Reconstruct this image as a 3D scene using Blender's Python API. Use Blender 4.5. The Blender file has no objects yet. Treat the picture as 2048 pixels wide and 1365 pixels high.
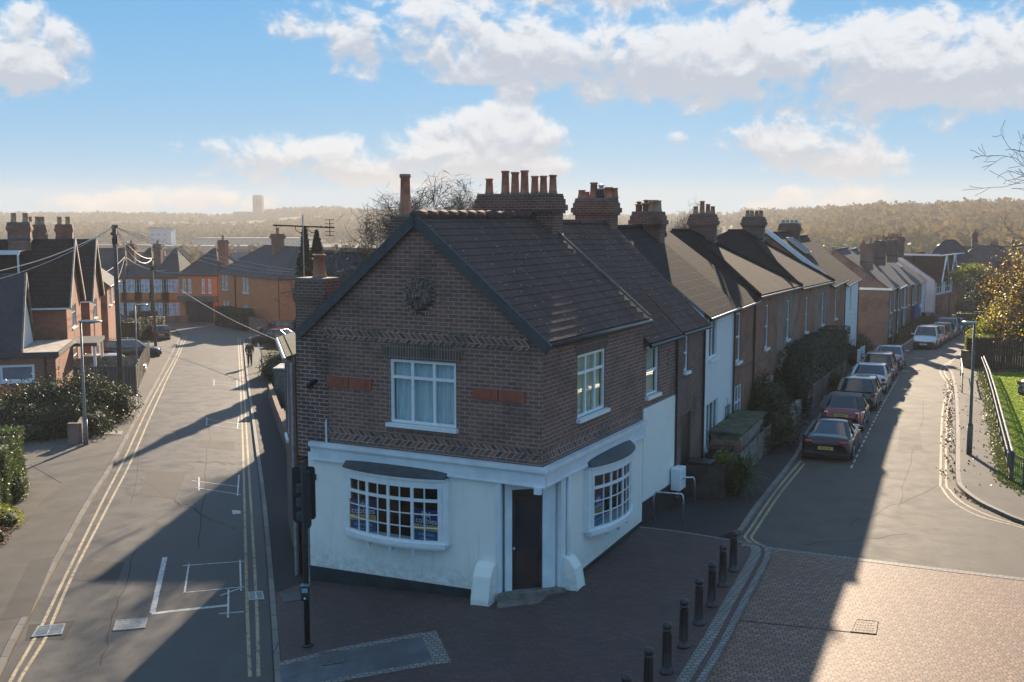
import bpy, bmesh, math, random
import numpy as np
from mathutils import Vector, Matrix
random.seed(7)
R = math.radians
C = bpy.context.scene.collection
SC = bpy.context.scene

# ---------------------------------------------------------------- camera, sky, sun, exposure
CAM_H, PITCH, FPX = 8.5, R(6.51), 2150.0
cam_d = bpy.data.cameras.new('camera')
cam_d.sensor_width = 36.0
cam_d.lens = 36.0 * FPX / 2048.0
cam_d.clip_start = 0.1
cam_d.clip_end = 20000
cam = bpy.data.objects.new('camera', cam_d)
C.objects.link(cam)
cam.location = (0, 0, CAM_H)
cam.rotation_euler = (math.pi / 2 - PITCH, 0, 0)
SC.camera = cam
SC.view_settings.view_transform = 'Standard'
SC.view_settings.look = 'None'
SC.view_settings.gamma = 1
SC.view_settings.exposure = 1.48
SUN_AZ, SUN_EL = R(5.0), R(18.0)
sun_d = bpy.data.lights.new('sun', 'SUN')
sun_d.energy = 5.0
sun_d.angle = R(0.6)
sun_d.color = (1.0, 0.80, 0.58)
sun = bpy.data.objects.new('sun', sun_d)
C.objects.link(sun)
sv = Vector((math.sin(SUN_AZ) * math.cos(SUN_EL), math.cos(SUN_AZ) * math.cos(SUN_EL), math.sin(SUN_EL)))
sun.rotation_euler = sv.to_track_quat('Z', 'Y').to_euler()
sun.location = (0, 60, 60)
SC.cycles.max_bounces = 6
SC.cycles.diffuse_bounces = 3
SC.cycles.glossy_bounces = 3
SC.cycles.transmission_bounces = 4
SC.cycles.transparent_max_bounces = 12
SC.cycles.volume_bounces = 0
SC.cycles.caustics_reflective = False
SC.cycles.caustics_refractive = False
SC.cycles.sample_clamp_indirect = 6
SC.cycles.use_denoising = True


def ray(px, py):
    x = (px - 1024.0) / FPX
    y = -(py - 682.5) / FPX
    return Vector((x, math.cos(PITCH) + y * math.sin(PITCH), -math.sin(PITCH) + y * math.cos(PITCH)))


# world: Nishita sky under procedural clouds laid out by compass direction
world = bpy.data.worlds.new("World")
SC.world = world
world.use_nodes = True
WT = world.node_tree
WT.nodes.clear()


class NT:
    """small node tree helper"""
    def __init__(s, t): s.t = t
    def n(s, kind, **kw):
        nd = s.t.nodes.new(kind)
        for k, v in kw.items(): setattr(nd, k, v)
        return nd
    def put(s, sock, v):
        if isinstance(v, bpy.types.NodeSocket): s.t.links.new(v, sock)
        elif v is not None:
            if sock.type == 'RGBA' and len(v) == 3: v = (*v, 1)
            sock.default_value = v
    def math(s, op, a, b=None, c=None, clamp=False):
        nd = s.n('ShaderNodeMath', operation=op, use_clamp=clamp)
        s.put(nd.inputs[0], a)
        if b is not None: s.put(nd.inputs[1], b)
        if c is not None: s.put(nd.inputs[2], c)
        return nd.outputs[0]
    def mix(s, fac, a, b, blend='MIX'):
        nd = s.n('ShaderNodeMix', data_type='RGBA', blend_type=blend)
        s.put(nd.inputs[0], fac); s.put(nd.inputs[6], a); s.put(nd.inputs[7], b)
        return nd.outputs[2]
    def ramp(s, fac, lo, hi, smooth=True, a=0.0, b=1.0):
        nd = s.n('ShaderNodeMapRange', interpolation_type='SMOOTHSTEP' if smooth else 'LINEAR')
        s.put(nd.inputs[0], fac); nd.inputs[1].default_value = lo; nd.inputs[2].default_value = hi
        nd.inputs[3].default_value = a; nd.inputs[4].default_value = b
        return nd.outputs[0]
    def noise(s, vec, scale, detail=4, rough=0.55, dist=0.0):
        nd = s.n('ShaderNodeTexNoise')
        if vec is not None: s.put(nd.inputs['Vector'], vec)
        nd.inputs['Scale'].default_value = scale; nd.inputs['Detail'].default_value = detail
        nd.inputs['Roughness'].default_value = rough; nd.inputs['Distortion'].default_value = dist
        return nd.outputs['Fac']


def build_sky():
    N = NT(WT)
    sky = N.n('ShaderNodeTexSky', sky_type='NISHITA', sun_disc=False)
    sky.sun_elevation = SUN_EL
    sky.sun_rotation = SUN_AZ
    sky.altitude = 60
    sky.air_density = 1.0; sky.dust_density = 0.6; sky.ozone_density = 2.0
    geo = N.n('ShaderNodeTexCoord')
    sep = N.n('ShaderNodeSeparateXYZ'); N.put(sep.inputs[0], geo.outputs['Generated'])
    x, y, z = sep.outputs
    az = N.math('MULTIPLY', N.math('ARCTAN2', x, y), 57.2958)
    el = N.math('MULTIPLY', N.math('ARCSINE', z), 57.2958)
    # blue of the upper air, paler toward the horizon
    t = N.ramp(el, 0.0, 13.0, False)
    blue = N.mix(t, (0.23, 0.55, 0.83), (0.085, 0.40, 0.79))
    t2 = N.ramp(el, 13.0, 80.0, False)
    blue = N.mix(t2, blue, (0.12, 0.30, 0.60))
    nish = N.mix(1.0, sky.outputs[0], (SKY_S, SKY_S, SKY_S), 'MULTIPLY')
    base = N.mix(0.04, blue, nish)
    comb = N.n('ShaderNodeCombineXYZ')
    N.put(comb.inputs[0], N.math('MULTIPLY', az, 0.75)); N.put(comb.inputs[1], el); comb.inputs[2].default_value = 3.1
    nz = N.noise(comb.outputs[0], 0.50, 9, 0.60, 0.25)
    nz_up = None
    comb2 = N.n('ShaderNodeCombineXYZ')
    N.put(comb2.inputs[0], N.math('MULTIPLY', az, 0.75)); N.put(comb2.inputs[1], N.math('ADD', el, 0.55)); comb2.inputs[2].default_value = 3.1
    nz_up = N.noise(comb2.outputs[0], 0.50, 5, 0.6, 0.25)
    # clouds: (picture x, y of centre, half width, half height, strength)
    blobs = [(30, 105, 100, 75, 1.0), (720, 60, 170, 42, .72), (1000, 100, 300, 66, .95), (1400, 120, 360, 80, 1.0), (1850, 130, 330, 100, 1.0),
             (1250, 0, 560, 50, .8), (1050, 185, 75, 20, .55), (980, 285, 150, 68, 1.15), (640, 312, 190, 48, .95), (760, 338, 320, 38, .9), (470, 305, 130, 26, .6),
             (340, 395, 110, 28, .85), (220, 408, 110, 20, .6), (560, 405, 120, 20, .55), (1560, 290, 110, 40, 1.0), (1680, 312, 120, 42, .95),
             (1680, 392, 100, 24, .9), (1600, 415, 120, 14, .5), (1335, 285, 45, 20, .5), (1180, 385, 160, 18, .4)]
    tot = None; low = None
    for cx, cy, rx, ry, st in blobs:
        d = ray(cx, cy); d.normalize()
        ca = math.degrees(math.atan2(d.x, d.y)); ce = math.degrees(math.asin(d.z))
        ra = math.degrees(rx / FPX); re = math.degrees(ry / FPX)
        da = N.math('DIVIDE', N.math('SUBTRACT', az, ca), ra)
        de = N.math('DIVIDE', N.math('SUBTRACT', el, ce), re)
        r2 = N.math('ADD', N.math('MULTIPLY', da, da), N.math('MULTIPLY', de, de))
        m = N.math('MULTIPLY', N.math('SUBTRACT', 1.0, N.math('MULTIPLY', r2, 0.42)), st)
        m = N.math('MAXIMUM', m, 0.0)
        g = N.math('MULTIPLY', m, de)
        if tot is None: tot, low = m, g
        else:
            tot = N.math('SMOOTH_MAX', tot, m, 0.25)
            low = N.math('ADD', low, g)
    # a broken cloud field over the rest of the dome (behind and above the viewer)
    rest = N.ramp(el, 17.0, 24.0)
    n3 = N.noise(geo.outputs['Generated'], 2.2, 5, 0.6)
    tot = N.math('MAXIMUM', tot, N.math('MULTIPLY', rest, N.ramp(n3, 0.45, 0.62, True, 0.0, 0.9)))
    dens = N.math('ADD', N.math('MULTIPLY', tot, 0.60), N.math('MULTIPLY', N.math('MULTIPLY', N.math('SUBTRACT', nz, 0.5), 1.6), N.ramp(tot, 0.0, 0.4)))
    cov = N.math('MULTIPLY', N.ramp(dens, 0.21, 0.50), 0.95)
    thick = N.ramp(dens, 0.30, 0.75)
    topl = N.ramp(N.math('ADD', N.math('MULTIPLY', low, 0.7), N.math('MULTIPLY', N.math('SUBTRACT', nz, nz_up), 3.2)), -0.35, 0.5)
    lit = N.math('MULTIPLY', topl, N.math('SUBTRACT', 1.0, N.math('MULTIPLY', thick, 0.25)))
    ccol = N.mix(lit, (0.50, 0.56, 0.66), (0.86, 0.89, 0.93))
    warm = N.ramp(el, 0.0, 4.0)
    ccol = N.mix(warm, N.mix(0.5, ccol, (0.72, 0.68, 0.64)), ccol)
    fin = N.mix(cov, base, ccol)
    # pale warm band at the horizon
    hz = N.ramp(el, -1.0, 3.0, True, 0.14, 0.0)
    fin = N.mix(hz, fin, (0.68, 0.66, 0.64))
    bg = N.n('ShaderNodeBackground'); N.put(bg.inputs[0], fin); bg.inputs[1].default_value = 0.37
    out = N.n('ShaderNodeOutputWorld'); N.t.links.new(bg.outputs[0], out.inputs[0])


SKY_S = 0.1
build_sky()

# ---------------------------------------------------------------- ground heights
def smooth(a, b, t):
    t = min(1, max(0, (t - a) / (b - a)))
    return t * t * (3 - 2 * t)


def zt(X, Y):
    """lie of the land: level at the corner, falling gently down both streets, valley and hills beyond"""
    t = Y - 45.0
    if t < -10: zz = 0.0
    elif t < 10: zz = -0.04 * (t + 10) ** 2 / 40
    else: zz = -0.04 * t
    if Y > 250: zz = -8.2 - 5.0 * smooth(250, 600, Y)
    zz += 0.075 * (min(max(X, -6.0), 3.5) - 3.5)
    return zz


def ridge_shape(az):
    """(distance, height) of the skyline hills by bearing in degrees"""
    K = [(-60, 1900, 8), (-27, 1900, 7), (-22, 1900, 6), (-14, 1900, 3), (-12.3, 1900, 15), (-9, 1900, 17), (-5, 1900, 9), (4, 1900, 4), (10, 1700, 8), (14, 1300, 5), (18, 1000, 7), (26, 900, 10), (60, 900, 12)]
    for (a0, d0, h0), (a1, d1, h1) in zip(K, K[1:]):
        if a0 <= az <= a1:
            q = (az - a0) / (a1 - a0)
            return d0 + (d1 - d0) * q, h0 + (h1 - h0) * q
    return 1900, 12


def zg(X, Y):
    z = zt(X, Y)
    r = math.hypot(X, Y)
    if r > 260 and Y > 0:
        D, hh = ridge_shape(math.degrees(math.atan2(X, Y)))
        k = smooth(D * 0.42, D, r)
        z = z * (1 - k) + hh * k
        z += 2.0 * k * math.sin(X * 0.011) * math.cos(Y * 0.006 + X * .004)
    return z


def G(px, py, h=0.0):
    """the point of the ground seen at a picture position"""
    d = ray(px, py)
    f = lambda t: CAM_H + d.z * t - zg(d.x * t, d.y * t) - h
    t = 2.0
    while f(t) > 0 and t < 4000: t *= 1.01
    lo, hi = t / 1.01, t
    for _ in range(30):
        m = (lo + hi) / 2
        if f(m) > 0: lo = m
        else: hi = m
    return Vector((d.x * lo, d.y * lo, CAM_H + d.z * lo))


def AT(px, py, Y):
    d = ray(px, py); t = Y / d.y
    return Vector((d.x * t, Y, CAM_H + d.z * t))


# ---------------------------------------------------------------- object helpers
def tag(o, label=None, cat=None, group=None, kind=None):
    if label: o['label'] = label
    if cat: o['category'] = cat
    if group: o['group'] = group
    if kind: o['kind'] = kind
    return o


def empty(name, loc=(0, 0, 0), rz=0.0, label=None, cat=None, group=None):
    o = bpy.data.objects.new(name, None)
    o.empty_display_size = 0.2
    C.objects.link(o); o.location = loc; o.rotation_euler = (0, 0, rz)
    return tag(o, label, cat, group)


def copy_tree(o, parent=None):
    c = o.copy(); C.objects.link(c); c.parent = parent
    for ch in o.children: copy_tree(ch, c)
    return c


class MB:
    def __init__(s, T=None): s.v = []; s.f = []; s.m = []; s.T = T
    def pt(s, p):
        p = Vector(p)
        if s.T is not None: p = s.T @ p
        s.v.append(tuple(p)); return len(s.v) - 1
    def face(s, pts, mi=0):
        s.f.append([s.pt(p) for p in pts]); s.m.append(mi)
    def box(s, x0, x1, y0, y1, z0, z1, mi=0, taper=0.0):
        a = [(x0, y0, z0), (x1, y0, z0), (x1, y1, z0), (x0, y1, z0)]
        t = taper
        b = [(x0 + t, y0 + t, z1), (x1 - t, y0 + t, z1), (x1 - t, y1 - t, z1), (x0 + t, y1 - t, z1)]
        i = [s.pt(p) for p in a + b]
        for q in ((3, 2, 1, 0), (4, 5, 6, 7), (0, 1, 5, 4), (1, 2, 6, 5), (2, 3, 7, 6), (3, 0, 4, 7)):
            s.f.append([i[k] for k in q]); s.m.append(mi)
    def obox(s, O, u, n, s0, s1, d0, d1, z0, z1, mi=0):
        """box along direction u from O (2D), outward d along n"""
        def P(a, d, z): return (O[0] + u[0] * a + n[0] * d, O[1] + u[1] * a + n[1] * d, z)
        c = [P(s0, d0, z0), P(s1, d0, z0), P(s1, d1, z0), P(s0, d1, z0), P(s0, d0, z1), P(s1, d0, z1), P(s1, d1, z1), P(s0, d1, z1)]
        i = [s.pt(p) for p in c]
        for q in ((3, 2, 1, 0), (4, 5, 6, 7), (0, 1, 5, 4), (1, 2, 6, 5), (2, 3, 7, 6), (3, 0, 4, 7)):
            s.f.append([i[k] for k in q]); s.m.append(mi)
    def bar(s, p, q, w, h=None, mi=0, up=(0, 0, 1)):
        """rectangular bar between two points"""
        h = h or w
        p, q = Vector(p), Vector(q); d = (q - p).normalized()
        x = d.cross(Vector(up))
        if x.length < 1e-4: x = Vector((1, 0, 0))
        x.normalize(); y = x.cross(d)
        r = []
        for e in (p, q):
            for a, b in ((-1, -1), (1, -1), (1, 1), (-1, 1)): r.append(e + x * a * w / 2 + y * b * h / 2)
        i = [s.pt(k) for k in r]
        for k in ((3, 2, 1, 0), (4, 5, 6, 7), (0, 1, 5, 4), (1, 2, 6, 5), (2, 3, 7, 6), (3, 0, 4, 7)):
            s.f.append([i[j] for j in k]); s.m.append(mi)
    def tube(s, pts, rad, n=8, mi=0, cap=True):
        pts = [Vector(p) for p in pts]
        if not isinstance(rad, (list, tuple)): rad = [rad] * len(pts)
        rings = []
        for k, p in enumerate(pts):
            d = (pts[min(k + 1, len(pts) - 1)] - pts[max(k - 1, 0)])
            if d.length < 1e-6: d = Vector((0, 0, 1))
            d.normalize()
            a = Vector((0, 0, 1)) if abs(d.z) < 0.9 else Vector((1, 0, 0))
            x = d.cross(a).normalized(); y = d.cross(x)
            rings.append([s.pt(p + (x * math.cos(t) + y * math.sin(t)) * rad[k]) for t in [2 * math.pi * j / n for j in range(n)]])
        for A, B in zip(rings, rings[1:]):
            for j in range(n):
                s.f.append([A[j], A[(j + 1) % n], B[(j + 1) % n], B[j]]); s.m.append(mi)
        if cap:
            s.f.append(rings[0][::-1]); s.m.append(mi); s.f.append(rings[-1]); s.m.append(mi)
    def lathe(s, prof, c=(0, 0, 0), n=16, mi=0, ax='z'):
        """profile of (radius, height)"""
        rings = []
        for r, h in prof:
            ring = []
            for j in range(n):
                t = 2 * math.pi * j / n; a, b = r * math.cos(t), r * math.sin(t)
                p = (a, b, h) if ax == 'z' else ((h, a, b) if ax == 'x' else (a, h, b))
                ring.append(s.pt((p[0] + c[0], p[1] + c[1], p[2] + c[2])))
            rings.append(ring)
        for A, B in zip(rings, rings[1:]):
            for j in range(n):
                s.f.append([A[j], A[(j + 1) % n], B[(j + 1) % n], B[j]]); s.m.append(mi)
        s.f.append(rings[0][::-1]); s.m.append(mi); s.f.append(rings[-1]); s.m.append(mi)
    def build(s, name, mats, parent=None, smooth=False, world=False, bevel=0.0, kind=None, sub=0):
        """parent: the mesh is in the parent's space unless world=True"""
        me = bpy.data.meshes.new(name)
        me.from_pydata(s.v, [], s.f)
        if not isinstance(mats, (list, tuple)): mats = [mats]
        for m in mats: me.materials.append(m)
        if len(mats) > 1: me.polygons.foreach_set('material_index', s.m)
        if smooth: me.polygons.foreach_set('use_smooth', [True] * len(me.polygons))
        me.update()
        box_uv(me)
        o = bpy.data.objects.new(name, me); C.objects.link(o)
        if parent is not None:
            o.parent = parent
            if world: o.matrix_parent_inverse = parent_matrix(parent).inverted()
        if bevel:
            b = o.modifiers.new('bevel', 'BEVEL'); b.width = bevel; b.segments = 2; b.limit_method = 'ANGLE'
        if sub:
            b = o.modifiers.new('sub', 'SUBSURF'); b.levels = sub; b.render_levels = sub
        if kind: o['kind'] = kind
        return o


def parent_matrix(o):
    m = Matrix.LocRotScale(o.location, o.rotation_euler, o.scale)
    if o.parent: m = parent_matrix(o.parent) @ o.matrix_parent_inverse @ m
    return m


def box_uv(me):
    """metre-scaled UVs along each face: u level, v up the face"""
    n = len(me.loops)
    if n == 0: return
    uvl = me.uv_layers.new(name='uv')
    co = np.empty(len(me.vertices) * 3); me.vertices.foreach_get('co', co); co = co.reshape(-1, 3)
    li = np.empty(n, dtype=np.int32); me.loops.foreach_get('vertex_index', li)
    nf = len(me.polygons)
    no = np.empty(nf * 3); me.polygons.foreach_get('normal', no); no = no.reshape(-1, 3)
    tot = np.empty(nf, dtype=np.int32); me.polygons.foreach_get('loop_total', tot)
    nl = np.repeat(no, tot, axis=0)
    h = np.hypot(nl[:, 0], nl[:, 1])
    flat = h < 0.12
    hs = np.where(flat, 1, h)
    t = np.stack([-nl[:, 1] / hs, nl[:, 0] / hs, np.zeros(n)], 1)
    b = np.cross(nl, t)
    t[flat] = (1, 0, 0); b[flat] = (0, 1, 0)
    p = co[li]
    uv = np.stack([(p * t).sum(1), (p * b).sum(1)], 1)
    uvl.data.foreach_set('uv', uv.ravel())


def sheet(name, poly, h, mat, label=None, kind='structure', step=1.5, parent=None, cat=None, th=0.0, grp=None, far=False):
    """flat area laid on the ground: polygon of (x, y)"""
    bm = bmesh.new()
    vs = [bm.verts.new((p[0], p[1], 0)) for p in poly]
    f = bm.faces.new(vs); bm.normal_update()
    if f.normal.z < 0: f.normal_flip()
    bmesh.ops.triangulate(bm, faces=bm.faces[:])
    xs = [p[0] for p in poly]; ys = [p[1] for p in poly]
    def cut(co, no):
        bmesh.ops.bisect_plane(bm, geom=bm.verts[:] + bm.edges[:] + bm.faces[:], plane_co=co, plane_no=no)
    for X in (-6.0, 3.5):
        if min(xs) < X < max(xs): cut((X, 0, 0), (1, 0, 0))
    yy = [y for y in [-10, 0, 10, 20, 30] + [35 + k * 2.0 for k in range(11)] + [60 + 8 * k for k in range(40)] if min(ys) < y < max(ys)]
    for y in yy: cut((0, y, 0), (0, 1, 0))
    if th:
        r = bmesh.ops.extrude_face_region(bm, geom=bm.faces[:])
        vv = [e for e in r['geom'] if isinstance(e, bmesh.types.BMVert)]
        low = set(bm.verts) - set(vv)
        for v in vv: v.co.z = 0
        for v in low: v.co.z = -th
        bmesh.ops.recalc_face_normals(bm, faces=bm.faces[:])
    for v in bm.verts: v.co.z += zt(v.co.x, v.co.y) + h
    me = bpy.data.meshes.new(name); bm.to_mesh(me); bm.free()
    me.materials.append(mat); box_uv(me)
    o = bpy.data.objects.new(name, me); C.objects.link(o)
    if kind and not parent: o['kind'] = kind
    if label: o['label'] = label
    if cat: o['category'] = cat
    if grp: o['group'] = grp
    if parent is not None:
        o.parent = parent; o.matrix_parent_inverse = parent_matrix(parent).inverted()
    return o


def strip(name, path, w, h, mat, th=0.0, **kw):
    """band of width w along a polyline of (x, y)"""
    P = [Vector((p[0], p[1])) for p in path]
    L, Rr = [], []
    for k, p in enumerate(P):
        d = (P[min(k + 1, len(P) - 1)] - P[max(k - 1, 0)]).normalized()
        n = Vector((-d.y, d.x))
        L.append(p + n * w / 2); Rr.append(p - n * w / 2)
    return sheet(name, [tuple(q) for q in L + Rr[::-1]], h, mat, th=th, **kw)


def dense(path, k=6):
    """Catmull-Rom through points"""
    P = [Vector((p[0], p[1])) for p in path]
    P = [P[0] * 2 - P[1]] + P + [P[-1] * 2 - P[-2]]
    out = []
    for i in range(1, len(P) - 2):
        for j in range(k):
            t = j / k
            out.append(0.5 * ((2 * P[i]) + (P[i + 1] - P[i - 1]) * t + (2 * P[i - 1] - 5 * P[i] + 4 * P[i + 1] - P[i + 2]) * t * t + (-P[i - 1] + 3 * P[i] - 3 * P[i + 1] + P[i + 2]) * t ** 3))
    out.append(P[-2])
    return [(p.x, p.y) for p in out]


def offset(path, w):
    P = [Vector((p[0], p[1])) for p in path]
    out = []
    for k, p in enumerate(P):
        d = (P[min(k + 1, len(P) - 1)] - P[max(k - 1, 0)]).normalized()
        out.append((p.x - d.y * w, p.y + d.x * w))
    return out


def GP(pts, h=0.0):
    return [tuple(G(x, y, h))[:2] for x, y in pts]
# ---------------------------------------------------------------- materials
def new_mat(name):
    m = bpy.data.materials.new(name); m.use_nodes = True
    t = m.node_tree; t.nodes.clear()
    N = NT(t)
    out = N.n('ShaderNodeOutputMaterial')
    b = N.n('ShaderNodeBsdfPrincipled')
    t.links.new(b.outputs[0], out.inputs[0])
    return m, N, b, out


def plain(name, col, rough=0.6, metal=0.0, var=0.15, scale=6.0, spec=0.5, coat=0.0, emit=None):
    m, N, b, out = new_mat(name)
    tc = N.n('ShaderNodeTexCoord')
    f = N.noise(tc.outputs['Object'], scale, 5)
    c0 = tuple(c * (1 - var) for c in col); c1 = tuple(min(1, c * (1 + var)) for c in col)
    N.put(b.inputs['Base Color'], N.mix(N.ramp(f, 0.3, 0.7), c0, c1))
    N.put(b.inputs['Roughness'], N.ramp(f, 0.2, 0.8, False, max(0.02, rough - 0.06), min(1, rough + 0.06)))
    b.inputs['Metallic'].default_value = metal
    b.inputs['Specular IOR Level'].default_value = spec
    if coat: b.inputs['Coat Weight'].default_value = coat; b.inputs['Coat Roughness'].default_value = 0.04
    return m


def uvnode(N):
    return N.n('ShaderNodeUVMap', uv_map='uv').outputs[0]


def brick(name, c1, c2, mortar, w=0.225, h=0.075, ms=0.011, stain=(0.04, 0.035, 0.035), stain_amt=0.5, bump=0.35, mfade=0.0, offs=0.5):
    m, N, b, out = new_mat(name)
    uv = uvnode(N)
    wob = N.n('ShaderNodeVectorMath', operation='ADD')
    N.put(wob.inputs[0], uv)
    nn = N.n('ShaderNodeTexNoise'); N.put(nn.inputs['Vector'], uv); nn.inputs['Scale'].default_value = 3.0
    sc = N.n('ShaderNodeVectorMath', operation='SCALE'); N.put(sc.inputs[0], nn.outputs['Color']); sc.inputs['Scale'].default_value = 0.008
    N.put(wob.inputs[1], sc.outputs[0])
    bt = N.n('ShaderNodeTexBrick'); N.put(bt.inputs['Vector'], wob.outputs[0])
    bt.inputs['Scale'].default_value = 1.0
    bt.inputs['Brick Width'].default_value = w; bt.inputs['Row Height'].default_value = h
    bt.inputs['Mortar Size'].default_value = ms; bt.inputs['Mortar Smooth'].default_value = 0.25
    bt.offset = offs
    bt.inputs['Color1'].default_value = (*c1, 1); bt.inputs['Color2'].default_value = (*c2, 1)
    bt.inputs['Mortar'].default_value = (*mortar, 1)
    big = N.noise(uv, 0.9, 6, 0.65)
    mid = N.noise(uv, 5.0, 4, 0.6)
    col = N.mix(N.math('MULTIPLY', N.ramp(big, 0.45, 0.68), stain_amt), bt.outputs['Color'], stain)
    col = N.mix(N.math('MULTIPLY', N.ramp(mid, 0.55, 0.75), 0.25), col, mortar)
    N.put(b.inputs['Base Color'], col)
    b.inputs['Roughness'].default_value = 0.85
    b.inputs['Specular IOR Level'].default_value = 0.25
    bp = N.n('ShaderNodeBump'); bp.inputs['Strength'].default_value = bump; bp.inputs['Distance'].default_value = 0.01
    N.put(bp.inputs['Height'], N.math('ADD', N.math('SUBTRACT', 1.0, bt.outputs['Fac']), N.math('MULTIPLY', mid, 0.3)))
    N.put(b.inputs['Normal'], bp.outputs[0])
    return m


def herring(name, ca, cb, mortar, p=0.10, band=0.30):
    """diagonal chevron brick courses"""
    m, N, b, out = new_mat(name)
    sep = N.n('ShaderNodeSeparateXYZ'); N.put(sep.inputs[0], uvnode(N))
    u, v = sep.outputs[0], sep.outputs[1]
    tri = N.math('PINGPONG', v, band / 2)
    d = N.math('ADD', u, N.math('MULTIPLY', tri, 1.0))
    fr = N.math('FRACT', N.math('DIVIDE', d, p))
    line = N.math('ABSOLUTE', N.math('SUBTRACT', fr, 0.5))
    mort = N.ramp(line, 0.36, 0.44)
    rowm = N.ramp(N.math('ABSOLUTE', N.math('SUBTRACT', N.math('FRACT', N.math('DIVIDE', v, band / 2)), 0.5)), 0.43, 0.47)
    idx = N.math('ADD', N.math('FLOOR', N.math('DIVIDE', d, p)), N.math('MULTIPLY', N.math('FLOOR', N.math('DIVIDE', v, band / 2)), 1.0))
    wn = N.n('ShaderNodeTexWhiteNoise', noise_dimensions='1D'); N.put(wn.inputs['W'], idx)
    alt = N.math('MODULO', N.math('ABSOLUTE', idx), 2.0)
    f = N.math('ADD', N.math('MULTIPLY', alt, 0.6), N.math('MULTIPLY', wn.outputs[0], 0.4))
    col = N.mix(f, ca, cb)
    col = N.mix(N.math('MAXIMUM', mort, rowm), col, mortar)
    big = N.noise(uvnode(N), 1.2, 5)
    col = N.mix(N.ramp(big, 0.42, 0.7, True, 0, 0.6), col, (0.05, 0.045, 0.04))
    N.put(b.inputs['Base Color'], col); b.inputs['Roughness'].default_value = 0.85
    bp = N.n('ShaderNodeBump'); bp.inputs['Strength'].default_value = 0.5; bp.inputs['Distance'].default_value = 0.015
    N.put(bp.inputs['Height'], N.math('SUBTRACT', 1.0, N.math('MAXIMUM', mort, rowm))); N.put(b.inputs['Normal'], bp.outputs[0])
    return m


def tiles(name, c1, c2, w=0.30, h=0.33, lichen=0.0, gap=0.02, rough=0.9, gapcol=None, spec=0.1):
    m, N, b, out = new_mat(name)
    uv = uvnode(N)
    bt = N.n('ShaderNodeTexBrick'); N.put(bt.inputs['Vector'], uv)
    bt.inputs['Scale'].default_value = 1.0; bt.inputs['Brick Width'].default_value = w; bt.inputs['Row Height'].default_value = h
    bt.inputs['Mortar Size'].default_value = gap; bt.inputs['Mortar Smooth'].default_value = 0.3
    bt.inputs['Color1'].default_value = (*c1, 1); bt.inputs['Color2'].default_value = (*c2, 1)
    g = gapcol or tuple(c * 0.35 for c in c1)
    bt.inputs['Mortar'].default_value = (*g, 1)
    big = N.noise(uv, 0.7, 6, 0.7)
    col = N.mix(N.ramp(big, 0.4, 0.7, True, 0, 0.5), bt.outputs['Color'], tuple(c * 1.7 for c in c2))
    if lichen:
        mp = N.n('ShaderNodeMapping'); N.put(mp.inputs[0], uv); mp.inputs['Scale'].default_value = (1.0, 2.8, 1); mp.inputs['Rotation'].default_value = (0, 0, .3)
        vo = N.n('ShaderNodeTexVoronoi', feature='F1'); N.put(vo.inputs['Vector'], mp.outputs[0]); vo.inputs['Scale'].default_value = 2.6
        sp = N.math('MULTIPLY', N.ramp(vo.outputs['Distance'], 0.06, 0.16, True, 1, 0), N.ramp(N.noise(uv, 1.6, 5, 0.7), 0.34, 0.50))
        sm = N.ramp(N.noise(mp.outputs[0], 9, 3, 0.8), 0.63, 0.70)
        col = N.mix(N.math('MULTIPLY', N.math('MAXIMUM', sp, N.math('MULTIPLY', sm, 0.5)), lichen), col, (0.42, 0.41, 0.38))
        moss = N.ramp(N.noise(uv, 2.3, 6, 0.7), 0.58, 0.72, True, 0, 0.6)
        col = N.mix(moss, col, (0.035, 0.035, 0.02))
    N.put(b.inputs['Base Color'], col)
    b.inputs['Roughness'].default_value = rough
    b.inputs['Specular IOR Level'].default_value = spec
    bp = N.n('ShaderNodeBump'); bp.inputs['Strength'].default_value = 0.5; bp.inputs['Distance'].default_value = 0.02
    N.put(bp.inputs['Height'], N.math('SUBTRACT', N.math('MULTIPLY', N.noise(uv, 12, 3), 0.4), bt.outputs['Fac'])); N.put(b.inputs['Normal'], bp.outputs[0])
    return m


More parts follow.
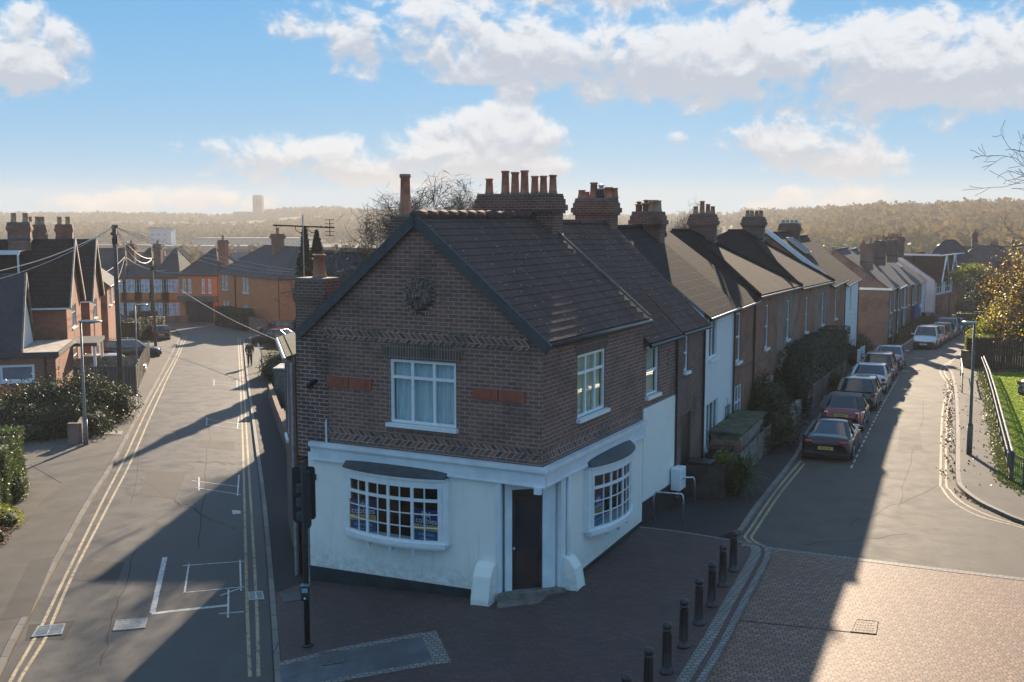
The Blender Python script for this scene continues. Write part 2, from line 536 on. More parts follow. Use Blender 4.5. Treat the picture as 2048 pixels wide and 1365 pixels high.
def asphalt(name, col, light=1.35, speck=0.5, patch=0.35, tint=(0.06, 0.055, 0.05), rough=0.8, streak=-14):
    m, N, b, out = new_mat(name)
    tc = N.n('ShaderNodeTexCoord'); P = tc.outputs['Object']
    fine = N.math('ADD', N.math('MULTIPLY', N.noise(P, 38, 3, 0.8), .55), N.math('MULTIPLY', N.noise(P, 13, 3, 0.8), .45))
    mid = N.noise(P, 1.3, 6, 0.7)
    mp = N.n('ShaderNodeMapping'); N.put(mp.inputs[0], P); mp.inputs['Scale'].default_value = (1.0, 0.12, 1); mp.inputs['Rotation'].default_value = (0, 0, R(streak))
    lowf = N.noise(mp.outputs[0], 0.9, 5, 0.65)
    c0 = tuple(c * 0.8 for c in col); c1 = tuple(c * light for c in col)
    c = N.mix(N.ramp(mid, 0.3, 0.7), c0, c1)
    c = N.mix(N.math('MULTIPLY', N.ramp(lowf, 0.42, 0.6), patch), c, tint)
    blot = N.noise(P, 0.55, 7, 0.75)
    c = N.mix(N.ramp(blot, 0.60, 0.66, True, 0, 0.45), c, tuple(k * 0.55 for k in col))
    c = N.mix(N.math('MULTIPLY', N.ramp(fine, 0.55, 0.70), speck), c, tuple(min(1, k * 2.6) for k in col))
    c = N.mix(N.math('MULTIPLY', N.ramp(fine, 0.45, 0.25), speck), c, tuple(k * 0.4 for k in col))
    N.put(b.inputs['Base Color'], c)
    N.put(b.inputs['Roughness'], N.ramp(mid, 0.3, 0.7, True, rough - .12, rough + .06))
    b.inputs['Specular IOR Level'].default_value = 0.16
    bp = N.n('ShaderNodeBump'); bp.inputs['Strength'].default_value = 0.55; bp.inputs['Distance'].default_value = 0.012
    N.put(bp.inputs['Height'], fine); N.put(b.inputs['Normal'], bp.outputs[0])
    return m


def pavers(name, c1, c2, joint, w=0.2, h=0.1, zig=0.0, rot=0.0, gap=0.008, stain=0.4):
    m, N, b, out = new_mat(name)
    tc = N.n('ShaderNodeTexCoord'); P = tc.outputs['Object']
    mp = N.n('ShaderNodeMapping'); N.put(mp.inputs[0], P); mp.inputs['Rotation'].default_value = (0, 0, rot)
    V = mp.outputs[0]
    if zig:
        sep = N.n('ShaderNodeSeparateXYZ'); N.put(sep.inputs[0], V)
        tri = N.math('PINGPONG', sep.outputs[0], zig)
        cb = N.n('ShaderNodeCombineXYZ'); N.put(cb.inputs[0], sep.outputs[0]); N.put(cb.inputs[1], N.math('ADD', sep.outputs[1], tri))
        V = cb.outputs[0]
    bt = N.n('ShaderNodeTexBrick'); N.put(bt.inputs['Vector'], V)
    bt.inputs['Scale'].default_value = 1.0; bt.inputs['Brick Width'].default_value = w; bt.inputs['Row Height'].default_value = h
    bt.inputs['Mortar Size'].default_value = gap; bt.inputs['Mortar Smooth'].default_value = 0.2
    bt.inputs['Color1'].default_value = (*c1, 1); bt.inputs['Color2'].default_value = (*c2, 1); bt.inputs['Mortar'].default_value = (*joint, 1)
    big = N.noise(P, 0.5, 6, 0.65); fine = N.noise(P, 30, 3, 0.7)
    c = N.mix(N.math('MULTIPLY', N.ramp(big, 0.4, 0.66), stain), bt.outputs['Color'], tuple(k * 0.45 for k in c1))
    c = N.mix(N.ramp(fine, 0.55, 0.8, True, 0, 0.35), c, (0.35, 0.3, 0.26))
    N.put(b.inputs['Base Color'], c); b.inputs['Roughness'].default_value = 0.62
    b.inputs['Specular IOR Level'].default_value = 0.25
    bp = N.n('ShaderNodeBump'); bp.inputs['Strength'].default_value = 0.6; bp.inputs['Distance'].default_value = 0.012
    N.put(bp.inputs['Height'], N.math('SUBTRACT', N.math('MULTIPLY', fine, 0.35), bt.outputs['Fac'])); N.put(b.inputs['Normal'], bp.outputs[0])
    return m


def worn_paint(name, col, under, wear=0.5):
    m, N, b, out = new_mat(name)
    tc = N.n('ShaderNodeTexCoord'); P = tc.outputs['Object']
    f = N.noise(P, 7, 7, 0.75); g = N.noise(P, 0.8, 4)
    w = N.math('MULTIPLY', N.ramp(f, 0.48, 0.62), wear)
    w = N.math('ADD', w, N.ramp(g, 0.45, 0.7, True, 0, wear * 0.5), clamp=True)
    N.put(b.inputs['Base Color'], N.mix(w, col, under)); b.inputs['Roughness'].default_value = 0.7
    return m


def glass_dark(name, tint=(0.02, 0.025, 0.03), rough=0.04, spec=0.8, var=0.0):
    m, N, b, out = new_mat(name)
    tc = N.n('ShaderNodeTexCoord')
    f = N.noise(tc.outputs['Object'], 1.5, 3)
    N.put(b.inputs['Base Color'], N.mix(N.ramp(f, 0.35, 0.65), tint, tuple(k * (1.3 + var) for k in tint)))
    b.inputs['Roughness'].default_value = rough; b.inputs['Specular IOR Level'].default_value = spec
    bp = N.n('ShaderNodeBump'); bp.inputs['Strength'].default_value = 0.03; bp.inputs['Distance'].default_value = 0.05
    N.put(bp.inputs['Height'], f); N.put(b.inputs['Normal'], bp.outputs[0])
    return m


def glass_clear(name):
    m, N, b, out = new_mat(name)
    N.t.nodes.remove(b)
    tr = N.n('ShaderNodeBsdfTransparent'); tr.inputs[0].default_value = (0.82, 0.88, 0.9, 1)
    gl = N.n('ShaderNodeBsdfGlossy'); gl.inputs['Roughness'].default_value = 0.03
    lw = N.n('ShaderNodeLayerWeight'); lw.inputs[0].default_value = 0.5
    mx = N.n('ShaderNodeMixShader')
    N.put(mx.inputs[0], N.math('ADD', N.math('MULTIPLY', N.math('POWER', lw.outputs[1], 4.0), 0.6), 0.045)); N.t.links.new(tr.outputs[0], mx.inputs[1]); N.t.links.new(gl.outputs[0], mx.inputs[2])
    N.t.links.new(mx.outputs[0], out.inputs[0])
    return m


def leafy(name, c1, c2, trans=0.5, scale=3.0, rough=0.5):
    m, N, b, out = new_mat(name)
    tc = N.n('ShaderNodeTexCoord')
    f = N.noise(tc.outputs['Object'], scale, 4, 0.7)
    geo = N.n('ShaderNodeNewGeometry')
    col = N.mix(N.ramp(N.math('ADD', N.math('MULTIPLY', f, 0.6), N.math('MULTIPLY', geo.outputs['Random Per Island'], 0.4)), 0.3, 0.7), c1, c2)
    N.put(b.inputs['Base Color'], col); b.inputs['Roughness'].default_value = rough; b.inputs['Specular IOR Level'].default_value = 0.4 if rough < .9 else 0.0
    tl = N.n('ShaderNodeBsdfTranslucent'); N.put(tl.inputs[0], col)
    mx = N.n('ShaderNodeMixShader'); mx.inputs[0].default_value = trans
    N.t.links.new(b.outputs[0], mx.inputs[1]); N.t.links.new(tl.outputs[0], mx.inputs[2]); N.t.links.new(mx.outputs[0], out.inputs[0])
    return m


def painted_brick(name, col, bump=0.25, dirt=0.25):
    m, N, b, out = new_mat(name)
    uv = uvnode(N)
    bt = N.n('ShaderNodeTexBrick'); N.put(bt.inputs['Vector'], uv)
    bt.inputs['Scale'].default_value = 1.0; bt.inputs['Brick Width'].default_value = 0.225; bt.inputs['Row Height'].default_value = 0.075; bt.inputs['Mortar Size'].default_value = 0.012
    bt.inputs['Mortar Smooth'].default_value = 1.0
    f = N.noise(uv, 1.4, 7, 0.7)
    mp = N.n('ShaderNodeMapping'); N.put(mp.inputs[0], uv); mp.inputs['Scale'].default_value = (3, 0.35, 1)
    st = N.noise(mp.outputs[0], 1.6, 6, 0.7)
    c = N.mix(N.ramp(f, 0.4, 0.75, True, 0, dirt), col, tuple(k * 0.72 for k in col))
    c = N.mix(N.ramp(st, 0.52, 0.75, True, 0, dirt), c, (0.42, 0.40, 0.36))
    sv_ = N.n('ShaderNodeSeparateXYZ'); N.put(sv_.inputs[0], uv)
    c = N.mix(N.math('MULTIPLY', N.ramp(sv_.outputs[1], .75, -.25), N.ramp(N.noise(uv, 5, 6, .8), .38, .68, True, 0, .55)), c, (0.22, 0.20, 0.17))
    N.put(b.inputs['Base Color'], c); b.inputs['Roughness'].default_value = 0.55
    bp = N.n('ShaderNodeBump'); bp.inputs['Strength'].default_value = bump; bp.inputs['Distance'].default_value = 0.01
    N.put(bp.inputs['Height'], N.math('ADD', N.math('MULTIPLY', f, 0.4), N.math('SUBTRACT', 1.0, bt.outputs['Fac']))); N.put(b.inputs['Normal'], bp.outputs[0])
    return m


def cloth_mat(name, col):
    m, N, b, out = new_mat(name)
    uv = uvnode(N)
    mp = N.n('ShaderNodeMapping'); N.put(mp.inputs[0], uv); mp.inputs['Scale'].default_value = (1, 0.05, 1)
    f = N.noise(mp.outputs[0], 22, 3)
    N.put(b.inputs['Base Color'], N.mix(N.ramp(f, 0.35, 0.65), tuple(k * 0.7 for k in col), col)); b.inputs['Roughness'].default_value = 0.9
    return m


M = dict(
    brick_shop=brick('brick_shop', (0.27, 0.125, 0.088), (0.17, 0.090, 0.070), (0.31, 0.26, 0.235), stain=(0.085, 0.060, 0.055), ms=0.012, w=0.27, h=0.096),
    brick_shop_old=brick('brick_shop_old', (0.20, 0.085, 0.065), (0.12, 0.062, 0.055), (0.36, 0.32, 0.29), ms=0.013, w=0.28, h=0.098),
    brick_brown=brick('brick_brown', (0.19, 0.095, 0.070), (0.12, 0.070, 0.056), (0.26, 0.22, 0.20)),
    brick_red=brick('brick_red', (0.33, 0.115, 0.065), (0.24, 0.085, 0.055), (0.30, 0.22, 0.17)),
    brick_orange=brick('brick_orange', (0.72, 0.22, 0.08), (0.56, 0.16, 0.065), (0.42, 0.24, 0.14), stain_amt=0.15),
    brick_pale=brick('brick_pale', (0.27, 0.16, 0.12), (0.20, 0.12, 0.10), (0.30, 0.26, 0.22)),
    brick_stack=brick('brick_stack', (0.24, 0.095, 0.06), (0.15, 0.065, 0.05), (0.26, 0.21, 0.18)),
    brick_arch=brick('brick_arch', (0.15, 0.085, 0.06), (0.08, 0.05, 0.045), (0.24, 0.21, 0.19), w=0.075, h=0.24, offs=0.0),
    terracotta=brick('terracotta', (0.40, 0.11, 0.06), (0.33, 0.09, 0.055), (0.22, 0.10, 0.07), w=0.11, h=0.12, ms=0.008, offs=0.0, stain_amt=0.2),
    herring=herring('herring', (0.32, 0.125, 0.08), (0.07, 0.05, 0.048), (0.36, 0.31, 0.27), p=.15),
    tile_shop=tiles('tile_shop', (0.125, 0.076, 0.064), (0.088, 0.056, 0.050), w=0.30, h=10, lichen=0.7, gap=0.006),
    tile_dark=tiles('tile_dark', (0.045, 0.036, 0.034), (0.034, 0.028, 0.028), lichen=0.3, gap=0.012),
    tile_brown=tiles('tile_brown', (0.030, 0.025, 0.024), (0.022, 0.020, 0.021), w=0.17, h=0.1, lichen=0.1, gap=0.012),
    slate=tiles('slate', (0.065, 0.068, 0.078), (0.048, 0.050, 0.060), w=0.25, h=0.2, gap=0.006, rough=0.85, spec=.12),
    slate_grey=tiles('slate_grey', (0.10, 0.105, 0.115), (0.075, 0.08, 0.09), w=0.25, h=0.2, gap=0.006, rough=0.85, spec=.12),
    pot=plain('pot', (0.40, 0.18, 0.11), 0.8, var=0.25, scale=5), pot_buff=plain('pot_buff', (0.42, 0.27, 0.17), 0.8, var=0.2),
    lead=plain('lead', (0.05, 0.062, 0.068), 0.5, var=0.3, scale=3), lead_blue=plain('lead_blue', (0.25, 0.38, 0.48), 0.5),
    mortar=plain('mortar_cap', (0.16, 0.15, 0.13), 0.9, var=0.35, scale=14),
    white_wall=painted_brick('white_wall', (0.88, 0.86, 0.79)), white_render=painted_brick('white_render', (0.70, 0.74, 0.76), bump=0.08),
    white=plain('white_paint', (0.80, 0.82, 0.82), 0.4, var=0.05), fascia=plain('fascia_paint', (0.72, 0.77, 0.80), 0.45, var=0.08, scale=2),
    upvc=plain('upvc', (0.82, 0.84, 0.84), 0.3, var=0.03),
    black_plinth=plain('black_plinth', (0.018, 0.024, 0.028), 0.55, var=0.4, scale=2), black=plain('black_paint', (0.016, 0.018, 0.021), 0.35, var=0.2), black_mat=plain('black_matt', (0.014, 0.018, 0.020), 0.6, var=0.2),
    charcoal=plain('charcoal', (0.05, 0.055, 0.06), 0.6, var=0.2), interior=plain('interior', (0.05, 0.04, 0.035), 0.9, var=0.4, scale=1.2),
    step=plain('step_stone', (0.17, 0.15, 0.13), 0.8, var=0.3, scale=4), stone=plain('stone', (0.33, 0.30, 0.26), 0.85, var=0.25, scale=3),
    door=plain('door_dark', (0.035, 0.022, 0.022), 0.4, var=0.3, scale=2), wood=plain('wood_fence', (0.12, 0.085, 0.06), 0.85, var=0.35, scale=3), wood_grey=plain('wood_grey', (0.19, 0.17, 0.145), 0.85, var=0.35, scale=3),
    wood_dark=plain('wood_dark', (0.055, 0.042, 0.036), 0.85, var=0.35, scale=3), wood_pole=plain('wood_pole', (0.10, 0.08, 0.07), 0.8, var=0.35, scale=2),
    galv=plain('galvanised', (0.36, 0.38, 0.38), 0.4, metal=0.6, var=0.2), steel=plain('steel', (0.55, 0.57, 0.58), 0.28, metal=0.9, var=0.1), green_metal=plain('green_metal', (0.06, 0.085, 0.075), 0.5, var=0.2), grey_metal=plain('grey_metal', (0.17, 0.185, 0.18), 0.5, var=0.2),
    curtain=cloth_mat('curtain_blue', (0.72, 0.84, 0.86)), curtain_cream=cloth_mat('curtain_cream', (0.72, 0.72, 0.55)), glass=glass_dark('window_glass'), glass_light=glass_dark('window_glass_light', (0.12, 0.16, 0.2)), pane=glass_clear('clear_pane'),
    carglass=glass_dark('car_glass', (0.012, 0.018, 0.022), 0.03, 1.0),
    tyre=plain('tyre', (0.02, 0.02, 0.02), 0.85), rim=plain('rim', (0.38, 0.39, 0.4), 0.3, metal=0.8), black_trim=plain('black_trim', (0.02, 0.02, 0.022), 0.55), tail=plain('tail_red', (0.5, 0.02, 0.02), 0.15, coat=1.0), head=plain('head_lens', (0.65, 0.68, 0.7), 0.1, coat=1.0), chrome=plain('chrome', (0.75, 0.76, 0.78), 0.12, metal=1.0, var=0.03),
    plate_y=plain('plate_yellow', (0.75, 0.55, 0.08), 0.4, var=0.03), plate_w=plain('plate_white', (0.75, 0.75, 0.72), 0.4, var=0.03),
    asphalt=asphalt('asphalt', (0.072, 0.069, 0.066), tint=(0.10, 0.094, 0.084), speck=0.55, rough=.62), asphalt_new=asphalt('asphalt_new', (0.036, 0.036, 0.038), speck=0.3, patch=0.1), pavement=asphalt('pavement', (0.085, 0.080, 0.074), speck=0.35, patch=0.3, tint=(0.055, 0.05, 0.045)),
    asphalt_old=asphalt('asphalt_old', (0.088, 0.082, 0.073), speck=0.8, patch=0.35, tint=(0.12, 0.11, 0.095), rough=.78, streak=-23),
    pav_red=pavers('pavers_red', (0.105, 0.070, 0.064), (0.075, 0.052, 0.050), (0.045, 0.037, 0.034), rot=R(27)), pav_road=pavers('pavers_road', (0.29, 0.180, 0.122), (0.175, 0.105, 0.078), (0.07, 0.055, 0.045), w=0.15, h=0.14, zig=0.15, rot=R(8), gap=0.016, stain=0.3),
    setts=pavers('setts', (0.26, 0.24, 0.22), (0.19, 0.18, 0.17), (0.09, 0.08, 0.075), w=0.14, h=0.13, gap=0.014, stain=0.3), kerb=pavers('kerb', (0.21, 0.195, 0.175), (0.15, 0.14, 0.13), (0.05, 0.047, 0.045), w=0.9, h=5.0, rot=R(90), gap=0.02, stain=0.4),
    tactile=asphalt('slab_grey', (0.11, 0.12, 0.13), speck=0.1, patch=0.4), yellow=worn_paint('yellow_line', (0.40, 0.32, 0.19), (0.075, 0.07, 0.062), 0.75), whiteline=worn_paint('white_line', (0.55, 0.55, 0.52), (0.075, 0.07, 0.065), 0.5), chalk=worn_paint('chalk', (0.62, 0.62, 0.60), (0.06, 0.06, 0.06), 0.5),
    iron=plain('cast_iron', (0.10, 0.10, 0.10), 0.5, metal=0.4, var=0.4, scale=12), cover=plain('cover_pale', (0.30, 0.29, 0.27), 0.6, var=0.3, scale=10),
    grass=leafy('grass', (0.16, 0.25, 0.03), (0.32, 0.42, 0.06), 0.5, 4), lawn=asphalt('lawn', (0.13, 0.20, 0.03), speck=0.4, tint=(0.17, 0.21, 0.05)), earth=asphalt('earth', (0.070, 0.058, 0.040), tint=(0.06, 0.07, 0.035)), moss=leafy('moss', (0.12, 0.15, 0.03), (0.20, 0.22, 0.05), 0.2),
    leaf_dark=leafy('leaf_dark', (0.020, 0.030, 0.016), (0.065, 0.080, 0.036), 0.25, rough=0.6), leaf_mid=leafy('leaf_mid', (0.04, 0.07, 0.022), (0.09, 0.13, 0.04), 0.35), leaf_yellow=leafy('leaf_yellow', (0.50, 0.38, 0.04), (0.70, 0.55, 0.08), 0.55), leaf_lime=leafy('leaf_lime', (0.10, 0.14, 0.025), (0.24, 0.26, 0.05), 0.5), leaf_brown=leafy('leaf_brown', (0.10, 0.055, 0.04), (0.18, 0.10, 0.05), 0.3), leaf_hedge=leafy('leaf_hedge', (0.02, 0.045, 0.028), (0.05, 0.085, 0.045), 0.25), leaf_wood=leafy('leaf_wood', (0.095, 0.075, 0.035), (0.20, 0.14, 0.055), 0.3, 0.02, rough=1.0), leaf_fallen=leafy('leaf_fallen', (0.09, 0.045, 0.025), (0.18, 0.10, 0.05), 0.1),
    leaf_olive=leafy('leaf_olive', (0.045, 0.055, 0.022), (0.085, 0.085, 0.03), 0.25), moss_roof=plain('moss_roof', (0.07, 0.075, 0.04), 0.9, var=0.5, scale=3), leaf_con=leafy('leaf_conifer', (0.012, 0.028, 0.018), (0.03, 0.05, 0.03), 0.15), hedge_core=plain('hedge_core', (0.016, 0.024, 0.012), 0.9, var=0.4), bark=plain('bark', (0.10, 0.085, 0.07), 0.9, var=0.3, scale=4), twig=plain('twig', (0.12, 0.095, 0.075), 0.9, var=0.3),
    board_blue=plain('board_blue', (0.03, 0.035, 0.16), 0.4, var=0.05), board_teal=plain('board_teal', (0.03, 0.13, 0.26), 0.4, var=0.05), board_yellow=plain('board_yellow', (0.72, 0.45, 0.08), 0.4, var=0.05), board_white=plain('board_white', (0.8, 0.8, 0.82), 0.4, var=0.02), txt_blue=plain('txt_blue', (0.35, 0.62, 0.8), 0.4, var=0.02),
    skin=plain('skin', (0.45, 0.28, 0.2), 0.5), jacket=plain('jacket', (0.018, 0.02, 0.026), 0.8), jeans=plain('jeans', (0.03, 0.035, 0.05), 0.85), hair=plain('hair', (0.03, 0.02, 0.015), 0.6),
    matt=plain('matt_black', (0.02, 0.02, 0.022), 1.0, spec=0.0), blue_tarp=plain('blue_tarp', (0.07, 0.22, 0.42), 0.5), pane_bright=plain('net_curtained_pane', (0.42, 0.47, 0.52), 0.25, var=.35, scale=2), asphalt_mid=asphalt('asphalt_mid', (0.060, 0.058, 0.055), speck=0.45, patch=0.1), corr=plain('corrugated', (0.16, 0.17, 0.17), 0.55, var=0.3), timber=plain('timber_black', (0.03, 0.028, 0.028), 0.6), sky_glass=glass_dark('rooflight', (0.25, 0.3, 0.36), 0.05, 1.0), smoke=None,
)
def paint(name, col, coat=1.0, rough=0.3, metal=0.3):
    dk = max(col) < .06
    m = plain(name, col, rough, metal=0 if dk else metal, var=0.04, coat=.7 if dk else coat, scale=1.0, spec=.25 if dk else .5)
    return m
# ---------------------------------------------------------------- building builders
def wall(mb, O, u, s0, s1, z0, z1, ops=(), n=None, depth=0.11, mi=0, d=0.0):
    """wall face with rectangular openings (a, b, zlo, zhi) and their reveals"""
    n = n or (u[1], -u[0])
    def P(a, z, dd=0.0): return (O[0] + u[0] * a + n[0] * (d + dd), O[1] + u[1] * a + n[1] * (d + dd), z)
    xs = sorted({s0, s1, *[v for o in ops for v in o[:2]]}); zs = sorted({z0, z1, *[v for o in ops for v in o[2:4]]})
    for a, b in zip(xs, xs[1:]):
        for c, e in zip(zs, zs[1:]):
            m = ((a + b) / 2, (c + e) / 2)
            if any(o[0] < m[0] < o[1] and o[2] < m[1] < o[3] for o in ops): continue
            mb.face([P(a, c), P(b, c), P(b, e), P(a, e)], mi)
    for a, b, c, e in [o[:4] for o in ops]:
        for q in (((a, c), (b, c)), ((b, c), (b, e)), ((b, e), (a, e)), ((a, e), (a, c))):
            mb.face([P(*q[0]), P(*q[1]), P(*q[1], -depth), P(*q[0], -depth)], mi)


def window(par, O, u, n, a, b, c, e, cols=(0.5,), rows=(), fr=0.055, sill=0.07, curtain=None, pane='glass', d=0.0, subcols=(), sillmat='white', mat='upvc', top_only=None):
    """frame with pane, sill and curtain; par gets the frame, the rest are its children. top_only: transom fraction"""
    f = MB()
    D0, D1 = d - 0.10, d - 0.035
    f.obox(O, u, n, a, a + fr, D0, D1, c, e); f.obox(O, u, n, b - fr, b, D0, D1, c, e)
    f.obox(O, u, n, a + fr, b - fr, D0, D1, c, c + fr); f.obox(O, u, n, a + fr, b - fr, D0, D1, e - fr, e)
    w, h = b - a, e - c
    for q in cols: f.obox(O, u, n, a + w * q - fr / 2, a + w * q + fr / 2, D0 + .004, D1 - .004, c + fr, e - fr)
    for q in rows: f.obox(O, u, n, a + fr, b - fr, D0 + .008, D1 - .008, c + h * q - fr / 2, c + h * q + fr / 2)
    for q in subcols: f.obox(O, u, n, a + w * q - .012, a + w * q + .012, D0 + .012, D1 - .012, c + fr, e - fr)
    fo = f.build('window', M[mat], par, world=True)
    P_ = lambda s_, z_: (O[0] + u[0] * s_ + n[0] * (D0 + .024), O[1] + u[1] * s_ + n[1] * (D0 + .024), z_)
    p = MB(); p.face([P_(a + fr * .5, c + fr * .5), P_(b - fr * .5, c + fr * .5), P_(b - fr * .5, e - fr * .5), P_(a + fr * .5, e - fr * .5)])
    p.build('pane', M[pane], fo, world=True)
    if sill:
        s = MB(); s.obox(O, u, n, a - 0.07, b + 0.07, D1 - .02, d + sill, c - 0.09, c - 0.002); s.build('sill', M[sillmat], fo, world=True)
    if curtain:
        for k, (x0, x1) in enumerate(curtain[1:]):
            cm = MB(); N_ = 40
            pts = []
            for i in range(N_ + 1):
                t = x0 + (x1 - x0) * i / N_
                dd = D0 - .06 + .018 * math.sin(t * w * 48 + math.sin(t * 21))
                pts.append((O[0] + u[0] * (a + w * t) + n[0] * dd, O[1] + u[1] * (a + w * t) + n[1] * dd))
            for p0, p1 in zip(pts, pts[1:]): cm.face([(*p0, c), (*p1, c), (*p1, e - .02), (*p0, e - .02)])
            cm.build('curtain', M[curtain[0]], fo, world=True)
    return fo


def slope(mb, e0, e1, r1, r0, course=0.0, lift=0.012, th=0.10, mi=0):
    """roof plane from eave edge e0-e1 up to r0-r1, optionally laid in lapped courses"""
    e0, e1, r1, r0 = map(Vector, (e0, e1, r1, r0))
    nrm = (e1 - e0).cross(r0 - e0).normalized()
    if nrm.z < 0: nrm = -nrm
    L = ((r0 - e0).length + (r1 - e1).length) / 2
    n = max(1, int(round(L / course))) if course else 1
    for k in range(n):
        a, b = k / n, (k + 1) / n
        A0, A1 = e0.lerp(r0, a), e1.lerp(r1, a)
        B0, B1 = e0.lerp(r0, b), e1.lerp(r1, b)
        up = nrm * (lift if course else 0)
        mb.face([A0 + up, A1 + up, B1, B0], mi)
        if course:
            mb.face([A0, A1, A1 + up, A0 + up], mi)
            mb.face([A1, B1, A1 + up], mi); mb.face([A0, A0 + up, B0], mi)
    dn = -nrm * th
    mb.face([e0, e1, e1 + dn, e0 + dn], mi); mb.face([e0 + dn, e1 + dn, r1 + dn, r0 + dn], mi)
    mb.face([e0, e0 + dn, r0 + dn, r0], mi); mb.face([e1, r1, r1 + dn, e1 + dn], mi)


def pot_mb(mb, c, h, r, kind=0):
    x, y, z = c
    if kind == 0: pr = [(r * 1.12, 0), (r * 1.1, .05), (r, .08), (r * .82, h * .9), (r * 1.0, h * .92), (r * 1.0, h), (r * .75, h), (r * .7, h - .15)]
    elif kind == 1: pr = [(r * 1.2, 0), (r * 1.2, .06), (r * .95, .1), (r * .9, h * .78), (r * 1.15, h * .8), (r * 1.15, h * .86), (r * .95, h * .88), (r * 1.05, h), (r * .8, h), (r * .75, h - .12)]
    else: pr = [(r, 0), (r, h * .6), (r * 1.3, h * .62), (r * 1.3, h * .7), (r * .6, h * .72), (r * .6, h * .85), (r * 1.3, h * .87), (r * .2, h)]
    mb.lathe(pr, c, 14)


def chimney(par, cx, cy, u, n, lu, ln, z0, z1, pots=(), mat='brick_stack', world=True, corb=0.055, flash=True, potmat='pot', sub=True):
    m = MB(); O = (cx, cy)
    def B(du, dn, a, b): m.obox(O, u, n, -lu / 2 - du, lu / 2 + du, -ln / 2 - dn, ln / 2 + dn, a, b)
    B(0, 0, z0, z1 - .52)
    B(corb, corb, z1 - .52, z1 - .44); B(corb * 1.9, corb * 1.9, z1 - .44, z1 - .28); B(corb, corb, z1 - .28, z1 - .12); B(corb * .3, corb * .3, z1 - .12, z1 - .04)
    o = m.build('chimney', M[mat], par, world=world)
    c = MB()
    c.obox(O, u, n, -lu / 2 - .01, lu / 2 + .01, -ln / 2 - .01, ln / 2 + .01, z1 - .04, z1 + .03)
    c.build('mortar_cap', M['mortar'], o, world=world, bevel=0.02)
    for p in pots:
        a, d, h, r = p[:4]; kind = p[4] if len(p) > 4 else 0
        pm = MB(); pot_mb(pm, (cx + u[0] * a + n[0] * d, cy + u[1] * a + n[1] * d, z1 + .02), h, r, kind)
        pm.build('chimney_pot', M[p[5] if len(p) > 5 else potmat], o, smooth=True, world=world)
    if flash:
        f = MB(); f.obox(O, u, n, -lu / 2 - .03, lu / 2 + .03, -ln / 2 - .03, ln / 2 + .03, z0 + flash_h(z0, z1) - .12, z0 + flash_h(z0, z1))
        f.build('lead_flashing', M['lead'], o, world=world)
    return o


def flash_h(z0, z1): return 0.75


